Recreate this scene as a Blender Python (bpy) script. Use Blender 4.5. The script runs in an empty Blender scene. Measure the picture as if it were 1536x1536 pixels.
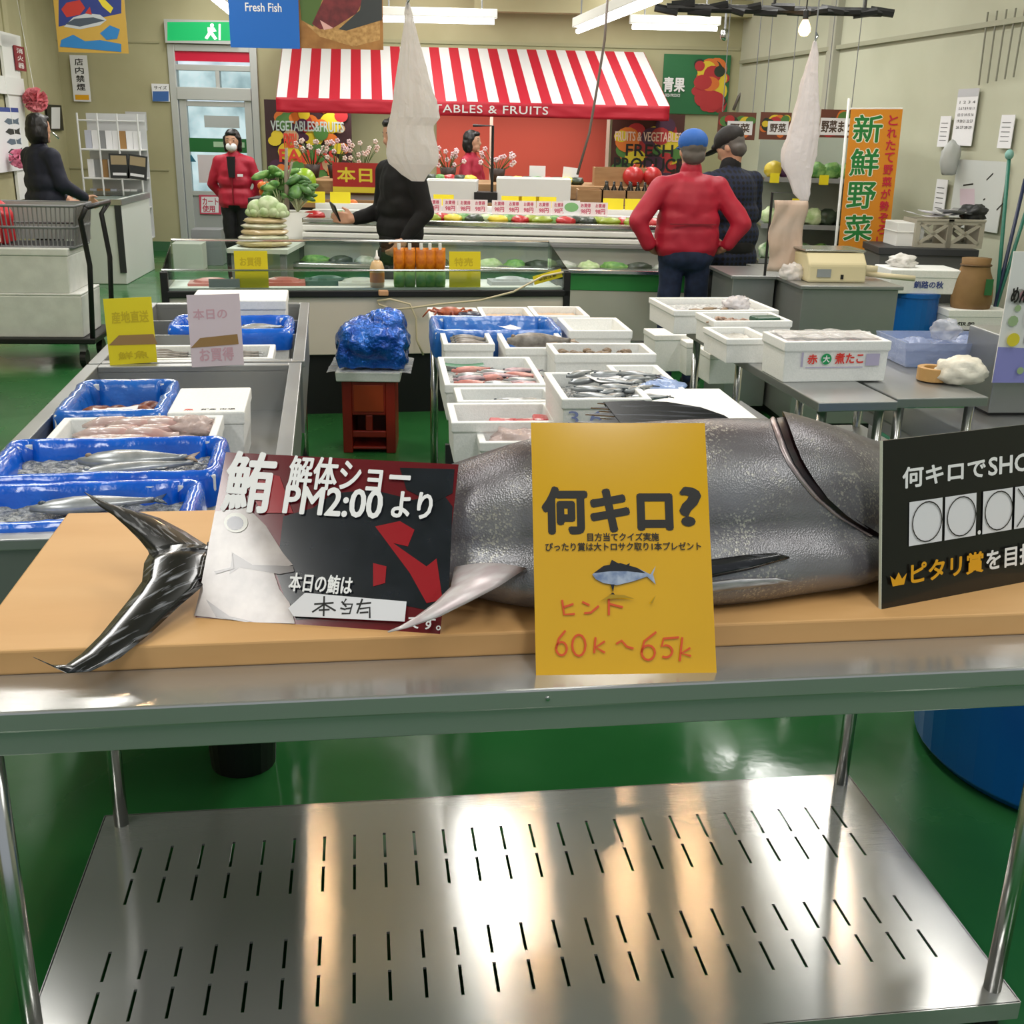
import bpy, math, random
from mathutils import Vector, Matrix, noise
random.seed(7)
SC = bpy.context.scene
COL = SC.collection
# ---------------------------------------------------------------- camera, world, lights, exposure
FPX, PITCH, ROLL, CAMH = 1657.8, 0.3336, 0.0231, 1.6327
FW = Vector((0, math.cos(PITCH), -math.sin(PITCH)))
_r0 = Vector((1, 0, 0)); _u0 = _r0.cross(FW)
RT = math.cos(ROLL)*_r0 + math.sin(ROLL)*_u0
UP = -math.sin(ROLL)*_r0 + math.cos(ROLL)*_u0
EYE = Vector((0, 0, CAMH))
cam = bpy.data.cameras.new('camera'); camo = bpy.data.objects.new('camera', cam); COL.objects.link(camo)
camo.matrix_world = Matrix(((RT.x, UP.x, -FW.x, EYE.x), (RT.y, UP.y, -FW.y, EYE.y), (RT.z, UP.z, -FW.z, EYE.z), (0, 0, 0, 1)))
cam.lens = FPX/1536*36; cam.sensor_width = 36; cam.clip_start = .05; cam.clip_end = 100
SC.camera = camo
w = bpy.data.worlds.new('World'); SC.world = w; w.use_nodes = True
w.node_tree.nodes['Background'].inputs[0].default_value = (.86, .93, 1, 1)
w.node_tree.nodes['Background'].inputs[1].default_value = WORLD_S = .45
SC.view_settings.view_transform = 'Standard'; SC.view_settings.look = 'None'
SC.view_settings.exposure = 0; SC.view_settings.gamma = 1; SC.view_settings.use_curve_mapping = False
def area(name, loc, sx, sy, e, col=(1, .98, .94), rot=(0, 0, 0)):
    l = bpy.data.lights.new(name, 'AREA'); l.shape = 'RECTANGLE'; l.size = sx; l.size_y = sy; l.energy = e; l.color = col
    o = bpy.data.objects.new(name, l); COL.objects.link(o); o.location = loc; o.rotation_euler = rot; return o
for x in (-2.9, -.3, 2.1):                       # rows of ceiling tube lights above the hall
    for y, e in ((.6, 36), (4.0, 36), (7.6, 46), (11.0, 58), (13.4, 36)):
        area('ceiling_tube_lamp', (x - .14*(y - 8), y, 3.45), .35, 2.2, e, rot=(0, 0, .139))
def bulb_lamp(loc, e):
    l = bpy.data.lights.new('bulb_lamp', 'POINT'); l.energy = e; l.color = (1, .62, .32); l.shadow_soft_size = .03
    o = bpy.data.objects.new('bulb_lamp', l); COL.objects.link(o); o.location = loc
for x, y in ((-1.9, 5.0), (-1.05, 5.2), (-.05, 5.4), (.17, 5.45), (.72, 5.5), (1.15, 5.6), (2.0, 5.7)):
    bulb_lamp((x, y, 2.75), 7)                  # warm bulbs hung over the fish stands

area('awning_lamp', (-.75, 14.25, 1.98), 3.6, .12, 34)         # strip lamp under the awning
# ---------------------------------------------------------------- helpers
def ray(px, py): return FW + (px-768)/FPX*RT + (768-py)/FPX*UP
def at(px, py, z=None, y=None):
    d = ray(px, py)
    t = (z-CAMH)/d.z if z is not None else y/d.y
    return EYE + t*d
def hit(px, py, p0, n):
    d = ray(px, py); return EYE + d*((Vector(p0)-EYE).dot(n)/d.dot(n))
def lin(c):
    c = c.lstrip('#'); v = [int(c[i:i+2], 16)/255 for i in (0, 2, 4)]
    return tuple(x/12.92 if x <= .04045 else ((x+.055)/1.055)**2.4 for x in v)
MC = {}
def mat(name, col, rough=.5, metal=0, col2=None, vs=6, lo=.35, hi=.65, det=4, stretch=None, rot=0, bump=0, bs=60, bstretch=None, coat=0, emit=0, alpha=1, trans=0,
        spec=.5, aniso=0, rvar=0, axis=None, sss=0):
    if name in MC: return MC[name]
    m = bpy.data.materials.new(name); m.use_nodes = True; MC[name] = m
    nt = m.node_tree; N = nt.nodes; L = nt.links; b = N['Principled BSDF']
    c = lin(col) if isinstance(col, str) else col
    b.inputs['Base Color'].default_value = (*c, 1); b.inputs['Roughness'].default_value = rough; b.inputs['Metallic'].default_value = metal
    b.inputs['Coat Weight'].default_value = coat; b.inputs['Coat Roughness'].default_value = .08; b.inputs['Alpha'].default_value = alpha
    b.inputs['Transmission Weight'].default_value = trans; b.inputs['Specular IOR Level'].default_value = spec
    if emit: b.inputs['Emission Color'].default_value = (*c, 1); b.inputs['Emission Strength'].default_value = emit
    if col2 or bump or rvar:
        tc = N.new('ShaderNodeTexCoord')
        def mapped(st, rz):
            if not st: return tc.outputs['Object']
            mp = N.new('ShaderNodeMapping'); mp.vector_type = 'TEXTURE'; mp.inputs['Scale'].default_value = tuple(1/q for q in st); mp.inputs['Rotation'].default_value = (0, 0, rz)
            L.new(tc.outputs['Object'], mp.inputs[0]); return mp.outputs[0]
        if col2:
            n = N.new('ShaderNodeTexNoise'); n.inputs['Scale'].default_value = vs; n.inputs['Detail'].default_value = det
            L.new(mapped(stretch, rot), n.inputs['Vector'])
            r = N.new('ShaderNodeValToRGB'); r.color_ramp.elements[0].position = lo; r.color_ramp.elements[1].position = hi
            r.color_ramp.elements[0].color = (*c, 1); r.color_ramp.elements[1].color = (*lin(col2), 1)
            L.new(n.outputs['Fac'], r.inputs[0]); L.new(r.outputs[0], b.inputs['Base Color'])
        if rvar:
            n = N.new('ShaderNodeTexNoise'); n.inputs['Scale'].default_value = vs; n.inputs['Detail'].default_value = 5; L.new(mapped(stretch, rot), n.inputs['Vector'])
            mr = N.new('ShaderNodeMapRange'); mr.inputs[1].default_value = .3; mr.inputs[2].default_value = .7; mr.inputs[3].default_value = max(0, rough-rvar); mr.inputs[4].default_value = rough+rvar
            L.new(n.outputs['Fac'], mr.inputs[0]); L.new(mr.outputs[0], b.inputs['Roughness'])
        if bump:
            n = N.new('ShaderNodeTexNoise'); n.inputs['Scale'].default_value = bs; n.inputs['Detail'].default_value = 3; L.new(mapped(bstretch, rot), n.inputs['Vector'])
            bp = N.new('ShaderNodeBump'); bp.inputs['Strength'].default_value = min(1, bump); bp.inputs['Distance'].default_value = .01
            L.new(n.outputs['Fac'], bp.inputs['Height']); L.new(bp.outputs[0], b.inputs['Normal'])
    if aniso:
        b.inputs['Anisotropic'].default_value = aniso
        tg = N.new('ShaderNodeTangent'); tg.direction_type = 'UV_MAP'; tg.uv_map = 'UVMap'; L.new(tg.outputs[0], b.inputs['Tangent'])
        b.inputs['Anisotropic Rotation'].default_value = .25
    return m
def glass(name, tint='f4fbf8', refl=1):
    if name in MC: return MC[name]
    m = bpy.data.materials.new(name); m.use_nodes = True; MC[name] = m; nt = m.node_tree; N = nt.nodes; L = nt.links
    N.remove(N['Principled BSDF']); t = N.new('ShaderNodeBsdfTransparent'); t.inputs[0].default_value = (*lin(tint), 1)
    g = N.new('ShaderNodeBsdfGlossy'); g.inputs['Roughness'].default_value = .03; fr = N.new('ShaderNodeFresnel'); fr.inputs[0].default_value = 1.45
    mx = N.new('ShaderNodeMixShader'); L.new(fr.outputs[0], mx.inputs[0]); L.new(t.outputs[0], mx.inputs[1]); L.new(g.outputs[0], mx.inputs[2])
    L.new(mx.outputs[0], N['Material Output'].inputs[0]); return m
def film(name, col, cover=.35, rough=.15, glow=0):
    """Thin see-through plastic film: partly clear, partly a soft glossy sheet."""
    if name in MC: return MC[name]
    m = mat(name, col, rough, bump=.6, bs=35); nt = m.node_tree; N = nt.nodes; L = nt.links
    t = N.new('ShaderNodeBsdfTransparent'); mx = N.new('ShaderNodeMixShader'); mx.inputs[0].default_value = cover; src = N['Principled BSDF'].outputs[0]
    if glow:                                     # thin sheet lets light through from behind
        tl = N.new('ShaderNodeBsdfTranslucent'); tl.inputs[0].default_value = (*lin(col), 1); m2 = N.new('ShaderNodeMixShader'); m2.inputs[0].default_value = glow
        L.new(src, m2.inputs[1]); L.new(tl.outputs[0], m2.inputs[2]); src = m2.outputs[0]
    L.new(t.outputs[0], mx.inputs[1]); L.new(src, mx.inputs[2]); L.new(mx.outputs[0], N['Material Output'].inputs[0]); return m

class MB:
    def __init__(s): s.v = []; s.f = []; s.m = []; s.M = Matrix()
    def add(s, vs, fs, m=0):
        o = len(s.v); s.v += [s.M @ Vector(p) for p in vs]; s.f += [tuple(i+o for i in f) for f in fs]; s.m += [m]*len(fs); return s
    def box(s, x0, x1, y0, y1, z0, z1, m=0, tap=0, R=None):
        t = tap
        vs = [(x0+t, y0+t, z0), (x1-t, y0+t, z0), (x1-t, y1-t, z0), (x0+t, y1-t, z0), (x0, y0, z1), (x1, y0, z1), (x1, y1, z1), (x0, y1, z1)]
        if R: vs = [R @ Vector(p) for p in vs]
        return s.add(vs, [(0, 3, 2, 1), (4, 5, 6, 7), (0, 1, 5, 4), (1, 2, 6, 5), (2, 3, 7, 6), (3, 0, 4, 7)], m)
    def tube(s, pts, r, n=8, m=0, cap=True):
        pts = [Vector(p) for p in pts]; k = len(pts); rs = r if isinstance(r, (list, tuple)) else [r]*k
        vs = []; fs = []; prev = None
        for i, p in enumerate(pts):
            d = (pts[min(i+1, k-1)] - pts[max(i-1, 0)]).normalized()
            if prev is None: a = d.orthogonal().normalized()
            else:
                a = prev - d*prev.dot(d); a = a.normalized() if a.length > 1e-6 else d.orthogonal().normalized()
            prev = a; c = d.cross(a)
            vs += [p + rs[i]*(math.cos(2*math.pi*j/n)*a + math.sin(2*math.pi*j/n)*c) for j in range(n)]
        for i in range(k-1):
            for j in range(n): fs.append((i*n+j, i*n+(j+1) % n, (i+1)*n+(j+1) % n, (i+1)*n+j))
        if cap: fs += [tuple(range(n-1, -1, -1)), tuple((k-1)*n+j for j in range(n))]
        return s.add(vs, fs, m)
    def lathe(s, prof, n=20, c=(0, 0, 0), m=0, sx=1, sy=1):
        vs = []; fs = []; k = len(prof)
        for r, z in prof: vs += [(c[0]+sx*r*math.cos(2*math.pi*j/n), c[1]+sy*r*math.sin(2*math.pi*j/n), c[2]+z) for j in range(n)]
        for i in range(k-1):
            for j in range(n): fs.append((i*n+j, i*n+(j+1) % n, (i+1)*n+(j+1) % n, (i+1)*n+j))
        fs += [tuple(range(n-1, -1, -1)), tuple((k-1)*n+j for j in range(n))]
        return s.add(vs, fs, m)
    def ell(s, c, r, n=12, k=8, m=0, R=None):
        vs = [Vector((0, 0, -1))]; fs = []
        for i in range(1, k):
            a = -math.pi/2 + math.pi*i/k
            vs += [Vector((math.cos(a)*math.cos(2*math.pi*j/n), math.cos(a)*math.sin(2*math.pi*j/n), math.sin(a))) for j in range(n)]
        vs.append(Vector((0, 0, 1))); T = len(vs)-1
        for j in range(n):
            fs.append((0, 1+(j+1) % n, 1+j)); fs.append((T, 1+(k-2)*n+j, 1+(k-2)*n+(j+1) % n))
        for i in range(k-2):
            for j in range(n): fs.append((1+i*n+j, 1+i*n+(j+1) % n, 1+(i+1)*n+(j+1) % n, 1+(i+1)*n+j))
        r = (r, r, r) if not isinstance(r, (tuple, list)) else r
        vs = [Vector((p.x*r[0], p.y*r[1], p.z*r[2])) for p in vs]
        if R: vs = [R @ p for p in vs]
        return s.add([p + Vector(c) for p in vs], fs, m)
    def cap(s, a, b, ra, rb, n=12, m=0):
        a = Vector(a); b = Vector(b); d = (b-a)
        if d.length < 1e-6: return s.ell(a, ra, m=m)
        d.normalize(); P = []; R = []
        for i in range(5):
            t = math.pi/2*(1-i/4); P.append(a - d*ra*math.sin(t)); R.append(max(1e-4, ra*math.cos(t)))
        for i in range(5):
            t = math.pi/2*i/4; P.append(b + d*rb*math.sin(t)); R.append(max(1e-4, rb*math.cos(t)))
        return s.tube(P, R, n, m)
    def prism(s, pts, axis, d0, d1, m=0):
        """extrude a 2D outline; axis 'y': pts are (x, z); axis 'z': pts are (x, y); axis 'x': pts are (y, z)"""
        def P(p, d): return {'y': (p[0], d, p[1]), 'z': (p[0], p[1], d), 'x': (d, p[0], p[1])}[axis]
        n = len(pts); vs = [P(p, d0) for p in pts] + [P(p, d1) for p in pts]
        return s.add(vs, [tuple(range(n)), tuple(range(2*n-1, n-1, -1))] + [(i, i+n, (i+1) % n+n, (i+1) % n) for i in range(n)], m)
    def grid(s, fn, nu, nv, m=0, close_u=False):
        vs = [fn(i/(nu if close_u else nu-1), j/(nv-1)) for j in range(nv) for i in range(nu)]
        fs = []
        for j in range(nv-1):
            for i in range(nu if close_u else nu-1): fs.append((j*nu+i, j*nu+(i+1) % nu, (j+1)*nu+(i+1) % nu, (j+1)*nu+i))
        return s.add(vs, fs, m)
    def mesh(s, name, mats, smooth=False, uv=False):
        me = bpy.data.meshes.new(name); me.from_pydata([tuple(p) for p in s.v], [], s.f)
        for mm in (mats if isinstance(mats, (list, tuple)) else [mats]): me.materials.append(mm)
        for p, i in zip(me.polygons, s.m): p.material_index = i; p.use_smooth = smooth
        if uv:
            l = me.uv_layers.new(name='UVMap')
            for lp in me.loops: co = me.vertices[lp.vertex_index].co; l.data[lp.index].uv = (co.x, co.y + co.z*.97)
        return me
def put(me, name, parent=None, loc=(0, 0, 0), rz=0, bev=0, sub=0, sm=False, solid=0):
    o = bpy.data.objects.new(name, me); COL.objects.link(o); o.parent = parent; o.location = loc; o.rotation_euler = (0, 0, rz) if not isinstance(rz, tuple) else rz
    if solid: md = o.modifiers.new('solid', 'SOLIDIFY'); md.thickness = solid; md.offset = 0
    if bev: md = o.modifiers.new('bevel', 'BEVEL'); md.width = bev; md.segments = 2; md.limit_method = 'ANGLE'; md.angle_limit = .6
    if sub: md = o.modifiers.new('sub', 'SUBSURF'); md.levels = sub; md.render_levels = sub
    return o
def part(name, mb, mats, parent, bev=0, smooth=False, uv=False, sub=0, solid=0, label=None, loc=(0, 0, 0), rz=0, stuff=False):
    o = put(mb.mesh(name, mats, smooth, uv), name, parent, loc, rz, bev, sub, solid=solid)
    if label: o['label'] = label
    if stuff: o['kind'] = 'stuff'
    return o
def tag(o, label, cat, group=None):
    o['label'] = label; o['category'] = cat
    if group: o['group'] = group
    return o
def thing(name, label, cat, loc=(0, 0, 0), rz=0, group=None):
    o = bpy.data.objects.new(name, None); o.empty_display_size = .05; COL.objects.link(o); o.location = loc
    o.rotation_euler = (0, 0, rz) if not isinstance(rz, tuple) else rz
    return tag(o, label, cat, group)
def solo(name, label, cat, mb, mats, loc=(0, 0, 0), rz=0, group=None, bev=0, smooth=False, uv=False, sub=0, solid=0, stuff=False):
    o = put(mb.mesh(name, mats, smooth, uv), name, None, loc, rz, bev, sub, solid=solid)
    if stuff: o['kind'] = 'stuff'
    return tag(o, label, cat, group)
def struct(name, mb, mats, parent=None, bev=0, smooth=False, uv=False):
    o = put(mb.mesh(name, mats, smooth, uv), name, parent, bev=bev)
    if not parent: o['kind'] = 'structure'
    return o
def copy_tree(o, parent=None, loc=None, rz=None, label=None, group=None):
    c = o.copy(); COL.objects.link(c)
    if parent: c.parent = parent
    if loc is not None: c.location = loc
    if rz is not None: c.rotation_euler = (0, 0, rz) if not isinstance(rz, tuple) else rz
    if label: c['label'] = label
    if group: c['group'] = group
    for ch in list(o.children): copy_tree(ch, c)
    return c
def fuse(mb, name, mats, parent=None, voxel=.008, smooth=3, disp=None, loc=(0, 0, 0), rz=0, dec=0):
    """one continuous surface out of overlapping volumes"""
    me = mb.mesh(name+'_raw', [], False); o = bpy.data.objects.new('fuse_tmp', me); COL.objects.link(o)
    r = o.modifiers.new('r', 'REMESH'); r.mode = 'VOXEL'; r.voxel_size = voxel; r.use_smooth_shade = True
    if smooth: sm = o.modifiers.new('s', 'SMOOTH'); sm.factor = .5; sm.iterations = smooth
    if dec: dm = o.modifiers.new('d', 'DECIMATE'); dm.ratio = dec
    dg = bpy.context.evaluated_depsgraph_get(); out = bpy.data.meshes.new_from_object(o.evaluated_get(dg)); out.name = name
    bpy.data.objects.remove(o); bpy.data.meshes.remove(me)
    if disp:
        nn = [v.normal.copy() for v in out.vertices]
        for v, n_ in zip(out.vertices, nn): v.co = disp(v.co, n_)
    out.materials.clear()
    for mm in (mats if isinstance(mats, (list, tuple)) else [mats]): out.materials.append(mm)
    for p in out.polygons: p.use_smooth = True
    return put(out, name, parent, loc, rz)
TX = {}
def text2d(s, bold=0.0, shear=0, spacing=1):
    k = (s, bold, shear, spacing)
    if k in TX: return TX[k]
    c = bpy.data.curves.new('t', 'FONT'); c.body = s; c.size = 1; c.offset = bold; c.shear = shear; c.resolution_u = 3; c.space_character = spacing
    o = bpy.data.objects.new('t', c); COL.objects.link(o)
    dg = bpy.context.evaluated_depsgraph_get(); me = bpy.data.meshes.new_from_object(o.evaluated_get(dg))
    V = [tuple(v.co[:2]) for v in me.vertices]; Fc = [tuple(p.vertices) for p in me.polygons]
    bpy.data.objects.remove(o); bpy.data.curves.remove(c); bpy.data.meshes.remove(me)
    if not V: V = [(0, 0), (1, 0), (0, 1)]; Fc = [(0, 1, 2)]
    x0 = min(p[0] for p in V); x1 = max(p[0] for p in V); y0 = min(p[1] for p in V); y1 = max(p[1] for p in V)
    TX[k] = ([((p[0]-x0)/(x1-x0), (p[1]-y0)/(y1-y0)) for p in V], Fc); return TX[k]
def bolded(mb, V, Fc, x0, y0, x1, y1, d, bold):
    b = bold*min(y1-y0, .3)
    for k, (ox, oy) in enumerate([(0, 0)] + ([(1, 0), (-1, 0), (0, 1), (0, -1), (.7, .7), (-.7, .7), (.7, -.7), (-.7, -.7)] if bold else [])):
        mb.add([(x0+b+a*(x1-x0-2*b)+ox*b, d-k*1.5e-5, y0+b+c*(y1-y0-2*b)+oy*b) for a, c in V], Fc)
    return mb
def proj(P):
    q = Vector(P)-EYE; w_ = q.dot(FW); return 768+FPX*q.dot(RT)/w_, 768-FPX*q.dot(UP)/w_
class Panel:
    """a flat board: local x runs along it, z up it, y back into it"""
    def __init__(s, name, label, cat, O, ux, uz, wd, ht, th, mats, group=None, corner=0, mesh_mb=None, bev=0):
        s.O = Vector(O); s.ux = Vector(ux).normalized(); s.uz = (Vector(uz) - s.ux*Vector(uz).dot(s.ux)).normalized(); s.n = s.uz.cross(s.ux); s.w = wd; s.h = ht; s.k = 0
        s.root = thing(name, label, cat, group=group)
        s.root.matrix_world = Matrix(((s.ux.x, s.n.x, s.uz.x, s.O.x), (s.ux.y, s.n.y, s.uz.y, s.O.y), (s.ux.z, s.n.z, s.uz.z, s.O.z), (0, 0, 0, 1)))
        mb = mesh_mb or MB().box(0, wd, 0, th, 0, ht)
        s.body = part('panel', mb, mats, s.root, bev=bev)
    def lc(s, px, py):
        p = hit(px, py, s.O, s.n) - s.O; return p.dot(s.ux), p.dot(s.uz)
    def off(s): s.k += 1; return -.0004*s.k - .0004
    def text(s, t, box, m, bold=0, shear=0, name='lettering', px=True, spacing=1):
        if px: x0, y0 = s.lc(box[0], box[3]); x1, y1 = s.lc(box[2], box[1])
        else: x0, y0, x1, y1 = box
        V, Fc = text2d(t, 0, shear, spacing); d = s.off()
        return part(name, bolded(MB(), V, Fc, x0, y0, x1, y1, d, bold), m, s.root)
    def poly(s, pts, m, name='printed_shape', px=True):
        d = s.off(); P = [s.lc(*p) if px else p for p in pts]
        return part(name, MB().add([(a, d, b) for a, b in P], [tuple(range(len(P)))]), m, s.root)
    def polys(s, lst, mats, name='printed_picture', px=True):
        mb = MB()
        for pts, mi in lst:
            d = s.off()*1.0; P = [s.lc(*p) if px else p for p in pts]; mb.add([(a, d, b) for a, b in P], [tuple(range(len(P)))], mi)
        return part(name, mb, mats, s.root)
    def strokes(s, lst, wd, m, name='handwriting', px=True):
        mb = MB(); d = s.off()
        for pts in lst:
            P = [Vector(s.lc(*p) if px else p) for p in pts]; L = []
            for i, p in enumerate(P):
                t = (P[min(i+1, len(P)-1)] - P[max(i-1, 0)]); t = t.normalized() if t.length > 0 else Vector((1, 0)); nn = Vector((-t.y, t.x))*wd/2
                L.append((p+nn, p-nn))
            mb.add([(q.x, d, q.y) for a, b in L for q in (a, b)], [(2*i, 2*i+1, 2*i+3, 2*i+2) for i in range(len(L)-1)])
        return part(name, mb, m, s.root)
def flatp(name, label, cat, box, p0, ux, mats, th=.006, group=None, uz=(0, 0, 1)):
    """board on the vertical plane through p0 along ux, from its outline in the photograph"""
    ux = Vector(ux).normalized(); n = Vector(uz).cross(ux)
    o = hit(box[0], box[3], p0, n); t = hit(box[2], box[1], p0, n)
    return Panel(name, label, cat, o, ux, uz, (t-o).dot(ux), (t-o).dot(Vector(uz)), th, mats, group)
def circ(cx, cy, rx, ry=None, n=16, a0=0, a1=2*math.pi):
    ry = ry or rx; return [(cx+rx*math.cos(a0+(a1-a0)*i/n), cy+ry*math.sin(a0+(a1-a0)*i/n)) for i in range(n + (0 if abs(a1-a0) > 6.28 else 1))]
def nz(p, s=1, k=0): return noise.noise(Vector(p)*s + Vector((k*7.3, k*3.1, k)))
# ---------------------------------------------------------------- materials
STEEL = mat('brushed_steel', (.55, .55, .54), .14, .72, col2='bcbcb8', vs=2.2, lo=.3, hi=.75, det=2, aniso=1.0, bump=.02, bs=3, bstretch=(1, 300, 300))
STEELD = mat('dull_steel', (.40, .41, .41), .36, .8, col2='a3a5a4', vs=2.5, rvar=.05)
STEELT = mat('steel_tube', (.62, .62, .61), .22, 1)
FOAM = mat('white_foam', 'eceeec', .62, col2='f4f5f3', vs=120, bump=.12, bs=220)
FOAMG = mat('grey_white_foam', 'd6d8d3', .65, col2='e2e4df', vs=9, bump=.12, bs=200)
BLUEF = mat('blue_film', '0a6ae0', .22, col2='0858cc', vs=9, bump=.35, bs=26, coat=.6)
BLUEL = mat('light_blue_film', '2a72c8', .3, col2='1d5fb8', vs=14, bump=.35, bs=40, coat=.4)
ICE = mat('crushed_ice', 'b9bcbd', .22, col2='5d6468', vs=70, lo=.35, hi=.6, bump=.9, bs=130, spec=.8)
ICEW = mat('white_ice', 'dfe2e3', .25, col2='a9aeb0', vs=60, bump=.8, bs=120)
BLK = mat('black_plastic', '141516', .45)
DGREY = mat('dark_grey', '2e3032', .5)
GREY = mat('mid_grey', '86888a', .5)
WHT = mat('white_paint', 'e9eae8', .45)
OFFW = mat('off_white', 'd9d9d2', .5)
PAPER = mat('white_paper', 'e8e8ec', .6)
INK = mat('black_ink', '16130f', .5)
WINK = mat('white_print', 'f2f2f2', .4)
REDINK = mat('red_ink', 'd8402a', .5)
RED = mat('red_cloth', 'b3142a', .7)
CARD_Y = mat('yellow_card', 'f0dc1c', .45)
GREENP = mat('green_paint', '2f8a45', .45)
CREAM = mat('cream_plastic', 'd8cfa8', .5)
BROWNTAPE = mat('brown_tape', '9a7a4c', .35)
CARDB = mat('cardboard', 'b08a5c', .75, col2='a37c50', vs=20)
GLASS = glass('clear_glass')
CLEARF = film('clear_film', 'f2f4f6', .3)
BAGF = film('white_bag_film', 'f0eeea', .8, .3)
BLUEB = mat('blue_tub_plastic', '0a62b0', .35, col2='0b58a6', vs=3, bump=.03, bs=4)
# ---------------------------------------------------------------- the hall
def floor_mat():
    m = mat('green_floor', '2c6d38', .24, col2='215a2b', vs=1.3, lo=.3, hi=.7, bump=.08, bs=9)
    nt = m.node_tree; N = nt.nodes; L = nt.links; b = N['Principled BSDF']
    tc = N.new('ShaderNodeTexCoord'); n = N.new('ShaderNodeTexNoise'); n.inputs['Scale'].default_value = .9; n.inputs['Detail'].default_value = 6
    L.new(tc.outputs['Object'], n.inputs[0])
    mr = N.new('ShaderNodeMapRange'); mr.inputs[1].default_value = .42; mr.inputs[2].default_value = .6; mr.inputs[3].default_value = .10; mr.inputs[4].default_value = .34
    L.new(n.outputs['Fac'], mr.inputs[0]); L.new(mr.outputs[0], b.inputs['Roughness']); return m
WR = Vector((.139, -.990, 0)); WRR = Vector((.160, -.987, 0))            # the side walls run towards the viewer in this direction
struct('floor', MB().box(-11, 9, -6, 16, -.1, 0), floor_mat())
struct('ceiling', MB().box(-11, 9, -1.5, 16, 3.7, 3.8), mat('ceiling_board', 'd4d2c6', .8))
WALLM = mat('cream_wall', 'b3ae8b', .75, col2='aaa480', vs=1.2, bump=.05, bs=12)
WALLG = mat('grey_green_wall', 'bcbda8', .75, col2='b2b39d', vs=1.0, bump=.05, bs=12)
# back wall with a real door opening
dA = at(276, 372, y=15); dB = at(400, 372, y=15); dx0, dx1, dtop = dA.x-.02, dB.x, at(256, 66, y=15).z
wb = MB(); wb.box(-7.2, dx0, 15, 15.15, 0, 3.7); wb.box(dx0, dx1, 15, 15.15, dtop, 3.7); wb.box(dx1, 4, 15, 15.15, 0, 3.7)
struct('wall_back', wb, WALLM)
def side_wall(name, x15, sgn, m):
    a = Vector((x15, 15.1, 0)); b = a + (WRR if sgn > 0 else WR)*18; o = Vector((.99, .139, 0))*.12*sgn
    mb = MB(); P = [a, b, b+o, a+o]; mb.prism([(p.x, p.y) for p in (P if sgn < 0 else P[::-1])], 'z', 0, 3.7); return struct(name, mb, m)
XL, XR = -5.87, 2.72
side_wall('wall_left', XL, -1, WALLM); side_wall('wall_right', XR, 1, WALLG)
def wr_pt(y, z, off=0): return Vector((XR + .1621*(15-y) - off, y, z))
PR0 = Vector((XR-.012, 15, 0)); PL0 = Vector((XL+.012, 15, 0))
# wall seams, trims
t = MB()
for z in (1.02, 2.55): t.box(XL, dx0-.1, 14.985, 15, z, z+.02)
t.box(dx1+.1, XR, 14.985, 15, 2.62, 2.66)
struct('trim_1', t, mat('wall_seam', 'a7a281', .7))
def wr_strip(mb, y0, y1, z0, z1, th):
    a = wr_pt(y0, 0); b = wr_pt(y1, 0); n = Vector((-.987, -.16, 0))*th
    mb.prism([(a.x, a.y), (b.x, b.y), (b.x+n.x, b.y+n.y), (a.x+n.x, a.y+n.y)], 'z', z0, z1)
t = MB(); wr_strip(t, 14.9, 6, 2.46, 2.50, .03); struct('trim_2', t, mat('wall_rail', '9c9c86', .6))
t = MB(); t.box(-.6, 3.2, 14.7, 14.9, 2.98, 3.16); struct('trim_3', t, WALLM)
t = MB(); t.box(dx0-.9, dx0-.1, 14.97, 15, 0, .12); struct('baseboard_back', t, mat('green_base', '3f6b4a', .6))
c0 = at(1262, 150, y=12.2); t = MB(); t.box(c0.x-.17, c0.x+.10, 12.1, 12.36, 0, 3.7); struct('trim_4', t, mat('grey_column', 'a9a898', .6), bev=.01)
t = MB(); t.tube([(c0.x+.19, 12.1, 0), (c0.x+.19, 12.1, 3.7)], .07, 14); struct('trim_5', t, mat('pipe_grey', '8f8f86', .5), smooth=True)
# left wall posts
t = MB()
for y in (12.9, 13.6):
    a = Vector((XL, 15, 0)) + WR*((15-y)/.99); t.box(a.x, a.x+.05, y-.12, y, 0, 3.7)
struct('trim_6', t, WALLM, bev=.008)
# daylight seen through the door
OUT = mat('outdoor_daylight', 'dfe9f2', .9, emit=.9, col2='8fa4ae', vs=1.6, lo=.4, hi=.62)
N_ = OUT.node_tree; N_.links.new([n for n in N_.nodes if n.type == 'VALTORGB'][0].outputs[0], N_.nodes['Principled BSDF'].inputs['Emission Color'])
ext = MB(); ext.box(-7, -1, 18.6, 18.7, 0, 3.7); struct('exterior_view', ext, OUT)
ext = MB(); ext.box(-7, -1, 15.15, 18.6, -.05, -.01); struct('ground', ext, mat('pavement', '8b8e90', .8, col2='a3a6a8', vs=3))
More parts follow.
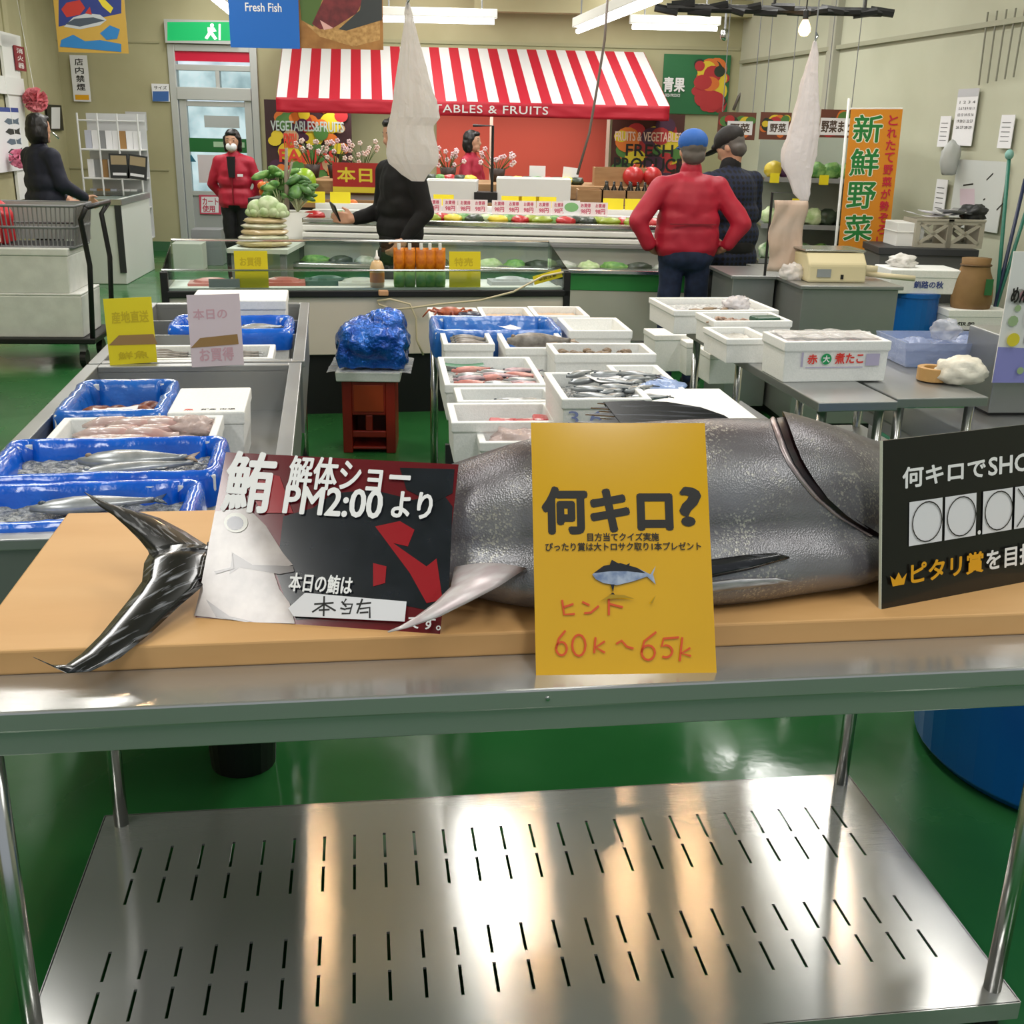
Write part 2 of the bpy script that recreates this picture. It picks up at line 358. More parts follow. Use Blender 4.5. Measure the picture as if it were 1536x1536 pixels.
# door
DW = dx1-dx0; ALU = mat('aluminium', 'c9cccb', .4, .35)
door = bpy.data.objects.new('door_1', None); COL.objects.link(door); door.location = (dx0, 15, 0); door['kind'] = 'structure'
def dz(py): return at(300, py, y=15).z
f = MB(); f.box(0, .09, -.04, .1, 0, dtop); f.box(DW-.09, DW, -.04, .1, 0, dtop); f.box(.09, DW-.09, -.04, .1, dtop-.08, dtop)
f.box(.09, DW-.09, -.06, .1, dz(150), dz(131)); f.box(.09, DW-.09, -.02, .08, dz(106), dz(97)); f.box(DW*.52, DW*.52+.05, -.02, .08, dz(131), dz(106))
part('door_frame', f, ALU, door, bev=.006)
f = MB(); f.box(.1, .19, -.02, .05, .01, dz(150)); f.box(DW-.19, DW-.1, -.02, .05, .01, dz(150)); f.box(.19, DW-.19, -.02, .05, .01, .13); f.box(.19, DW-.19, -.02, .05, dz(290)-.03, dz(290)+.03); f.box(.19, DW-.19, -.02, .05, dz(152)-.06, dz(152))
part('door_leaf', f, ALU, door, bev=.004)
part('kick_panel', MB().box(.19, DW-.19, 0, .03, .13, dz(290)-.03), mat('grey_panel', 'a5a8a8', .5), door)
part('glass_pane', MB().box(.19, DW-.19, .01, .018, dz(290)+.03, dz(156)), GLASS, door)
part('transom_glass', MB().box(.09, DW-.09, .01, .018, dz(131), dz(106)), GLASS, door)
part('fascia_panel', MB().box(.09, DW-.09, -.01, .02, dz(92), dz(69)), mat('red_fascia', 'd5173f', .4), door, label='red fascia panel above the door')
part('green_band', MB().box(.19, DW-.19, .004, .009, dz(228), dz(207)), mat('green_band', '1f6b33', .5), door, label='dark green band across the door glass')
f = MB(); f.box(.5, .9, .0, .004, dz(220), dz(212)); V, Fc = text2d('FRESH FOODS', .01); part('band_sticker', f, mat('pale_sticker', 'a8c8a6', .5), door)
f = MB(); f.box(.28, .62, 0, .004, dz(274), dz(232)); part('notice', f, mat('pink_notice', 'd9cfd4', .6), door)
f = MB(); f.box(DW-.5, DW-.25, 0, .004, dz(250), dz(238)); part('notice', f, PAPER, door)
f = MB(); f.box(.4, .85, 0, .004, dz(191), dz(173)); part('sticker', f, mat('grey_sticker', 'b4b9b9', .5), door)
f = MB(); f.prism([(.14, dz(243)), (.26, dz(243)), (.2, dz(232))], 'y', .0, .004); part('arrow_mark', f, mat('blue_green', '2f6f86', .5), door)
pn = flatp('notice_sign', 'pink and white cart notice low on the entrance door', 'sign', (300, 293, 330, 321), (0, 14.975, 0), (1, 0, 0), mat('pink_print', 'c84a63', .5))
pn.poly([(302, 295), (328, 295), (328, 319), (302, 319)], PAPER, 'white_field'); pn.text('カート', (304, 297, 327, 307), mat('pinkink', 'c0304f', .5), .02); pn.text('使用', (304, 308, 322, 318), MC['pinkink'], .02)
# ---------------------------------------------------------------- steel table, board
YAW = .1394; TO = Vector((-.85, 1.55, 0)); TU = Vector((math.cos(YAW), math.sin(YAW), 0)); TV = Vector((-TU.y, TU.x, 0))
def TL(px, py, z):
    q = at(px, py, z=z) - TO; return Vector((q.dot(TU), q.dot(TV), z))
tbl = thing('work_table', 'long stainless steel table with a slotted lower shelf carrying the tuna', 'table', TO, YAW)
part('tabletop', MB().box(.012, 1.97, -.122, .72, .765, .80), STEEL, tbl, bev=.004, uv=True)
f = MB(); f.box(.016, 1.95, -.113, -.098, .722, .765); f.box(.016, 1.95, .69, .70, .722, .765); f.box(.016, .026, -.1, .69, .722, .765); f.box(1.94, 1.95, -.1, .69, .722, .765)
part('apron', f, STEEL, tbl, bev=.002, uv=True)
f = MB(); f.lathe([(.0, 0), (.004, 0), (.0035, .0025), (0, .003)], 10); sc_ = part('screw', f, STEELT, tbl, loc=(.905, -.122, .783), rz=(math.pi/2, 0, 0))
for u in (.05, 1.80):
    for v in (-.085, .625):
        f = MB(); f.tube([(u, v, .03), (u, v, .735)], .0165, 16); lg = part('leg', f, STEELT, tbl, smooth=True)
        f = MB(); f.lathe([(.0, .0), (.02, 0), (.024, .01), (.02, .03), (.0, .032)], 12, (u, v, .0)); part('foot', f, BLK, lg)
sh = MB(); vr = [-.126, .006, .086, .112, .194, .333, .418, .438, .528, .66]; su0, su1 = .006, 1.833; z1 = .093; z0 = .088
NS = 25; us = [.1115+.0676*i for i in range(NS)]; hw = .0032
def plate(x0, x1, y0, y1): sh.box(x0, x1, y0, y1, z0, z1)
for i in range(9):
    if i % 2 == 0: plate(su0, su1, vr[i], vr[i+1])
    else:
        xs = [su0] + [q for u in us for q in (u-hw, u+hw)] + [su1]
        for k in range(0, len(xs), 2): plate(xs[k], xs[k+1], vr[i], vr[i+1])
sh.box(su0, su1, -.128, -.124, .055, z1); sh.box(su0, su1, .658, .662, .055, z1); sh.box(su0-.002, su0+.002, -.126, .66, .055, z1); sh.box(su1-.002, su1+.002, -.126, .66, .055, z1)
part('shelf', sh, STEEL, tbl, uv=True)
WOOD = mat('tan_board', 'd9ab72', .55, col2='d2a268', vs=2.2, stretch=(1, 4, 4), bump=.02, bs=8)
solo('cutting_board', 'thick tan cutting board under the tuna on the steel table', 'cutting board', MB().box(0, 2.0, 0, .664, 0, .043), WOOD, TO + Vector((0, 0, .8)), YAW, bev=.004)
# ---------------------------------------------------------------- tuna
BZ = .843
tuna = thing('tuna', 'whole silver bluefin tuna lying on the tan cutting board', 'fish', TO + Vector((0, 0, BZ)), YAW)
ST = [(312, 828, .910, .018, .018), (345, 825, .908, .020, .02), (400, 820, .907, .030, .03), (470, 812, .912, .050, .050), (540, 803, .922, .072, .070), (610, 795, .932, .094, .09), (690, 785, .942, .120, .113), (790, 778, .962, .132, .144),
      (900, 769, .974, .142, .158), (1000, 763, .976, .145, .163), (1090, 758, .976, .145, .163), (1165, 753, .973, .145, .156), (1250, 753, .956, .152, .134), (1322, 753, .936, .130, .110), (1400, 738, .918, .104, .089), (1470, 722, .908, .078, .072), (1525, 712, .900, .048, .05), (1552, 708, .893, .018, .02)]
SP = []
for x, y, z, a, b in ST:
    q = TL(x, y, z); SP.append((q.x, q.y, z-BZ, a, b))
def sp(t):                                      # smooth station along the body, t in 0..1
    k = t*(len(SP)-1); i = min(int(k), len(SP)-2); h = k-i; g = lambda j, c: SP[max(0, min(len(SP)-1, j))][c]
    r = []
    for c in range(5):
        p0, p1, p2, p3 = g(i-1, c), g(i, c), g(i+1, c), g(i+2, c)
        r.append(.5*(2*p1 + (p2-p0)*h + (2*p0-5*p1+4*p2-p3)*h*h + (3*p1-p0-3*p2+p3)*h**3))
    return r
def sp_u(u):
    lo, hi = 0., 1.
    for _ in range(22):
        m_ = (lo+hi)/2
        if sp(m_)[0] < u: lo = m_
        else: hi = m_
    return sp(lo)
def fsurf(st, th, off=0):
    u, v, z, a, b = st; c, s = math.cos(th), math.sin(th); e = .97
    a *= 1 + (.9*max(0., -s)**.8 if c < 0 else 0)
    return Vector((u, v + (a+off)*math.copysign(abs(c)**e, c), max(.0015, z + (b+off)*math.copysign(abs(s)**e, s))))
def fish_mat():
    m = bpy.data.materials.new('tuna_skin'); m.use_nodes = True; nt = m.node_tree; N = nt.nodes; L = nt.links; b = N['Principled BSDF']
    at_ = N.new('ShaderNodeAttribute'); at_.attribute_name = 'dorsal'
    tc = N.new('ShaderNodeTexCoord')
    mp = N.new('ShaderNodeMapping'); mp.inputs['Scale'].default_value = (5, 14, 14); L.new(tc.outputs['Object'], mp.inputs[0])
    n = N.new('ShaderNodeTexNoise'); n.inputs['Scale'].default_value = 1; n.inputs['Detail'].default_value = 7; L.new(mp.outputs[0], n.inputs[0])
    ad = N.new('ShaderNodeMath'); ad.operation = 'MULTIPLY_ADD'; ad.inputs[1].default_value = .55; L.new(n.outputs['Fac'], ad.inputs[0]); L.new(at_.outputs['Fac'], ad.inputs[2])
    r = N.new('ShaderNodeValToRGB'); cr = r.color_ramp; cr.elements[0].position = .08; cr.elements[0].color = (*lin('9a9ca1'), 1); cr.elements[1].position = 1.0; cr.elements[1].color = (*lin('1d1f26'), 1)
    for p, c in ((.40, '7d7a7e'), (.60, '5a5358'), (.78, '36353c')):
        e = cr.elements.new(p); e.color = (*lin(c), 1)
    L.new(ad.outputs[0], r.inputs[0])
    vo = N.new('ShaderNodeTexVoronoi'); vo.inputs['Scale'].default_value = 300; L.new(tc.outputs['Object'], vo.inputs['Vector'])
    n2 = N.new('ShaderNodeTexNoise'); n2.inputs['Scale'].default_value = 9; n2.inputs['Detail'].default_value = 3; L.new(tc.outputs['Object'], n2.inputs[0])
    wn = N.new('ShaderNodeSeparateColor'); L.new(vo.outputs['Color'], wn.inputs[0])
    gt = N.new('ShaderNodeMath'); gt.operation = 'MULTIPLY'; L.new(wn.outputs[0], gt.inputs[0]); L.new(n2.outputs['Fac'], gt.inputs[1])
    mr = N.new('ShaderNodeMapRange'); mr.inputs[1].default_value = .42; mr.inputs[2].default_value = .6; mr.inputs[3].default_value = 0; mr.inputs[4].default_value = .65; L.new(gt.outputs[0], mr.inputs[0])
    mx = N.new('ShaderNodeMixRGB'); mx.inputs[2].default_value = (*lin('d5d2c4'), 1); L.new(mr.outputs[0], mx.inputs[0]); L.new(r.outputs[0], mx.inputs[1]); L.new(mx.outputs[0], b.inputs['Base Color'])  # pale scale glints painted into the skin colour
    b.inputs['Metallic'].default_value = .4; b.inputs['Roughness'].default_value = .3
    bp = N.new('ShaderNodeBump'); bp.inputs['Strength'].default_value = .16; bp.inputs['Distance'].default_value = .003; L.new(vo.outputs['Distance'], bp.inputs['Height'])
    bp2 = N.new('ShaderNodeBump'); bp2.inputs['Strength'].default_value = .12; bp2.inputs['Distance'].default_value = .01; L.new(n.outputs['Fac'], bp2.inputs['Height']); L.new(bp.outputs[0], bp2.inputs['Normal']); L.new(bp2.outputs[0], b.inputs['Normal'])
    MC['tuna_skin'] = m; return m
TSK = fish_mat()
def dors(o, fn):
    at_ = o.data.attributes.new('dorsal', 'FLOAT', 'POINT')
    for i, v in enumerate(o.data.vertices): at_.data[i].value = fn(v.co)
def dfn(co):
    st = sp_u(co.x); return max(0., min(1., .28 + .55*(.8*(co.y-st[1])/max(.02, st[3]) + .35*(co.z-st[2])/max(.02, st[4]))))
f = MB(); f.grid(lambda i, j: fsurf(sp(j), 2*math.pi*i), 56, 110, close_u=True); f.f += [tuple(range(55, -1, -1)), tuple(109*56+k for k in range(56))]; f.m += [0, 0]
body = part('body', f, TSK, tuna, smooth=True); dors(body, dfn)
GL = [(1160, 590), (1172, 628), (1182, 655), (1195, 690), (1215, 720), (1240, 750), (1270, 775), (1300, 793), (1335, 812), (1400, 835)]
def gx(y):
    if y <= GL[0][1]: return GL[0][0]
    for (a, b), (c, d) in zip(GL, GL[1:]):
        if y <= d: return a + (c-a)*(y-b)/(d-b)
    return GL[-1][0]
def ug_fit(th):                                  # where the gill opening crosses the body outline at this girth angle
    lo, hi = 1.2, 1.8
    for _ in range(18):
        m_ = (lo+hi)/2; q = fsurf(sp_u(m_), th); P = Vector((TO.x, TO.y, BZ)) + TU*q.x + TV*q.y + Vector((0, 0, q.z)); x, y = proj(P)
        if x < gx(y): lo = m_
        else: hi = m_
    return (lo+hi)/2
UGP = [(t_, ug_fit(t_)) for t_ in [-.4+.2*k for k in range(21)]]
def ug(th):
    P = UGP
    for (a, x), (b, y) in zip(P, P[1:]):
        if th <= b: return x + (y-x)*(th-a)/(b-a)
    return P[-1][1]
uh = sp(.985)[0]
def gsurf(i, j):
    th = -.3 + 3.7*i; g = ug(th); u = g + (uh-g)*j; o = .016*(1-j)**1.6*(.4+.6*math.sin(max(0., min(math.pi, th)))); return fsurf(sp_u(u), th, o + .0015)
f = MB(); f.grid(gsurf, 44, 44)
gc = part('gill_cover', f, TSK, tuna, smooth=True); dors(gc, lambda co: dfn(co)*.8)
def slit(i, j):
    th = .1 + 3.1*i; g = ug(th); return fsurf(sp_u(g + (.022*(j-.55))), th, .003 + .006*j)
part('gill_slit', MB().grid(slit, 40, 5), mat('gill_dark', '2a1416', .35, col2='0e090a', vs=30), tuna, smooth=True)
def ridge(i, j):
    th = 1.0 + 2.2*i; g = ug(th); return fsurf(sp_u(g - .014 - .012*j), th, .004*math.sin(math.pi*j) + .001)
part('collar_ridge', MB().grid(ridge, 36, 6), mat('pink_silver', '9d8a8a', .3, .4, col2='b7abab', vs=30), tuna, smooth=True)
eye = fsurf(sp_u(1.78), 1.75)
f = MB(); f.ell(eye, (.024, .024, .01), 18, 10, 0); part('eye', f, mat('fish_eye', '20262e', .08, coat=1), tuna, smooth=True)
FIN = mat('fin_dark', '15151a', .25, col2='5b5c64', vs=1, lo=.52, hi=.72, det=5, stretch=(6, 170, 170), rot=-.05, coat=.4)
FINU = mat('tail_upper_skin', '1a1a1e', .25, col2='8d8d90', vs=1, lo=.52, hi=.68, det=6, stretch=(14, 120, 60), rot=-.85, coat=.5)
FINL = mat('tail_lower_skin', '121215', .22, col2='8d8f95', vs=1, lo=.53, hi=.68, det=6, stretch=(12, 130, 60), rot=.78, coat=.6)
FINW = mat('fin_pale', 'c9b9bb', .35, .2, col2='dcd6d6', vs=1, stretch=(20, 60, 60), rot=.5)
FINS = mat('fin_silver', '8d8c90', .3, .4, col2='c9c8ca', vs=1, stretch=(8, 140, 140))
def loc_t(p): q = p - Vector((TO.x, TO.y, BZ)); return Vector((q.dot(TU), q.dot(TV), q.z))
def blade(name, pairs, hitf, th, m):
    """fin with a lens-shaped section from pairs of edge points"""
    f = MB(); n = len(pairs); K = 6; vs = []
    for i, (a, b) in enumerate(pairs):
        A = loc_t(hitf(*a)); B = loc_t(hitf(*b)); t = th if not isinstance(th, (list, tuple)) else th[i]
        nn = Vector((0, -.45, .9)).normalized()
        for k in range(K+1): s = k/K; vs.append(A.lerp(B, s) + nn*t*math.sin(math.pi*s))
        for k in range(K-1, 0, -1): s = k/K; vs.append(A.lerp(B, s) - nn*t*math.sin(math.pi*s))
    R = 2*K; fs = [(i*R+k, i*R+(k+1) % R, (i+1)*R+(k+1) % R, (i+1)*R+k) for i in range(n-1) for k in range(R)] + [tuple(range(R-1, -1, -1)), tuple((n-1)*R+k for k in range(R))]
    return part(name, f.add(vs, fs), m, tuna, smooth=True)
tp = [at(126, 738, z=.985), at(308, 826, z=.918), at(52, 986, z=.852)]
tn = (tp[1]-tp[0]).cross(tp[2]-tp[0]).normalized()
th_ = lambda x, y: hit(x, y, tp[0], tn)
blade('tail_upper_lobe', [((126, 738), (128, 739)), ((150, 760), (166, 756)), ((170, 773), (200, 765)), ((190, 791), (240, 777)), ((210, 811), (278, 797)), ((222, 826), (306, 815)), ((226, 838), (326, 826))], th_, [.001, .003, .005, .007, .009, .012, .014], FINU)
blade('tail_lower_lobe', [((226, 826), (326, 822)), ((216, 845), (318, 838)), ((213, 872), (312, 862)), ((196, 896), (300, 883)), ((172, 926), (268, 910)), ((150, 953), (226, 950)), ((122, 981), (180, 987)), ((99, 997), (136, 1007)), ((76, 997), (102, 1010)), ((49, 985), (52, 987))], th_, [.014, .013, .012, .01, .009, .008, .006, .004, .003, .001], FINL)
dp = loc_t(at(1000, 640, z=1.06)); dP = at(1000, 640, z=1.06); dn = (TV*-.75 + Vector((0, 0, .66))).normalized()
dh = lambda x, y: hit(x, y, dP, dn)
f = MB()
def fpoly(pts, w0):
    P = [loc_t(dh(*p)) for p in pts]; c = len(P); n_ = Vector((0, -.75, .66)); f.add([p + n_*w0 for p in P] + [p - n_*w0 for p in P], [tuple(range(c)), tuple(range(2*c-1, c-1, -1))] + [(i, (i+1) % c, (i+1) % c+c, i+c) for i in range(c)])
fpoly([(1130, 652), (1085, 624), (1050, 612), (1000, 604), (950, 602), (905, 604), (950, 660), (1040, 668)], .004)
for tx, ty, b0, b1, bx_ in ((896, 605, 602, 611, 965), (886, 612, 608, 617, 965), (898, 617, 614, 621, 970), (878, 622, 617, 627, 965), (900, 628, 623, 631, 975), (862, 634, 627, 637, 965), (884, 638, 632, 641, 970), (838, 643, 636, 645, 950), (814, 647, 640, 650, 940), (880, 650, 643, 656, 970)):
    fpoly([(tx, ty), (bx_, b0-1), (bx_+18, (b0+b1)/2), (bx_, b1+1)], .0025)
part('dorsal_fin', f, FIN, tuna)
def bodypt(px, py, off=0):                       # point of the flank under a spot of the photograph, lifted off the skin
    a, b = 1.3, 4.0
    for _ in range(18):
        th = (a+b)/2; lo, hi = .5, 1.85
        for _ in range(16):
            m_ = (lo+hi)/2; q = fsurf(sp_u(m_), th, off); x, y = proj(Vector((TO.x, TO.y, BZ)) + TU*q.x + TV*q.y + Vector((0, 0, q.z)))
            if x < px: lo = m_
            else: hi = m_
        if y < py: a = th
        else: b = th
    return Vector((TO.x, TO.y, BZ)) + TU*q.x + TV*q.y + Vector((0, 0, q.z))
def zf(zs):
    it = iter(zs); return lambda x, y: at(x, y, z=next(it))
blade('anal_fin', [((682, 850), (790, 852)), ((676, 880), (748, 880)), ((652, 904), (706, 902)), ((622, 926), (660, 925)), ((600, 939), (612, 942)), ((581, 947), (583, 949))], zf([.925, .93, .92, .92, .91, .91, .895, .895, .882, .882, .875, .875]), [.012, .009, .006, .004, .002, .001], FINW)
bo = lambda o: (lambda x, y: bodypt(x, y, o))
blade('pectoral_fin', [((1184, 835), (1184, 838)), ((1165, 829), (1165, 843)), ((1120, 832), (1120, 856)), ((1060, 840), (1060, 868)), ((980, 848), (980, 872)), ((900, 856), (900, 868)), ((850, 862), (850, 864))], bo(.007), [.002, .004, .005, .005, .004, .003, .001], FIN)
blade('pelvic_fin', [((1188, 872), (1188, 874)), ((1165, 867), (1165, 878)), ((1110, 868), (1110, 884)), ((1060, 874), (1060, 890)), ((1000, 880), (1000, 888)), ((960, 884), (960, 886))], bo(.006), [.002, .004, .005, .005, .003, .001], FINS)
# ---------------------------------------------------------------- the three signs on and before the board
def lean(name, label, bl, br, z, deg, h, mats, th=.002, wd=None):
    """a board standing on its lower edge and leaning back by deg"""
    A = at(*bl, z=z); B = at(*br, z=z); ux = (B-A).normalized(); n = Vector((0, 0, 1)).cross(ux); p = math.radians(deg)
    return Panel(name, label, 'sign', A, ux, Vector((0, 0, 1))*math.cos(p) + n*math.sin(p), wd or (B-A).length, h, th, mats)
# dark red show sign
DKRED = mat('dark_red_print', '6a1621', .16, coat=.5)
RS = lean('show_sign', 'dark red sign with a fish head photo leaning on the tuna', (293, 926), (660, 951), BZ, 38.5, .302, DKRED)
FG = mat('grey_fish_print', '8a7f7a', .16, col2='a89c95', vs=22, coat=.5); NAVY = mat('dark_navy_print', '1a1d25', .16, col2='23262f', vs=20, coat=.5); REDP = mat('red_print', 'a3202b', .16, coat=.5)
DG = mat('grey_brown_print', '5b524f', .16, coat=.5); EYEB = mat('eye_blue_print', '2c3244', .16, coat=.5); EYEG = mat('eye_pale_print', 'a6a596', .16, coat=.5)
RS.polys([([(425, 775), (470, 762), (500, 740), (560, 735), (620, 750), (664, 740), (679, 760), (672, 920), (640, 915), (545, 896), (520, 925), (445, 930), (430, 905), (415, 860)], 0), ([(600, 702), (682, 704), (679, 740), (650, 755), (610, 735)], 0),
          ([(563, 790), (600, 782), (622, 795), (612, 820), (590, 815), (640, 850), (655, 838), (664, 900), (640, 905), (615, 860)], 1), ([(560, 845), (580, 850), (578, 875), (560, 880)], 1), ([(350, 700), (420, 715), (440, 770), (395, 770)], 1)], [NAVY, REDP], 'printed_background')
RS.polys([([(323, 768), (372, 762), (400, 790), (425, 830), (440, 848), (410, 856), (420, 885), (435, 905), (443, 936), (380, 934), (292, 924), (300, 890)], 0), ([(350, 830), (380, 848), (440, 850), (442, 858), (420, 862), (360, 852), (345, 862)], 1), ([(310, 900), (345, 925), (380, 933), (370, 934), (325, 926)], 1), ([(322, 858), (348, 852), (349, 828), (352, 854), (325, 862)], 1)], [FG, DG], 'printed_fish_head')
RS.polys([(circ(355, 785, 18, 15), 0), (circ(354, 786, 12.5, 10.5), 1)], [EYEG, EYEB], 'printed_eye')
RS.text('鮪', (330, 681, 420, 768), WINK, .022); RS.text('解体ショー', (430, 694, 620, 734), WINK, .022); RS.text('PM2:00', (424, 737, 578, 772), WINK, .03); RS.text('より', (586, 741, 652, 778), WINK, .03)
RS.text('本日の鮪は', (433, 866, 532, 888), WINK, .02); RS.text('です。', (612, 928, 664, 944), WINK, .02)
RS.poly([(434, 914), (459, 891), (611, 904), (608, 934), (442, 926)], PAPER, 'name_slip')
RS.strokes([[(473, 908), (502, 906)], [(488, 896), (487, 926)], [(488, 908), (470, 920)], [(488, 908), (505, 918)], [(480, 917), (496, 916)], [(514, 904), (521, 912)], [(512, 914), (520, 916)], [(521, 900), (516, 908), (530, 908), (526, 922), (514, 922)], [(520, 915), (528, 914)], [(536, 908), (558, 906)], [(545, 900), (537, 922)], [(541, 915), (556, 913), (556, 929)], [(541, 921), (554, 920)]], .003, INK)
# yellow weight-guess sign
YEL = mat('amber_sign', 'e6b000', .2, coat=.6, col2='dfa900', vs=3)
YS = lean('weight_quiz_sign', 'amber yellow sign with black letters standing before the board', (804, 1013), (1075, 1009), .8, 29, .42, YEL)
YS.text('何キロ', (813, 729, 1008, 802), INK, .045); YS.text('?', (1020, 730, 1051, 790), INK, .05); YS.text('目方当てクイズ実施', (881, 799, 988, 812), INK, .02); YS.text('ぴったり賞は大トロサク取り1本プレゼント', (818, 813, 1051, 827), INK, .02)
RM = mat('orange_marker', 'df5420', .5)
YS.strokes([[(843, 900), (846, 922), (862, 921)], [(845, 911), (860, 906)], [(873, 903), (884, 908)], [(876, 920), (886, 919), (898, 909)], [(913, 897), (913, 923)], [(914, 906), (934, 911)]], .0035, RM)
def arc(cx, cy, rx, ry, a0, a1, n=12): return [(cx+rx*math.cos(math.radians(a0+(a1-a0)*i/n)), cy+ry*math.sin(math.radians(a0+(a1-a0)*i/n))) for i in range(n+1)]
YS.strokes([[(848, 946), (838, 958), (834, 972)] + arc(842, 973, 8, 10, 180, -180), arc(868, 968, 10, 16, -90, 270), [(893, 956), (891, 980)], [(907, 962), (893, 971), (907, 979)], [(924, 966), (932, 961), (940, 970), (950, 973)], [(984, 948), (966, 962), (962, 978)] + arc(972, 979, 10, 11, 180, -180), [(1018, 956), (995, 958), (992, 970)] + arc(998, 977, 10, 9, -90, 120), [(1023, 956), (1019, 992)], [(1035, 972), (1021, 980), (1036, 984)]], .0035, RM)
FB, FD, FS_ = mat('fish_print_blue', '6f82a8', .3, col2='b0bcd2', vs=60), mat('fish_print_black', '15171f', .3), mat('fish_print_shadow', 'b58f14', .3)
YS.polys([([(888, 862), (905, 849), (930, 845), (955, 852), (975, 862), (983, 849), (979, 862), (983, 877), (970, 865), (950, 872), (925, 878), (905, 875), (893, 869)], 0), ([(890, 860), (905, 849), (930, 845), (955, 852), (968, 860), (940, 857), (915, 857)], 1), ([(914, 848), (917, 840), (928, 846)], 1), ([(938, 848), (944, 845), (943, 851)], 1), ([(915, 877), (919, 889), (921, 877)], 1), ([(913, 893), (919, 889), (922, 893)], 1), ([(900, 902), (915, 892), (935, 893), (952, 899), (930, 897), (910, 899)], 2), ([(974, 905), (983, 893), (978, 905)], 2)], [FB, FD, FS_], 'printed_fish')
# black rules sign
BS = lean('weight_rule_sign', 'black sign board with white answer squares standing on the cutting board', (1322, 914), (1536, 873), BZ, 10, .30, mat('black_sign', '121212', .3, coat=.3), th=.006, wd=.42)
part('edge_strip', MB().box(-.0012, .0002, 0, .006, 0, BS.h), mat('pale_edge', 'd8dccb', .6), BS.root, label='pale cut edge of the board')
kx = BS.h/.2985
def bt(t, x0, y0, x1, y1, m, b): BS.text(t, (x0, y0*kx, x1, y1*kx), m, b, px=False)
bt('何キロで', .044, .210, .240, .248, WINK, .03); bt('SHOW', .246, .212, .412, .246, WINK, .03)
for a, b in ((.060, .137), (.143, .218), (.234, .307), (.313, .388)): BS.poly([(a, .106*kx), (b, .106*kx), (b, .185*kx), (a, .185*kx)], PAPER, 'answer_square', px=False)
BS.poly(circ(.2255, .111*kx, .004), WINK, 'decimal_point', px=False)
for cx in (.100, .181, .272): BS.strokes([circ(cx, .146*kx, .034, .036, 22) + [(cx+.034, .146*kx)]], .0022, INK, 'drawn_circle', px=False)
BS.strokes([[(.318, .11*kx), (.384, .182*kx)], [(.318, .182*kx), (.384, .11*kx)]], .0022, INK, 'drawn_cross', px=False)
GOLD = mat('gold_print', 'e8a81c', .4)
bt('ピタリ賞', .062, .036, .236, .076, GOLD, .03); bt('を目指せ', .242, .036, .41, .076, WINK, .025)
BS.poly([(.020, .040), (.046, .040), (.052, .060), (.041, .051), (.033, .064), (.025, .051), (.014, .060)], GOLD, 'crown_mark', px=False)
# ---------------------------------------------------------------- boxes, trays and their contents
def frame_from(fl, fr, bl, z, rz):
    A = at(*fl, z=z); B = at(*fr, z=z); Cc = at(*bl, z=z); U = Vector((math.cos(rz), math.sin(rz), 0)); V = Vector((-U.y, U.x, 0))
    return A, (B-A).dot(U), (Cc-A).dot(V)
def open_box(mb, w_, d_, h_, t=.022, tap=.008, lip=True, m=0):
    o = tap
    O0 = [(o, o), (w_-o, o), (w_-o, d_-o), (o, d_-o)]; O1 = [(0, 0), (w_, 0), (w_, d_), (0, d_)]
    I1 = [(t, t), (w_-t, t), (w_-t, d_-t), (t, d_-t)]; I0 = [(t+o, t+o), (w_-t-o, t+o), (w_-t-o, d_-t-o), (t+o, d_-t-o)]
    lv = [(O0, 0)]
    if lip: s = .006; lv += [([(x+(s if x < w_/2 else -s)*.9, y+(s if y < d_/2 else -s)*.9) for x, y in O1], h_*.74), (O1, h_*.77)]
    lv += [(O1, h_), (I1, h_), (I0, t)]
    vs = [(x, y, z) for ring, z in lv for x, y in ring]; n = len(lv)
    fs = [(3, 2, 1, 0), tuple((n-1)*4+k for k in range(4))] + [(i*4+k, i*4+(k+1) % 4, (i+1)*4+(k+1) % 4, (i+1)*4+k) for i in range(n-1) for k in range(4)]
    return mb.add(vs, fs, m)
def foam_box(label, A, w_, d_, h_, rz, z0, m=None, group=None, t=.022):
    r = thing('foam_box', label, 'foam box', (A.x, A.y, z0), rz, group)
    part('box_body', open_box(MB(), w_, d_, h_, t), m or FOAM, r, bev=.004); return r
def pbox(label, fl, fr, bl, ztop, h_, rz, **k):
    A, w_, d_ = frame_from(fl, fr, bl, ztop, rz); r = foam_box(label, A, w_, d_, h_, rz, ztop-h_, **k); return r, w_, d_, h_
def rr_path(w_, d_, r, n=6):
    P = []
    for cx, cy, a in ((w_-r, r, -90), (w_-r, d_-r, 0), (r, d_-r, 90), (r, r, 180)):
        for i in range(n+1): t = math.radians(a+90*i/n); P.append((cx+r*math.cos(t), cy+r*math.sin(t)))
    return P
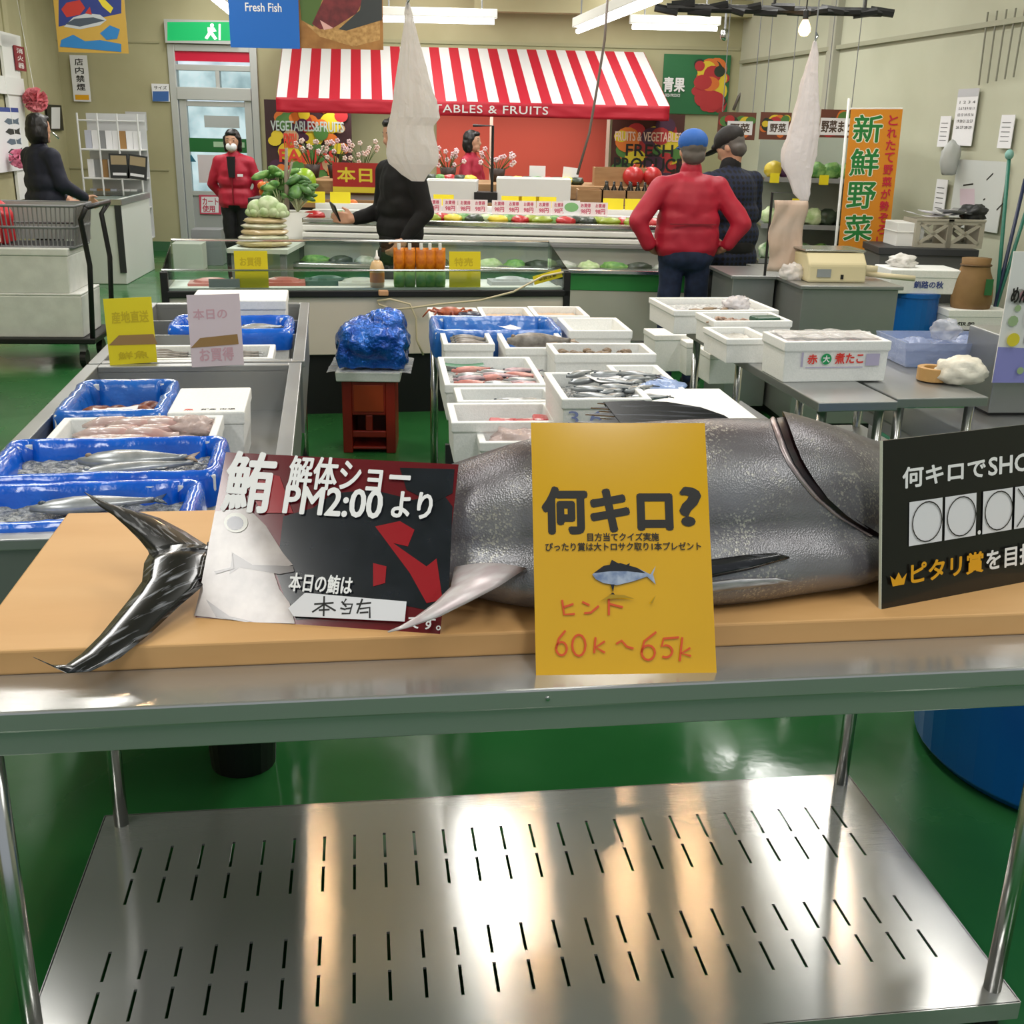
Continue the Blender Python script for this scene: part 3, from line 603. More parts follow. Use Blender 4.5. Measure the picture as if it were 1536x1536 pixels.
def film_liner(mb, w_, d_, h_, drop, depth, t=.03, amp=.006, k=0):
    """plastic sheet folded over a box rim: inner wall, rounded rim, outer skirt"""
    P = []
    for (x, y) in rr_path(w_, d_, .035, 5): P.append((x, y))
    Q = []
    for i, p in enumerate(P):
        q = P[(i+1) % len(P)]; L = math.hypot(q[0]-p[0], q[1]-p[1]); s = max(1, int(L/.018)); Q += [(p[0]+(q[0]-p[0])*j/s, p[1]+(q[1]-p[1])*j/s) for j in range(s)]
    c = (w_/2, d_/2); prof = [(-t-.012, h_-depth), (-t-.006, h_-depth*.5), (-t, h_-.01), (-t*.7, h_+.006), (-t*.3, h_+.012), (.004, h_+.008), (.012, h_-.008), (.013, h_-drop*.35), (.014, h_-drop*.7), (.010, h_-drop)]
    n = len(Q); vs = []
    for o, z in prof:
        for i, (x, y) in enumerate(Q):
            dx = max(-1, min(1, (x-c[0])/(w_/2-.035) if abs(x-c[0]) > w_/2-.04 else 0)); dy = max(-1, min(1, (y-c[1])/(d_/2-.035) if abs(y-c[1]) > d_/2-.04 else 0))
            L = math.hypot(dx, dy) or 1; a = amp*(nz((x, y, z), 22, k) + .6*nz((x, y, z), 55, k+1))
            oz = .5*amp*nz((x, y, z), 16, k+2)
            vs.append((x+dx/L*(o+a), y+dy/L*(o+a), max(.002, z+oz)))
    m = len(prof); fs = [(j*n+i, j*n+(i+1) % n, (j+1)*n+(i+1) % n, (j+1)*n+i) for j in range(m-1) for i in range(n)]
    return mb.add(vs, fs)
def blue_tray(label, A, w_, d_, h_, rz, z0, m=None, depth=.06, drop=.08, k=0):
    r = foam_box(label, A, w_, d_, h_, rz, z0); r.name = 'lined_tray'; r['category'] = 'tray'
    part('film_liner', film_liner(MB(), w_, d_, h_, drop, depth, k=k), m or BLUEF, r, smooth=True); return r
def filling(name, label, cat, root, w_, d_, z, m, amp=.008, t=.034, stuff=True, n=34, k=0, sc=40):
    """a heap surface filling a box"""
    f = MB()
    def g(i, j): x = t+(w_-2*t)*i; y = t+(d_-2*t)*j; return (x, y, z + amp*(nz((x, y, 0), sc, k)+.7*nz((x, y, 0), sc*2.3, k+1)))
    f.grid(g, n, n); N0 = len(f.v)
    f.add([(t, t, z-.03), (w_-t, t, z-.03), (w_-t, d_-t, z-.03), (t, d_-t, z-.03)], [(3, 2, 1, 0)])
    for e in ([i for i in range(n)], [n*(n-1)+i for i in range(n)], [i*n for i in range(n)], [i*n+n-1 for i in range(n)]):
        for p, q in zip(e, e[1:]):
            a, b = f.v[p], f.v[q]; f.add([a, b, (b[0], b[1], z-.03), (a[0], a[1], z-.03)], [(0, 1, 2, 3)])
    o = solo(name, label, cat, f, m, root.location, root.rotation_euler.z, smooth=True, stuff=stuff); return o
FM1 = mat('fish_silver', '83898e', .28, .4, col2='b9bcbe', vs=18); FM2 = mat('fish_back', '39434a', .3, .3, col2='56626a', vs=40); FM3 = mat('fish_red', 'b0483e', .35, .1, col2='d9a39a', vs=16)
FM4 = mat('fish_brown', '6d5a48', .4, col2='a08a70', vs=30); FM5 = mat('squid_white', 'd9cfcb', .25, col2='c49f9a', vs=14, coat=.4); FM6 = mat('fish_grey', '8b8781', .4, col2='5f5a55', vs=30)
def fish_mesh(L=.26, H=.055, T=.035, mats=(FM1, FM2), name='fish'):
    f = MB(); pr_ = [(0, .05), (.06, .45), (.16, .8), (.32, 1), (.5, .92), (.68, .6), (.82, .28), (.9, .16)]
    n = 10; vs = []; fs = []; ms = []
    for t_, r in pr_:
        for j in range(n): a = 2*math.pi*j/n; vs.append((t_*L, math.cos(a)*H/2*r, T/2 + math.sin(a)*T/2*max(.35, r)))
    k = len(pr_)
    for i in range(k-1):
        for j in range(n): fs.append((i*n+j, i*n+(j+1) % n, (i+1)*n+(j+1) % n, (i+1)*n+j)); ms.append(1 if j in (0, 9, 1) else 0)
    fs += [tuple(range(n-1, -1, -1)), tuple((k-1)*n+j for j in range(n))]; ms += [1, 0]
    f.add(vs, fs); f.m = ms
    f.prism([(.88*L, -.1*H), (L, -.55*H), (.96*L, 0), (L, .55*H), (.88*L, .1*H)], 'z', T/2-.001, T/2+.001, 1)
    f.prism([(.3*L, .46*H), (.55*L, .66*H), (.62*L, .38*H)], 'z', T/2-.001, T/2+.001, 1)
    f.prism([(.55*L, -.4*H), (.66*L, -.62*H), (.7*L, -.3*H)], 'z', T/2-.001, T/2+.001, 1)
    f.ell((.09*L, .03*H, T*.78), (.008*L/.26, .008*L/.26, T*.12), 8, 5, 1)
    return f.mesh(name, list(mats), True)
FME = {}
def lay_fish(root, spots, label, group, L=.26, H=.055, T=.03, mats=(FM1, FM2), name='fish', cat='fish'):
    """fish laid in a box: spots (x, y, z, angle) in the box's own frame"""
    key = (L, H, T, mats[0].name, mats[1].name)
    if key not in FME: FME[key] = fish_mesh(L, H, T, mats, name)
    rz = root.rotation_euler.z; R = Matrix.Rotation(rz, 3, 'Z')
    for i, (x, y, z, a) in enumerate(spots):
        q = R @ Vector((x, y, z)) + root.location
        o = put(FME[key], name, None, q, rz+a); tag(o, label[i] if isinstance(label, (list, tuple)) else label, cat, group if len(spots) > 1 else None)
def lay(root, name, label, cat, mb, mats, x, y, z, a=0, group=None, smooth=False, bev=0, solid=0):
    rz = root.rotation_euler.z; q = Matrix.Rotation(rz, 3, 'Z') @ Vector((x, y, z)) + root.location
    return solo(name, label, cat, mb, mats, q, rz+a, group, smooth=smooth, bev=bev, solid=solid)
def slip(w_=.12, d_=.07, curl=.006):
    f = MB(); f.grid(lambda i, j: ((i-.5)*w_, (j-.5)*d_, .002+curl*(2*i-1)**2), 8, 2); return f
def crumple(w_, d_, h_, k=0, amp=.35, n=20):
    f = MB()
    def g(i, j):
        a = 2*math.pi*i; b = math.pi*(j-.5); p = Vector((math.cos(b)*math.cos(a), math.cos(b)*math.sin(a), math.sin(b)))
        q = p*(1 + amp*nz(p, 2.2, k) + amp*.5*nz(p, 5, k+1)); return (q.x*w_/2, q.y*d_/2, max(0, q.z*h_/2 + h_/2*.8))
    return f.grid(g, n*2, n, close_u=True)
# ---------------------------------------------------------------- display sinks on the viewer's left
SRZ = .166; SO = Vector((-1.24, 2.12, 0)); SU = Vector((math.cos(SRZ), math.sin(SRZ), 0)); SV = Vector((-SU.y, SU.x, 0))
def SP_(u, v, z=0): return SO + SU*u + SV*v + Vector((0, 0, z))
def sink(label, v0, v1, w_, divs, fl=.63):
    r = thing('display_sink', label, 'display sink', SP_(0, v0), SRZ); L = v1-v0; t = .045; f = MB()
    f.box(0, t, 0, L, .775, .8); f.box(w_-t, w_, 0, L, .775, .8); f.box(t, w_-t, 0, t, .775, .8); f.box(t, w_-t, L-t, L, .775, .8)
    part('rim', f, STEELD, r, bev=.003)
    f = MB(); f.box(t-.004, t, t, L-t, fl, .78); f.box(w_-t, w_-t+.004, t, L-t, fl, .78); f.box(t, w_-t, t-.004, t, fl, .78); f.box(t, w_-t, L-t, L-t+.004, fl, .78); f.box(t, w_-t, t, L-t, fl-.006, fl)
    part('basin', f, STEELD, r)
    f = MB(); f.box(.01, w_-.01, .01, .022, .52, .775); f.box(.01, w_-.01, L-.022, L-.01, .52, .775); f.box(.01, .022, .022, L-.022, .52, .775); f.box(w_-.022, w_-.01, .022, L-.022, .52, .775)
    part('skirt', f, mat('grey_steel_panel', '8f9290', .42, .7), r)
    for d in divs: part('divider', MB().box(t, w_-t, d-.006, d+.006, fl, .79), STEELD, r)
    for x in (.05, w_-.05):
        for y in (.8 if v0 == 0 else .1, L-.06):
            g_ = part('leg', MB().tube([(x, y, .02), (x, y, .52)], .019, 12), STEELT, r, smooth=True); part('foot', MB().lathe([(0, 0), (.026, 0), (.026, .02), (0, .02)], 10, (x, y, 0)), BLK, g_)
    return r
sink('steel display sink of blue lined fish trays beside the cutting board', 0, 1.82, .76, [])
sink('steel display sink behind the yellow and pink price cards', 1.845, 3.30, .77, [.62, .98])
z0 = .63
trA = blue_tray('blue film lined tray at the near end of the sink, half under the board', SP_(-.06+.08, .06), .53, .29, .175, SRZ, z0, k=1)
trB = blue_tray('blue film lined tray holding a striped fish on crushed ice', SP_(.03, .375), .55, .335, .185, SRZ, z0, k=2)
trC = blue_tray('small blue film lined tray of dark red shellfish', SP_(.065, 1.01), .30, .43, .185, SRZ, z0, m=mat('blue_film_light', '1a6fd0', .25, col2='1459b4', vs=9, bump=.35, bs=26, coat=.6), k=3, depth=.07)
filling('crushed_ice', 'crushed ice filling the blue tray nearest the cutting board', 'ice', trA, .53, .29, .135, ICE, k=1)
filling('crushed_ice', 'crushed ice around the striped fish in the blue tray', 'ice', trB, .55, .335, .145, ICE, k=2)
lay_fish(trB, [(.19, .19, .148, .05)], 'striped dark fish lying on the crushed ice in the blue tray', None, .3, .085, .05, (FM1, FM4))
lay_fish(trB, [(.20, .10, .15, .25)], 'long pale silver fish slanting across the ice towards the tray rim', None, .32, .05, .035, (FM1, FM1))
lay_fish(trA, [(.16, .17, .14, .15)], 'silver fish with dark tail on the ice behind the tuna tail', None, .3, .07, .04, (FM1, FM2))
lay(trA, 'paper_slip', 'white paper slip on the ice of the blue tray by the board', 'label', slip(.15, .09), PAPER, .18, .07, .145, .1)
for i, (x, y, s) in enumerate(((.09, .17, .055), (.14, .22, .045), (.10, .24, .04), (.21, .20, .05), (.23, .27, .045), (.2, .12, .04))):
    f = MB(); f.ell((0, 0, s*.55), (s, s*.8, s*.6), 12, 8)
    for a in range(6): c_ = math.cos(a*1.05); s__ = math.sin(a*1.05); f.tube([(c_*s*.6, s__*s*.5, s*.4), (c_*s*1.3, s__*s*1.2, s*.55), (c_*s*1.5, s__*s*1.5, .004)], [.007, .006, .002], 6)
    lay(trC, 'crab', 'dark red crab in the small blue lined tray', 'crab', f, mat('crab_red', '5d1d17', .35, col2='8a4a2c', vs=30), x, y-.02, .112, i, 'crabs in the small blue tray', smooth=True)
filling('crushed_ice', 'shallow ice bed beneath the dark red crabs', 'ice', trC, .30, .43, .112, ICE, k=5, n=20)
lay(trC, 'paper_slip', 'white paper slip lying on the dark red crabs', 'label', slip(.13, .05), PAPER, .15, .13, .165, .1)
sq = foam_box('wide white foam box of pale squid behind the blue trays', SP_(.10, .715), .45, .265, .185, SRZ, z0)
filling('ice_bed', 'ice bed under the pale squid in the wide foam box', 'ice', sq, .45, .265, .14, ICEW, k=7)
def squid_mb():
    f = MB(); f.tube([(0, 0, .016), (.05, 0, .02), (.11, .002, .018), (.14, .004, .014), (.17, .005, .013)], [.004, .02, .018, .010, .012], 10)
    f.prism([(0, 0), (.05, .034), (.065, .012), (.065, -.012), (.05, -.034)], 'z', .014, .018)
    for a in (-2, -1, 0, 1, 2): f.tube([(.17, .004+a*.003, .012), (.2, a*.008, .01), (.23, a*.012, .006)], [.004, .003, .0015], 5)
    return f
sqm = squid_mb().mesh('squid', FM5, True); R = Matrix.Rotation(SRZ, 3, 'Z')
for i in range(15):
    q = R @ Vector((.04+.026*(i % 7)+.012*(i//7), .05+.07*(i//5), .145+.008*(i//5))) + sq.location
    tag(put(sqm, 'squid', None, q, SRZ + .1 + .25*math.sin(i*2.3)), 'pale squid lying in the wide white foam box', 'squid', 'squid in the wide foam box')
lay(sq, 'plastic_bag', 'clear bag of pink fish scraps in the corner of the squid box', 'bag', crumple(.13, .09, .06, 4), [film('pinkish_film', 'd8c3bd', .75)], .37, .18, .15, smooth=True)
ld = thing('lidded_foam_box', 'closed white foam box with printed lid beside the crab tray', 'foam box', SP_(.39, 1.0, z0), SRZ)
part('box_body', MB().box(0, .215, 0, .32, 0, .15, tap=.006), FOAM, ld, bev=.004); lp = part('lid', MB().box(-.004, .219, -.004, .324, .15, .19), FOAM, ld, bev=.005)
f = MB(); V, Fc = text2d('鮮魚 市場', .02); f.add([(.09+.1*a, .02+.02*b, .1905) for a, b in V], Fc); part('lid_print', f, INK, lp); f = MB(); f.add([(.04+.03*a, .02+.02*b, .1905) for a, b in text2d('魚', .03)[0]], text2d('魚', .03)[1]); part('lid_emblem', f, REDINK, lp)
# far sink
z0 = .63
def SK(px, py, z): q = at(px, py, z=z)-SO; return q.dot(SU), q.dot(SV)
lb = thing('lidded_foam_box', 'long white foam box with lid at the back of the display sink', 'foam box', SP_(.25, 2.86, z0), SRZ)
part('box_body', MB().box(0, .42, 0, .34, 0, .20, tap=.006), FOAM, lb, bev=.004); part('lid', MB().box(-.004, .424, -.004, .344, .2, .245), FOAM, lb, bev=.006)
tD = blue_tray('blue lined tray seen between the yellow and pink price cards', SP_(.20, 2.50), .19, .30, .18, SRZ, z0, k=8)
tE = blue_tray('blue lined tray showing past the pink price card', SP_(.40, 2.42), .30, .36, .18, SRZ, z0, k=9)
filling('crushed_ice', 'ice in the tray between the two price cards', 'ice', tD, .19, .30, .14, ICE, k=8, n=18); filling('crushed_ice', 'ice in the tray past the pink price card', 'ice', tE, .30, .36, .14, ICE, k=9, n=18)
lay_fish(tD, [(.03, .1, .145, .3)], 'small pale fish on ice between the price cards', None, .13, .045, .03)
lay_fish(tE, [(.05, .12, .145, .2), (.08, .2, .145, .1)], 'dark backed fish on ice in the tray past the pink card', 'fish past the pink card', .2, .05, .035)
fA = foam_box('low white foam box of mixed fish behind the yellow price card', SP_(.11, 1.93), .26, .28, .165, SRZ, z0); fB = foam_box('low white foam box of mixed fish behind the pink price card', SP_(.38, 1.93), .27, .28, .165, SRZ, z0)
for fx, nm in ((fA, 'yellow'), (fB, 'pink')):
    filling('ice_bed', 'ice bed in the low foam box behind the %s card' % nm, 'ice', fx, .26, .28, .12, ICEW, k=11, n=18)
    lay_fish(fx, [(.04, .07+.04*i, .125, .1*i) for i in range(5)], 'greyish fish in the low foam box behind the %s price card' % nm, 'fish behind the %s card' % nm, .19, .04, .03, (FM6, FM1))
def price_card(label, bl, br, tl, ytop, m, ink, lines, tape):
    c = lean('price_card', label, bl, br, .8, ytop, tl, m, th=.002); c.root['category'] = 'price card'
    for t_, b in lines: c.text(t_, b, ink, .02)
    c.poly(tape, BROWNTAPE, 'brown_tape'); return c
PINKC = mat('pale_pink_card', 'd9cbd3', .5); FY = mat('faded_yellow_ink', 'c9b414', .5); FP = mat('faded_pink_ink', 'cfa6b2', .5)
YCARD = mat('card_yellow_matte', 'e6d51a', .5)
price_card('yellow price card taped with brown tape, standing on the sink rim', (165, 548), (236, 543), .235, 3, YCARD, FY, [('産地直送', (168, 465, 222, 486)), ('鮮魚', (178, 525, 222, 540))], [(163, 518), (178, 503), (230, 501), (236, 516)])
price_card('pale pink price card taped with brown tape, standing on the sink rim', (288, 551), (366, 547), .255, 3, PINKC, FP, [('本日の', (290, 462, 340, 480)), ('お買得', (300, 520, 350, 543))], [(286, 522), (300, 507), (356, 501), (358, 516)])
# black bucket under the sink
f = MB(); f.lathe([(0, 0), (.085, 0), (.10, .22), (.094, .22), (.08, .01), (0, .01)], 24); solo('bucket', 'black round bucket standing on the floor under the display sink', 'bucket', f, BLK, (-.71, 2.60, 0), smooth=False, bev=.002)
# ---------------------------------------------------------------- red crate with foil bundle
cr = thing('bottle_crate', 'dark red plastic bottle crate standing on end between the displays', 'crate', (-.895, 5.6, 0), .05)
CRED = mat('crate_red', '8c2212', .4, col2='7a1c10', vs=6); f = MB(); CW, CH, CD = .275, .385, .28
for x in (0, CW-.05): f.box(x, x+.05, 0, CD, 0, CH)
for y in (0, CD-.02): f.box(.05, CW-.05, y, y+.02, .205, CH-.0); f.box(.05, CW-.05, y, y+.02, .085, .12); f.box(CW/2-.018, CW/2+.018, y, y+.02, .12, .205)
f.box(.05, CW-.05, 0, CD, .02, .035); f.box(.05, CW-.05, CD-.03, CD-.02, .03, CH-.03); f.box(.05, CW-.05, .02, CD-.02, CH-.03, CH)
part('crate_body', f, CRED, cr, bev=.005); f = MB(); f.box(.06, CW-.06, -.003, .0, .225, CH-.02); part('front_panel', f, mat('crate_orange', '9c3a14', .4), cr, bev=.003, label='slightly lighter orange-brown panel')
lidb = solo('foam_slab', 'white foam lid on top of the dark red crate', 'foam slab', MB().box(-.02, .315, -.02, .3, 0, .05, tap=.004), FOAM, (-.905, 5.6, .385), .05, bev=.005)
f = MB(); f.grid(lambda i, j: (-.06+.43*i, -.05+.4*j, .0035+.012*abs(nz((i, j, 0), 5))), 24, 24); solo('clear_film_sheet', 'crinkled clear film sheet under the blue foil bundle', 'film sheet', f, film('clear_crinkle', 'dfe6ea', .45), (-.905, 5.6, .436), .05, smooth=True)
f = MB(); f.ell((0, 0, .13), (.2, .19, .125), 24, 14); f.box(-.17, .17, -.15, .16, .0, .14); f.ell((.06, 0, .2), (.12, .13, .09)); f.ell((-.1, -.02, .15), (.09, .12, .09))
def crump(co, n_): a = abs(nz(co, 9, 1)); b = abs(nz(co, 22, 2)); q = co + n_*(.03*(a-.25) + .016*(b-.25)); q.z = max(.0, q.z); return q
fb = fuse(f, 'foil_bundle', mat('blue_foil', '1468cc', .14, .5, col2='0a46a8', vs=14, bump=1, bs=60, coat=.5), None, .012, 3, crump, (-.745, 5.74, .45), .05)
tag(fb, 'crumpled shiny blue foil bundle on the white foam lid', 'foil bundle')
# ---------------------------------------------------------------- centre fish stand
CRZ = .12; TZ = .66
ca = at(676, 634, z=.79); cs = thing('fish_stand', 'steel table carrying the rows of white fish boxes behind the tuna', 'table', (ca.x-.0, ca.y+.02, 0), CRZ)
part('tabletop', MB().box(.03, .92, .0, 2.35, TZ-.03, TZ), STEELD, cs, bev=.003)
for x in (.05, .85):
    for y in (.1, 2.2): part('leg', MB().tube([(x, y, 0), (x, y, TZ-.03)], .02, 10), STEELT, cs, smooth=True)
part('skirt', MB().box(.0, .9, .3, .32, .05, TZ-.03), DGREY, cs)
ZT = .79; H_ = .13
bg, w_, d_, _ = pbox('white foam box with red packs, at the near corner of the stand', (677, 634), (842, 634), (657, 604), ZT, H_, CRZ)
filling('ice_bed', 'ice bed beneath the red packs', 'ice', bg, w_, d_, .07, ICEW, k=20, n=20)
RP = mat('red_pack', 'c41f2c', .3, col2='e0c9c4', vs=28, lo=.5, hi=.6, coat=.4)
for i, (x, y, a) in enumerate(((.10, .10, .1), (.17, .12, -.15), (.25, .10, .2), (.31, .13, -.1))):
    lay(bg, 'fish_pack', 'red and white fish pack in the near corner foam box', 'fish pack', MB().box(-.045, .045, -.035, .035, 0, .022), RP, x, y, .08+.004*i, a, 'red packs in the near foam box', bev=.006)
bh, w_, d_, _ = pbox('white foam box with a clear bag, lowest and nearest behind the tuna', (719, 664), (866, 664), (702, 636), .755, .12, CRZ); bh.location.z = .635
lay(bh, 'plastic_bag', 'clear red-edged bag in the foam box nearest the tuna', 'bag', crumple(.2, .12, .09, 3), film('pink_edge_film', 'e6cfcb', .7), .14, .08, .06, smooth=True)
bf, w_, d_, _ = pbox('white foam box of a few slim fish, second row from the tuna', (686, 602), (836, 601), (667, 581), ZT, H_, CRZ)
filling('ice_bed', 'ice bed in the second row foam box', 'ice', bf, w_, d_, .08, ICEW, k=21, n=20)
lay_fish(bf, [(.06, .07, .085, .1), (.12, .12, .085, -.1), (.16, .08, .09, .2)], 'slim silver fish in the second row foam box', 'fish in the second row box', .19, .035, .03)
be, w_, d_, _ = pbox('white foam box of mixed red and silver fish with a green leaf sheet', (667, 577), (820, 575), (655, 535), ZT, H_, CRZ)
filling('ice_bed', 'ice bed under the mixed red and silver fish', 'ice', be, w_, d_, .085, ICEW, k=22)
PURP = mat('fish_purple', '7b4a5c', .35, .2, col2='c8b3b8', vs=22)
for i, mm in enumerate(((FM1, FM3), (PURP, FM2), (FM3, FM2))):
    lay_fish(be, [(.04+.09*((j+i) % 3), .05+.05*j+.015*i, .09+.004*j, .25*math.sin(j*3+i)) for j in range(5)], ['silver fish with red back, in the mixed fish box', 'purplish fish in the mixed fish box', 'reddish fish with dark back, in the mixed fish box'][i], ['silver-red fish of the mixed box', 'purplish fish of the mixed box', 'reddish fish of the mixed box'][i], .17, .035, .028, mm)
lay(be, 'green_sheet', 'green plastic sheet at the back of the mixed fish box', 'sheet', slip(.15, .06), mat('green_sheet', '3b7b58', .4), .1, d_-.06, .105)
bc, w_, d_, _ = pbox('small white foam box of spotted grey fish in the fourth row', (665, 516), (741, 513), (654, 497), ZT, H_, CRZ)
filling('ice_bed', 'ice bed under the spotted grey fish', 'ice', bc, w_, d_, .09, ICEW, k=23, n=16)
lay_fish(bc, [(.04, .06+.05*i, .095, .12*(-1)**i) for i in range(4)], 'spotted grey fish in the small fourth row box', 'spotted fish of the fourth row', .17, .05, .04, (FM6, FM2))
bc2, w_, d_, _ = pbox('white foam box with one thick grey fish across it', (758, 522), (850, 514), (744, 495), ZT, H_, CRZ)
lay_fish(bc2, [(.02, .13, .1, .02)], 'thick grey brown fish lying across a white foam box', None, .3, .09, .07, (FM6, FM4))
A, w_, d_ = frame_from((653, 499), (838, 494), (643, 480), ZT, CRZ)
bb = blue_tray('long blue lined tray in the fifth row of the centre stand', A, w_, d_+.06, H_, CRZ, ZT-H_, BLUEL, depth=.05, drop=.11, k=12)
lay_fish(bb, [(.08, .1, .09, .1), (.25, .09, .09, .2), (.4, .1, .09, -.1)], 'grey fish in the long blue lined tray', 'fish in the long blue tray', .16, .045, .03, (FM6, FM2))
lay(bb, 'paper_slip', 'white printed slip on the rim of the long blue tray', 'label', slip(.07, .1), PAPER, .33, .08, .135, .4)
for i, (fl, fr, bl, lab, mm) in enumerate((((645, 478), (722, 476), (634, 461), 'white foam box of red crab and a dark pack in the rearmost row', FM3), ((724, 476), (801, 474), (709, 460), 'white foam box of pale fillets, middle of the rearmost row', FM5), ((803, 474), (884, 473), (788, 459), 'white foam box of pale fillets at the far end of the rearmost row', FM5))):
    bx, w_, d_, _ = pbox(lab, fl, fr, bl, ZT, H_, CRZ)
    filling('fish_fillets' if i else 'ice_bed', ['ice under the red crab in the rearmost row', 'pale fillets filling the middle rearmost box', 'pale fillets filling the end rearmost box'][i], 'fillets' if i else 'ice', bx, w_, d_, .10, mat('pale_fillet', 'd3bda4', .5, col2='c7a98c', vs=9) if i else ICEW, k=30+i, n=18)
    if i == 0:
        f = MB(); f.ell((0, 0, .03), (.06, .045, .03), 12, 8)
        for a in range(8): c_ = math.cos(a*.8); s__ = math.sin(a*.8); f.tube([(c_*.05, s__*.035, .03), (c_*.1, s__*.07, .045), (c_*.13, s__*.1, .01)], [.008, .006, .003], 6)
        lay(bx, 'crab', 'orange red crab in the rearmost foam box', 'crab', f, mat('crab_orange', 'b4603a', .4, col2='8a3a28', vs=30), .10, .14, .105, smooth=True)
        lay(bx, 'sea_urchin_pack', 'round dark blue pack beside the orange crab', 'pack', MB().lathe([(0, 0), (.055, 0), (.06, .025), (.05, .04), (0, .042)], 18), mat('dark_blue_pack', '1c2440', .35), .19, .09, .105, smooth=True)
bd, w_, d_, _ = pbox('white foam box of brown clams on the centre stand', (832, 531), (989, 534), (813, 514), .81, .15, CRZ)
filling('ice_bed', 'ice bed beneath the brown clams', 'ice', bd, w_, d_, .10, ICEW, k=24, n=20)
SHM = mat('clam_shell', '8a7358', .45, col2='4f4032', vs=40); f = MB(); f.ell((0, 0, .012), (.022, .017, .012), 10, 6); shell = f.mesh('clam', SHM, True); R = Matrix.Rotation(CRZ, 3, 'Z')
for i in range(46):
    q = R @ Vector((.05+(w_-.1)*random.random(), .045+(d_-.09)*random.random(), .105+.012*random.random())) + bd.location; tag(put(shell, 'clam', None, q, random.random()*6), 'brown clam in the clam box', 'clam', 'clams in the foam box')
bem, w_, d_, _ = pbox('empty white foam box beyond the clam box', (854, 496), (949, 496), (838, 476), .81, .15, CRZ)
bj, w_, d_, _ = pbox('white foam box with a pale blue bag under its rim', (945, 585), (1022, 578), (928, 547), .78, .12, CRZ)
lay(bj, 'plastic_bag', 'pale blue plastic bag spilling from the foam box', 'bag', crumple(.22, .2, .08, 6), film('blue_bag_film', '9db8ea', .75), .10, .09, .075, smooth=True)
bi0, w_, d_, _ = pbox('plain white foam box supporting the note-topped fish box', (850, 640), (975, 632), (818, 592), .775, .115, CRZ)
bi, w_, d_, _ = pbox('white foam box marked 36 in blue, holding fish under a white note', (843, 599), (970, 590), (812, 558), .90, .125, CRZ)
filling('ice_bed', 'ice bed of the foam box marked 36', 'ice', bi, w_, d_, .085, ICE, k=25)
lay_fish(bi, [(.05+.08*(j % 3), .06+.045*(j//3)+.01*(j % 3), .092+.003*j, .5*math.sin(j*1.7)+.2) for j in range(15)], 'small dark silver fish in the box marked 36', 'fish in the box marked 36', .14, .03, .024, (FM1, FM2))
lay(bi, 'paper_note', 'blank white note lying on the fish in the box marked 36', 'note', slip(.10, .1, .004), PAPER, .17, .22, .135, .25)
f = MB(); V, Fc = text2d('3 6', .0); f.add([(.02+.10*a, -.0015, .05+.04*b) for a, b in V], Fc); part('handwriting', f, mat('blue_marker', '8a95c8', .5), bi)
bk, w_, d_, _ = pbox('white foam box behind the tuna dorsal fin', (960, 640), (1126, 632), (930, 594), .77, .11, CRZ)
part('lid', MB().box(-.004, w_+.004, -.004, d_+.004, .11, .135), FOAM, bk, bev=.005)
# ---------------------------------------------------------------- steel tables on the viewer's right and their boxes
RRZ = .17; QZ = .75
def steel_table(label, fl, fr, L, zt, rz, extra=0, shelf=True, wd=None):
    A = at(*fl, z=zt); B = at(*fr, z=zt); U = Vector((math.cos(rz), math.sin(rz), 0)); w_ = wd or (B-A).dot(U)
    r = thing('steel_table', label, 'table', (A.x, A.y, 0), rz); part('tabletop', MB().box(0, w_, 0, L, zt-.035, zt), STEELD, r, bev=.004)
    for x in (.04, w_-.04):
        for y in (.05, L-.05): part('leg', MB().tube([(x, y, 0), (x, y, zt-.035)], .018, 12), STEELT, r, smooth=True)
    if shelf: part('lower_shelf', MB().box(.0, w_, .02, L-.02, .38, .40), STEELD, r, bev=.003)
    return r
T1 = steel_table('narrow steel table under the row of printed foam boxes', (1228, 604), (1352, 604), 1.5, QZ, RRZ, wd=.30)
T2 = steel_table('steel table holding the clear bags and the tape roll', (1346, 598), (1481, 598), .95, QZ-.005, RRZ, wd=.36)
r1, w_, d_, _ = pbox('white foam box of pale shellfish at the back of the side table', (1011, 466), (1153, 459), (992, 446), .86, .11, RRZ)
filling('ice_bed', 'ice bed in the rear side table box', 'ice', r1, w_, d_, .08, ICEW, k=40, n=18)
lay_fish(r1, [(.1+.08*i, .1+.03*(i % 2), .085, .4*i) for i in range(4)], 'small brown fish in the rear side table box', 'fish in the rear side box', .1, .03, .02, (FM4, FM6))
lay(r1, 'plastic_bag', 'clear crumpled bag on the rim of the rear side table box', 'bag', crumple(.13, .1, .07, 9), film('whitish_film', 'e8e4ea', .6), .36, .16, .09, smooth=True)
r2, w_, d_, _ = pbox('white foam box of shrimp and green packs on the side table', (1071, 482), (1186, 480), (1038, 468), .87, .12, RRZ)
filling('ice_bed', 'ice bed beneath the shrimp', 'ice', r2, w_, d_, .09, ICEW, k=41, n=18)
f = MB(); f.tube([(0, 0, .01), (.02, .006, .016), (.045, .004, .012), (.06, -.006, .008)], [.004, .009, .008, .003], 7); shm = f.mesh('shrimp', mat('shrimp_brown', '8a6a5a', .4, col2='b5a08c', vs=40), True); R = Matrix.Rotation(RRZ, 3, 'Z')
for i in range(12):
    q = R @ Vector((.05+.03*(i % 4), .05+.035*(i//4), .095)) + r2.location; tag(put(shm, 'shrimp', None, q, i*.9), 'brown shrimp in the side table box', 'shrimp', 'shrimp in the side table box')
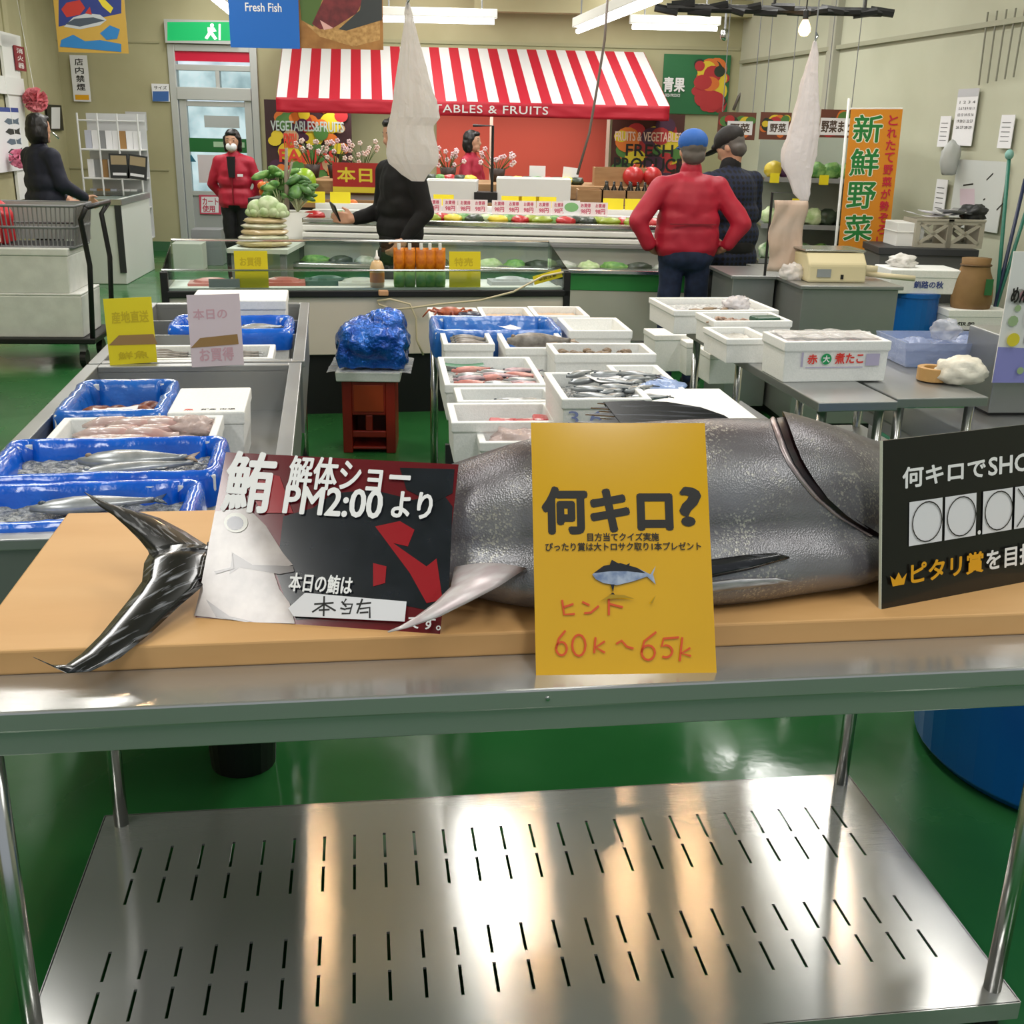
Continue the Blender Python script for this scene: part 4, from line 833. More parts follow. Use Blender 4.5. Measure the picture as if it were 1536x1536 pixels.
lay(r2, 'green_pack', 'dark green pack beside the shrimp', 'pack', MB().box(-.06, .06, -.04, .04, 0, .03), mat('dark_green_pack', '27523f', .4), .27, .1, .095, .1, bev=.01)
r3, w_, d_, _ = pbox('white foam box of grey slices beside the printed box', (1090, 509), (1160, 508), (1070, 490), .85, .10, RRZ)
filling('fish_slices', 'grey fish slices in the foam box beside the printed box', 'fish slices', r3, w_, d_, .075, mat('grey_slices', 'a3a29c', .4, col2='c9c8c2', vs=20), k=42, n=18)
r4, w_, d_, h_ = pbox('white foam box printed with red and green octopus lettering', (1178, 513), (1334, 510), (1140, 497), .905, .155, RRZ)
filling('boiled_octopus', 'boiled octopus pieces under film in the printed box', 'octopus', r4, w_, d_, .125, mat('octopus_pale', 'b9a3a6', .35, col2='e6e2e2', vs=22, lo=.4, hi=.55), k=43, n=20, amp=.012)
f = MB(); f.grid(lambda i, j: (.02+(w_*.9)*i, .04+(d_+.0)*j*.8, .158+.02*abs(nz((i, j, 0), 4, 3))), 20, 12); lay(r4, 'film_sheet', 'crinkled clear film over the printed octopus box', 'film sheet', f, film('white_film', 'f1eff0', .55), 0, 0, .0, smooth=True)
OR = mat('octopus_red_print', 'e0392f', .5); OG = mat('octopus_green_print', '1c9a5a', .5)
def on_front(r, t, x0, z0_, x1, z1_, m, y=-.001, b=.03, nm='printed_lettering'):
    V, Fc = text2d(t, 0); return part(nm, bolded(MB(), V, Fc, x0, z0_, x1, z1_, y, b), m, r)
on_front(r4, '煮たこ', .205, .07, .32, .112, OR, -.001); on_front(r4, '赤', .095, .07, .135, .108, OR)
part('green_disc', MB().add([(p[0], -.0012, p[1]) for p in circ(.17, .089, .021, n=20)], [tuple(range(20))]), OG, r4); on_front(r4, '大', .156, .076, .184, .103, WINK, -.0016)
f = MB(); f.add([(.07, -.001, .06), (.078, -.001, .06), (.078, -.001, .115), (.07, -.001, .115)], [(0, 1, 2, 3)]); f.add([(.09, -.001, .055), (.32, -.001, .055), (.32, -.001, .059), (.09, -.001, .059)], [(0, 1, 2, 3)]); f.add([(.33, -.001, .062), (.385, -.001, .062), (.385, -.001, .108), (.33, -.001, .108)], [(0, 1, 2, 3)])
part('printed_bars', f, mat('lilac_print', 'b9b2cf', .5), r4)
for i, (fl, fr, yb, lab) in enumerate((((983, 503), (1036, 505), .40, 'white foam box under the side table at its far end'), ((1031, 514), (1069, 522), .40, 'white foam box under the side table marked with a letter'), ((1066, 531), (1106, 540), .40, 'white foam box under the side table nearest its leg'))):
    A = at(*fl, z=.60-.02*i); B = at(*fr, z=.60-.02*i); s_ = thing('lidded_foam_box', lab, 'foam box', (A.x, A.y, .40), .17); ww = (B-A).length
    part('box_body', MB().box(0, ww, 0, .22, 0, .17-.02*i, tap=.005), FOAM, s_, bev=.004); part('lid', MB().box(-.003, ww+.003, -.003, .223, .17-.02*i, .2-.02*i), FOAM, s_, bev=.004)
    if i == 1: on_front(s_, 'Y', ww*.45, .05, ww*.6, .09, INK, .001)
tp_ = at(1403, 572, z=QZ); f = MB(); f.lathe([(.038, 0), (.062, 0), (.062, .05), (.038, .05), (.038, 0)], 28); solo('tape_roll', 'roll of brown packing tape on the steel side table', 'tape roll', f, mat('tape_tan', 'c69a5e', .4), (tp_.x, tp_.y+.03, QZ), bev=.002)
wbg = at(1446, 578, z=QZ); solo('plastic_bag', 'cream white plastic bag crumpled beside the tape roll', 'bag', crumple(.21, .15, .11, 12, .25), mat('cream_bag', 'e4dfcf', .4, bump=.5, bs=30), (wbg.x, wbg.y+.05, QZ), smooth=True)
bb_ = at(1425, 552, z=QZ); tr = thing('clear_tray', 'clear bluish plastic bag tray on the steel side table', 'tray', (bb_.x-.2, bb_.y-.02, QZ), .1)
part('tray_body', open_box(MB(), .46, .30, .10, .01, .02, False), film('blue_clear', 'a9b8de', .5, .2), tr); part('bag_film', MB().grid(lambda i, j: (.02+.42*i, .02+.26*j, .06+.05*abs(nz((i, j, 0), 4, 8))), 24, 18), MC['blue_clear'], tr, smooth=True)
solo('plastic_bag', 'small clear knotted bag standing on the bluish tray', 'bag', crumple(.12, .1, .09, 15), film('clear_knot', 'cfd4e2', .45), (bb_.x+.0, bb_.y+.1, QZ+.10), smooth=True)
lt = thing('low_steel_table', 'low steel work stand beside the black sign', 'table', (at(1380, 662, z=.6).x, at(1380, 662, z=.6).y, 0), .12); part('tabletop', MB().box(0, 1.0, 0, .5, .55, .60), STEELD, lt, bev=.005)
for x in (.04, .96):
    for y in (.04, .46): part('leg', MB().box(x-.018, x+.018, y-.018, y+.018, 0, .55), STEELT, lt)
def bin_(label, loc, w_, d_, h_, m): r = thing('plastic_bin', label, 'bin', loc, .15); part('bin_body', open_box(MB(), w_, d_, h_, .012, .015, True), m, r, bev=.004); return r
bin_('dark blue plastic bin under the narrow steel table', (1.18, 4.35, .0), .26, .34, .33, mat('navy_bin', '16225a', .45)); bin_('green plastic bin beside the low steel stand', (1.5, 4.45, 0), .3, .3, .33, mat('green_bin', '14603a', .45)); bin_('bright blue plastic bin under the bag table', (1.85, 4.75, 0), .2, .3, .33, mat('blue_bin', '2368a8', .45))
# steel cabinet with poster beside the bag table
sc = thing('steel_cabinet', 'plain steel cabinet standing on the low steel work stand', 'cabinet', (at(1481, 624, z=.6).x, at(1481, 624, z=.6).y, .60), .1); part('body', MB().box(0, .6, 0, .25, .012, .32), STEELD, sc, bev=.004); part('base_rim', MB().box(.01, .59, .01, .24, 0, .012), BLK, sc)
o_ = at(1488, 574, y=sc.location.y-.03); ep = Panel('sticker_board', 'white sticker-covered board with black writing and a blue lower band, on the steel cabinet', 'board', o_, (1, .1, 0), (.03, 0, 1), .58, .50, .005, WHT)
gr = [mat('sticker_green', '9fb88a', .5), mat('sticker_pink', 'c79aa0', .5), mat('sticker_yellow', 'e2d23a', .5), mat('sticker_violet', '8d8fd0', .5), INK, mat('sticker_grey', 'a9a9a4', .5)]
L_ = [([(0, 0), (.58, 0), (.58, .12), (0, .14)], 3)]; rr = random.Random(3)
for i in range(26): L_.append((circ(.03+rr.random()*.42, .13+rr.random()*.26, .012+.022*rr.random(), n=9), rr.choice([0, 1, 5, 5, 0])))
L_ += [(circ(.05, .17, .026, n=18), 2), (circ(.22, .15, .024, n=18), 2), (circ(.1, .05, .014), 0), (circ(.2, .06, .02), 0)]; ep.polys(L_, gr, 'stickers', px=False)
for i, t_ in enumerate(('めん', 'いい', 'うま')): ep.text(t_, (.01+.07*i, .31-.09*i, .08+.07*i, .37-.09*i), INK, .03, px=False)
# blue tub on the floor
f = MB(); f.lathe([(0, 0), (.40, 0), (.43, .03), (.47, .62), (.485, .62), (.485, .65), (.455, .65), (.42, .05), (0, .04)], 48); solo('blue_tub', 'large round blue plastic tub on the floor past the table end', 'tub', f, BLUEB, (1.60, 2.74, 0), smooth=False, bev=.004)
# ---------------------------------------------------------------- glass display case in the middle
def mpp(P): return (Vector(P)-EYE).dot(FW)/FPX
A = at(245, 440, z=.72); B = at(852, 438, z=.72); MRZ = math.atan2(B.y-A.y, B.x-A.x); MW = (B-A).length
mc = thing('glass_display_case', 'long low glass display case with cream front behind the fish boxes', 'display case', (A.x, A.y, 0), MRZ)
CRM = mat('cream_panel', 'cfc9bd', .45); CHR = mat('chrome', 'c9cbcc', .18, 1)
part('body', MB().box(0, MW, 0, .62, .36, .70), CRM, mc, bev=.004); part('plinth', MB().box(.02, MW-.02, .03, .6, 0, .36), BLK, mc)
f = MB(); f.box(-.01, MW+.01, -.02, 0, .695, .735); part('bumper', f, BLK, mc, bev=.006)
for x in (-.01, MW-.03): part('end_post', MB().box(x, x+.04, -.02, .03, .52, .84), BLK, mc, bev=.005)
part('deck', MB().box(0, MW, .0, .62, .70, .715), WHT, mc); part('inner_ledge', MB().box(.03, MW-.03, .02, .10, .715, .745), OFFW, mc)
g1 = part('front_glass', MB().box(0, MW, -.004, .002, .73, .845), GLASS, mc); part('glass_rail', MB().tube([(0, 0, .847), (MW, 0, .847)], .006, 8), CHR, g1)
for xa in (0, MW-.006): part('side_glass', MB().prism([(0, .72), (0, .845), (.58, .955), (.58, .72)], 'x', xa, xa+.006), GLASS, mc)
g2 = part('back_glass', MB().box(0, MW, .58, .586, .72, .955), GLASS, mc); part('glass_rail', MB().tube([(0, .583, .957), (MW, .583, .957)], .008, 8), CHR, g2)
f = MB(); f.box(.25, .42, -.001, .0, .75, .80); part('vent_label', f, mat('faded_label', 'b9bfc0', .5), mc)
def MC_(u, v, z=0): return Vector((A.x, A.y, z)) + Vector((math.cos(MRZ), math.sin(MRZ), 0))*u + Vector((-math.sin(MRZ), math.cos(MRZ), 0))*v
def mcx(px, z=.75, v=.05):                       # distance along the case under a column of the photograph
    u = 0
    for _ in range(8):
        P = MC_(u, v, z); q = (P-EYE); x = 768+FPX*q.dot(RT)/q.dot(FW); u += (px-x)*mpp(P)
    return u
def card_on(label, px0, px1, v, z0, z1, m, tilt=-.05, nm='price_card'):
    a = mcx(px0, (z0+z1)/2, v); b = mcx(px1, (z0+z1)/2, v); U = Vector((math.cos(MRZ), math.sin(MRZ), 0))
    return Panel(nm, label, 'price card', MC_(a, v, z0), U, Vector((0, 0, 1)) - Vector((-U.y, U.x, 0))*tilt, b-a, z1-z0, .003, m)
CY = mat('card_yellow_matte', 'e6d51a', .5)
c = card_on('yellow price card at the far left end of the glass case', 352, 402, .035, .745, .95, CY); c.text('お買得', (.03, .12, .15, .17), FY, .02, px=False)
c = card_on('yellow price card standing beside the orange pouches', 674, 721, .035, .745, .95, CY); c.text('特売', (.03, .12, .14, .17), FY, .02, px=False)
PO = mat('pouch_orange', 'e28a12', .3, col2='b85a10', vs=24); PG = mat('pouch_green', '3f8f3c', .3, col2='7aa84a', vs=22)
pouch = None
for i, px in enumerate((599, 615, 632, 645, 660)):
    u = mcx(px); P = MC_(u, .05, .745); lab = 'orange and green pouch with white cap in the glass case row'
    if pouch is None:
        pouch = thing('drink_pouch', lab, 'pouch', P, MRZ, 'orange pouches in the glass case'); f = MB()
        vs = []; 
        for (w_, t_, z) in ((.030, .012, 0), (.033, .026, .02), (.032, .024, .09)): vs.append((w_, t_, z))
        def ring(f, L, m):
            n = 14; V = []
            for w_, t_, z in L: V += [(w_*math.cos(2*math.pi*k/n), t_*math.sin(2*math.pi*k/n), z) for k in range(n)]
            f.add(V, [(i_*n+k, i_*n+(k+1) % n, (i_+1)*n+(k+1) % n, (i_+1)*n+k) for i_ in range(len(L)-1) for k in range(n)] + [tuple(range(n-1, -1, -1)), tuple((len(L)-1)*n+k for k in range(n))], m)
        ring(f, vs, 1); ring(f, [(.032, .024, .09), (.033, .02, .16), (.032, .008, .205), (.031, .003, .225)], 0); part('pouch_body', f, [PO, PG], pouch, smooth=True)
        part('cap', MB().lathe([(0, .215), (.010, .215), (.010, .25), (0, .25)], 12), WHT, pouch)
    else: copy_tree(pouch, None, P)
P = MC_(mcx(566), .05, .745); sb = thing('sauce_bottle', 'pale amber squeeze bottle with white nozzle in the glass case', 'bottle', P, 0)
part('bottle_body', MB().lathe([(0, 0), (.04, 0), (.042, .02), (.042, .11), (.03, .145), (.014, .155), (0, .155)], 18), mat('amber_pale', 'd9b98a', .3, coat=.4), sb, smooth=True); part('nozzle', MB().lathe([(.015, .155), (.015, .17), (.007, .178), (.004, .21), (0, .21)], 12), WHT, sb, smooth=True); part('label', MB().lathe([(.0425, .03), (.0425, .085)], 18), mat('label_orange', 'd58a3c', .5), sb)
f = MB(); f.box(-.028, .028, -.02, .02, 0, .03); solo('tan_block', 'tan block hanging on the bumper of the glass case', 'block', f, mat('tan_block', 'c99a72', .5), MC_(mcx(575, .71, -.04), -.045, .71), MRZ, bev=.005)
for i, (px, v, lab, cl) in enumerate(((318, .3, 'pink meat pack inside the glass case beside the yellow card', 'c9807c'), (425, .33, 'red meat pack inside the glass case', 'a85a50'), (490, .4, 'dark green pack inside the glass case', '2f5548'), (540, .3, 'pale pack inside the glass case beside the amber bottle', 'b9bcb4'), (765, .35, 'wide grey pack inside the glass case near its end', 'a5a8ae'))):
    f = MB(); f.box(-.13, .13, -.09, .09, 0, .03); f.ell((0, 0, .03), (.11, .07, .025), 12, 6); solo('food_pack', lab, 'food pack', f, mat('pack_%d' % i, cl, .35), MC_(mcx(px, .73, v), v, .715), MRZ, smooth=False)
tg = Panel('cable_tag', 'yellow tag tied to the beige cable at the end of the glass case', 'tag', MC_(mcx(800, .78, .02), -.02, .765), (math.cos(MRZ-.28), math.sin(MRZ), .28), (0, 0, 1), .175, .05, .002, CY); tg.text('取扱注意', (.03, .013, .14, .037), INK, .02, px=False)
f = MB(); cb = [(845, 404, .84, -.03), (815, 412, .82, -.05), (770, 440, .73, -.06), (720, 456, .68, -.05), (660, 463, .66, -.05), (620, 468, .64, -.05), (590, 468, .63, -.05), (568, 460, .66, -.05), (566, 450, .68, -.05), (585, 446, .69, -.05), (615, 455, .66, -.05), (624, 480, .58, -.05), (625, 520, .45, -.05), (635, 545, .36, -.04)]
f.tube([MC_(mcx(x, z, v), v, z) for x, y, z, v in cb], .006, 8); solo('power_cable', 'beige cable looping down the front of the glass case', 'cable', f, mat('beige_cable', 'c9bfa0', .5), smooth=True)
# ---------------------------------------------------------------- long produce case behind the glass case
PY = 8.0
x0 = at(440, 400, y=PY).x; x1 = at(1092, 400, y=PY).x
zz = lambda py, y, px=768: at(px, py, y=y).z
pc = thing('produce_case', 'long refrigerated produce case with white rails and green front', 'produce case', (0, PY, 0))
zt = zz(404, PY, 900)
part('kick_plate', MB().box(x0, x1, .06, 1.68, 0, .16), BLK, pc); f = MB(); f.box(x0, x1, 0, 1.68, .2, zz(436, PY, 900)); part('lower_panel', f, mat('grey_panel_2', 'b9bcb2', .4), pc, bev=.004)
part('green_panel', MB().box(x0, x1, -.005, .1, zz(436, PY, 900), zz(411, PY, 900)), GREENP, pc, bev=.004); part('chrome_strip', MB().box(x0, x1, -.02, .02, .16, .2), CHR, pc, bev=.004)
part('rim', MB().box(x0, x1, -.03, .1, zz(411, PY, 900), zt), CHR, pc, bev=.006); part('lower_deck', MB().box(x0, x1, .1, 1.7, zz(436, PY, 900), zt-.06), mat('deck_dark', '3a3f40', .5), pc)
zA = zz(372, PY+.45, 900); zB = zz(336, PY+.45, 900)
f = MB(); f.box(x0, x1, .45, 1.68, zA+.02, zB-.03); part('upper_body', f, WHT, pc)
for k, (a, b, mm) in enumerate(((.0, .2, GREY), (.2, .42, WHT), (.48, .72, WHT), (.78, 1., CHR))): part('rail', MB().box(x0, x1, .38, .46, zA+(zB-zA)*a, zA+(zB-zA)*b), mm, pc, bev=.008)
part('back_panel', MB().box(x0, x1, .43, .45, zt-.06, zA), mat('pale_back', 'c3c9c4', .4), pc)  # panel in one even pale grey
SH1 = zB-.03
part('upper_deck', MB().box(x0, x1, .40, 1.70, SH1-.02, SH1), OFFW, pc)
rnd = random.Random(11)
def blob_mesh(name, r, mats, n=10, k=7, sq=1): f = MB(); f.ell((0, 0, r[2]), r, n, k); return f.mesh(name, mats, True)
def veg_bag(name, w_, d_, h_, m): f = MB(); f.v = []; return crumple(w_, d_, h_, rnd.randint(1, 40), .2, 10).mesh(name, m, True)
LF = mat('leaf_green', '3f7a34', .5, col2='86b060', vs=20); LFP = mat('leaf_pale', '9cb87a', .5, col2='c9d6ae', vs=18); ORG = mat('orange_fruit', 'e0792a', .5); REDV = mat('tomato_red', 'b5282a', .35); YEV = mat('yellow_fruit', 'd9c23a', .45); PUR = mat('purple_veg', '4c2a4a', .4); DKV = mat('dark_veg', '232a22', .4, col2='3a4a36', vs=12); BRN = mat('brown_veg', '7a5a3c', .6)
def at_shelf(px, Y, z): P = at(px, 300, y=Y); return Vector((P.x, Y, z))
# lower deck greens
VM = [veg_bag('greens_bag', .22, .16, .1, mm) for mm in (LF, LFP, mat('pack_clear', 'b5bab2', .25, col2='7f8f78', vs=16), DKV)]
for i in range(16):
    px = 470+38*i
    if px < 1075: tag(put(VM[(i*7) % 4], 'greens_bag', None, at_shelf(px, PY+.24, zt-.06), i), ['green vegetables bagged on the lower deck of the produce case', 'pale greens bagged on the lower deck of the produce case', 'clear pack on the lower deck of the produce case', 'dark greens on the lower deck of the produce case'][(i*7) % 4], 'vegetables', ['green bags', 'pale bags', 'clear packs', 'dark bags'][(i*7) % 4] + ' on the lower deck')
# upper deck: packs and price cards
UM = [veg_bag('vegetable_pack', .17, .14, .075, mm) for mm in (LF, YEV, LFP, DKV, REDV, mat('green_citrus', '8a9a2a', .4))]
un = ['green', 'yellow', 'pale green', 'dark', 'red', 'lime']
for i in range(26):
    px = 645+17*i if i < 22 else 470+40*(i-22); k = rnd.randint(0, 5)
    tag(put(UM[k], 'vegetable_pack', None, at_shelf(min(px, 985), PY+.62+.06*(i % 2), SH1), i), '%s vegetable pack on the upper deck of the produce case' % un[k], 'vegetable pack', '%s packs on the upper deck' % un[k])
MAG = mat('magenta_ink', 'c2476a', .5); PCW = mat('price_white', 'e6d8dc', .5)
pcard = Panel('price_card', 'small white price card with red print along the produce case', 'price card', at_shelf(640, PY+.85, SH1+.06), (1, 0, 0), (0, .15, 1), .115, .10, .003, PCW, group='white price cards of the produce case')
pcard.text('98円', (.02, .012, .095, .05), MAG, .03, px=False); pcard.text('お買得', (.02, .06, .095, .09), MAG, .02, px=False)
rail = MB(); rail.box(x0, x1, .83, .92, SH1, SH1+.06); part('card_rail', rail, WHT, pc)
for px in (664, 687, 709, 738, 760, 782, 805, 828, 868, 890): copy_tree(pcard.root, None, at_shelf(px, PY+.85, SH1+.06))
ycard = Panel('price_card', 'small yellow price card along the back of the produce case', 'price card', at_shelf(457, PY+1.0, SH1+.10), (1, 0, 0), (0, .15, 1), .16, .085, .003, CY, group='yellow price cards of the produce case')
part('card_rail_back', MB().box(x0, x1, .97, 1.06, SH1, SH1+.10), WHT, pc)
for px in (495, 650, 752, 778, 804, 905, 938): copy_tree(ycard.root, None, at_shelf(px, PY+1.0, SH1+.10))
gd = Panel('round_sign', 'round green and white sign among the price cards', 'sign', at_shelf(845, PY+.85, SH1+.06), (1, 0, 0), (0, .1, 1), .13, .11, .003, PAPER); gd.poly(circ(.065, .06, .055, .035), mat('sign_green', '7db87a', .5), px=False)
# gondola behind, stepped
GY = 9.75
gx0 = at(440, 300, y=GY).x; gx1 = at(985, 300, y=GY).x; SH2 = zz(303, GY+.2)
go = thing('produce_stand', 'stepped produce stand holding the long white boxes and fruit', 'produce stand', (0, GY, 0))
WD = mat('pale_wood', 'a9835a', .6, col2='98734c', vs=4, stretch=(1, 8, 8))
part('lower_step', MB().box(gx0, gx1, 0, 1.6, 0, SH2), mat('stand_dark', '2a2421', .6), go, bev=.006); part('front_board', MB().box(gx0, gx1, -.02, 0, SH2-.07, SH2), WD, go)
SH3 = SH2+.12; part('upper_step', MB().box(gx0, gx1, .75, 1.6, SH2, SH3), WD, go, bev=.006)
def wbox(px0, px1, py0, Y, label):
    a = at_shelf(px0, Y, SH2); b = at_shelf(px1, Y, SH2); h_ = zz(py0, Y, px0)-SH2; f = MB(); open_box(f, b.x-a.x, .4, h_, .02, .004, False)
    return solo('white_box', label, 'box', f, WHT, a, 0, bev=.004)
wbox(637, 715, 270, GY+.12, 'long white box on the produce stand behind the hanging bag'); wbox(744, 856, 267, GY+.12, 'longer white box on the produce stand beside the black post')
for i in range(16):
    px = 646+14.5*i
    if not 714 < px < 748: tag(put(UM[[3, 0, 4, 3, 1][i % 5]], 'vegetable_pack', None, at_shelf(px, GY+1.0, SH3), i*2), '%s produce heaped behind the white boxes' % un[[3, 0, 4, 3, 1][i % 5]], 'produce', '%s produce behind the white boxes' % un[[3, 0, 4, 3, 1][i % 5]])
f = MB(); f.box(-.10, .10, -.1, .1, 0, .08); f.tube([(.05, 0, .08), (.05, 0, .62), (-.12, 0, .62)], .012, 8); solo('display_post', 'black bent display post between the two white boxes', 'post', f, BLK, at_shelf(729, GY+.2, SH2))
for i, (px, lab) in enumerate(((804, 'blank white card above the longer white box'), (853, 'tilted white card beside the wooden crates'))):
    a = at_shelf(px-11, GY+1.05, SH3+.05); cd_ = Panel('blank_card', lab, 'card', a, (1, 0, -.1*i), (0, .1, 1), .15, .11, .003, PAPER)
    part('card_stem', MB().tube([(.07, .006, -.06), (.07, .006, .03)], .006, 6), BLK, cd_.root)
for i in range(3):
    a = at_shelf(866+36*i, GY+.1, SH2); r = thing('wooden_crate', ['wooden crate of onions on the produce stand', 'middle wooden crate of dark bottles on the produce stand', 'wooden crate of dark bottles beside the red jacketed man'][i], 'crate', a)
    f = MB(); open_box(f, .22, .3, .12, .015, .0, False); part('crate_body', f, WD, r)
    for k in range(4):
        p = a + Vector((.05+.06*(k % 3), .08+.12*(k//3), .04))
        if i: b = thing('bottle', 'dark bottle standing in a wooden crate', 'bottle', p, 0, 'bottles in the crates'); part('bottle_body', MB().lathe([(0, 0), (.025, 0), (.027, .08), (.011, .12), (.011, .15), (0, .15)], 10), mat('dark_glass', '1a1612', .2), b, smooth=True); part('label', MB().lathe([(.0275, .03), (.0275, .07)], 10), PAPER, b)
        else: f = MB(); f.ell((0, 0, .04), (.04, .04, .045), 12, 8); solo('onion', 'brown onion in the wooden crate', 'onion', f, mat('onion_skin', 'b07a4a', .5), p - Vector((0, 0, .02)), 0, 'onions in the crate', smooth=True)
a = at_shelf(890, GY+.9, SH3); f = MB(); open_box(f, .5, .3, .16, .015, 0, False); solo('wooden_crate', 'wide wooden crate raised behind the smaller crates', 'crate', f, WD, a)
for px, Y in ((948, GY+.9), (975, GY+.95)):
    p = at_shelf(px, Y, SH3); f = MB(); f.ell((0, 0, .09), (.1, .1, .09), 14, 9); f.tube([(0, 0, .17), (.01, 0, .2)], .01, 6); solo('red_apple', 'large red fruit ball by the red jacketed man', 'fruit', f, REDV, p, 0, 'red fruit balls', smooth=True)
# left end of the stand: apples, oranges, tomatoes
fr = blob_mesh('orange', (.04, .04, .038), ORG)
for i in range(9): p = at_shelf(392+6*(i % 5), GY-.0, 1.0); tag(put(fr, 'orange', None, Vector((p.x, GY+.1-.05*(i//5), SH2+.055*(i//5)+.0)), 0), 'orange in the small heap beside the woman in red', 'orange', 'oranges on the stand end')
ost = solo('fruit_pedestal', 'low pedestal under the heap of oranges', 'pedestal', MB().box(-.16, .16, -.1, .25, 0, SH2), mat('stand_dark', '2a2421', .6), (at_shelf(404, GY, 0).x, GY, 0))
for i in range(10):
    p = at_shelf(503+6.5*(i % 5), PY+1.15, SH1); tag(put(fr, 'tomato', None, Vector((p.x, PY+1.12+.06*(i//5), SH1+.045*(i//5))), 0), 'orange red tomato heaped by the yellow cards', 'tomato', 'tomatoes by the yellow cards')
p = at_shelf(458, GY+.6, SH2); f = MB(); f.ell((0, 0, .115), (.105, .105, .115), 16, 10); ap = thing('green_apple', 'big shiny green apple on the stand', 'apple', p); part('apple_body', f, mat('apple_green', '8fb52c', .3), ap, smooth=True); part('stem', MB().tube([(0, 0, .22), (.015, 0, .26)], .007, 6), BRN, ap)
hb = Panel('red_fruit_sign', 'red and yellow sign board reading today above the produce', 'sign', at_shelf(500, GY+.7, SH2+.02), (1, 0, 0), (0, 0, 1), .43, .26, .01, mat('sign_red', 'b22a24', .5))
hb.text('本日', (.04, .09, .36, .22), mat('sign_yellow', 'e8d23a', .5), .03, px=False); hb.poly([(0, 0), (.43, 0), (.43, .05), (0, .05)], MC['sign_yellow'], px=False)
# low produce table at the near left end: wrapped bundles, cabbages, leafy greens
LY = 7.75; lx0 = at(340, 372, y=LY).x; lx1 = at(431, 372, y=LY).x; lz = zz(374, LY, 390)
pt = thing('produce_table', 'low table at the end of the produce case under wrapped bundles', 'table', (lx0, LY, 0)); part('tabletop', MB().box(0, lx1-lx0, 0, .8, lz-.03, lz), OFFW, pt)
for x in (.04, lx1-lx0-.04):
    for y in (.05, .75): part('leg', MB().box(x-.02, x+.02, y-.02, y+.02, 0, lz-.03), GREY, pt)
WRP = mat('wrapped_pale', 'd9d6c2', .3, col2='b9c0a0', vs=9, coat=.4)
for i in range(5):
    f = crumple(lx1-lx0-.04-.02*i, .30, .06, 20+i, .12, 12); solo('wrapped_bundle', 'pale wrapped vegetable bundle stacked on the low produce table', 'vegetable bundle', f, WRP if i % 2 else mat('wrapped_tan', 'c9b48a', .35, coat=.3), ((lx0+lx1)/2, LY+.2+.02*i, lz+.037*i), .05*i, 'stacked wrapped bundles', smooth=True)
zb = lz+.037*5+.005
for i, (px, s) in enumerate(((385, .07), (402, .085), (418, .06))):
    p = at_shelf(px, LY+.25, zb); f = MB(); f.ell((0, 0, s*.9), (s, s, s*.9), 16, 10)
    for a in range(7): c_ = math.cos(a*.9); s__ = math.sin(a*.9); f.ell((c_*s*.5, s__*s*.5, s*.55), (s*.75, s*.5, s*.5), 10, 6, R=Matrix.Rotation(a*.9, 3, 'Z'))
    solo('cabbage', ['pale green cabbage on the wrapped bundles, smaller one', 'largest pale green cabbage on the wrapped bundles', 'small pale green cabbage beside the leafy greens'][i], 'cabbage', f, LFP, p, smooth=True)
def leafy(label, p, h_, w_, m, n=26, k=0):
    rr = random.Random(k); f = MB()
    for i in range(n):
        a = rr.random()*6.28; t = .3+.7*rr.random(); x, y = math.cos(a)*w_*t*.5, math.sin(a)*w_*t*.5; z = h_*(.35+.65*rr.random()); s = .045+.05*rr.random()
        f.tube([(0, 0, 0), (x*.5, y*.5, z*.6), (x, y, z)], [.006, .005, .003], 5, 1); f.ell((x, y, z), (s, s*.55, s*.35), 8, 5, 0, Matrix.Rotation(a, 3, 'Z') @ Matrix.Rotation(rr.random()-.5, 3, 'Y'))
    return solo('leafy_greens', label, 'leafy greens', f, [m, mat('stem_pale', 'c3c9a0', .5)], p, smooth=True)
lg_ = solo('greens_tub', 'pale tub holding the leafy greens at the produce case end', 'tub', MB().box(-.22, .22, -.14, .14, 0, zb), WHT, (at_shelf(428, LY+.9, 0).x, LY+.95, 0))
leafy('dark leafy greens rising beside the cabbages', (at_shelf(418, LY+.9, 0).x, LY+.95, zb), .30, .30, LF, 30, 1); leafy('bushy mid green leaves nearest the green apple', (at_shelf(446, LY+.9, 0).x, LY+.9, zb), .26, .22, mat('leaf_dark', '2c5a2a', .5, col2='5f8a44', vs=18), 26, 2)
f = MB(); f.tube([(0, 0, 0), (.0, .02, .25), (.01, .03, .46)], [.02, .016, .01], 8); f.tube([(0, .02, .2), (.05, .02, .36)], .008, 6); solo('dried_root', 'grey upright dried root among the leafy greens', 'root', f, mat('root_grey', '8a7f70', .7), (at_shelf(433, LY+.9, 0).x, LY+.82, zb), smooth=True)
def blossoms(label, p, h_, w_, m, k):
    rr = random.Random(k); f = MB()
    for i in range(16):
        x, y, z = rr.uniform(-w_, w_), rr.uniform(-.08, .08), h_*(.45+.55*rr.random()); f.tube([(x*.2, 0, .1), (x*.7, y, z*.8), (x, y, z)], .004, 4, 1)
        for a in range(5): f.ell((x+.014*math.cos(a*1.26), y-.01, z+.014*math.sin(a*1.26)), (.011, .007, .011), 6, 4, 0)
    f.lathe([(0, 0), (.06, 0), (.08, .12), (0, .12)], 14, m=2); return solo('potted_flowers', label, 'potted flowers', f, [m, mat('stem_green', '4c6a36', .5), mat('pot_dark', '3a2a24', .5)], p, smooth=True)
PK = mat('petal_pink', 'd9a6b4', .5, col2='efe4e6', vs=40); PWh = mat('petal_white', 'e6e0d8', .5, col2='d2a8a0', vs=40)
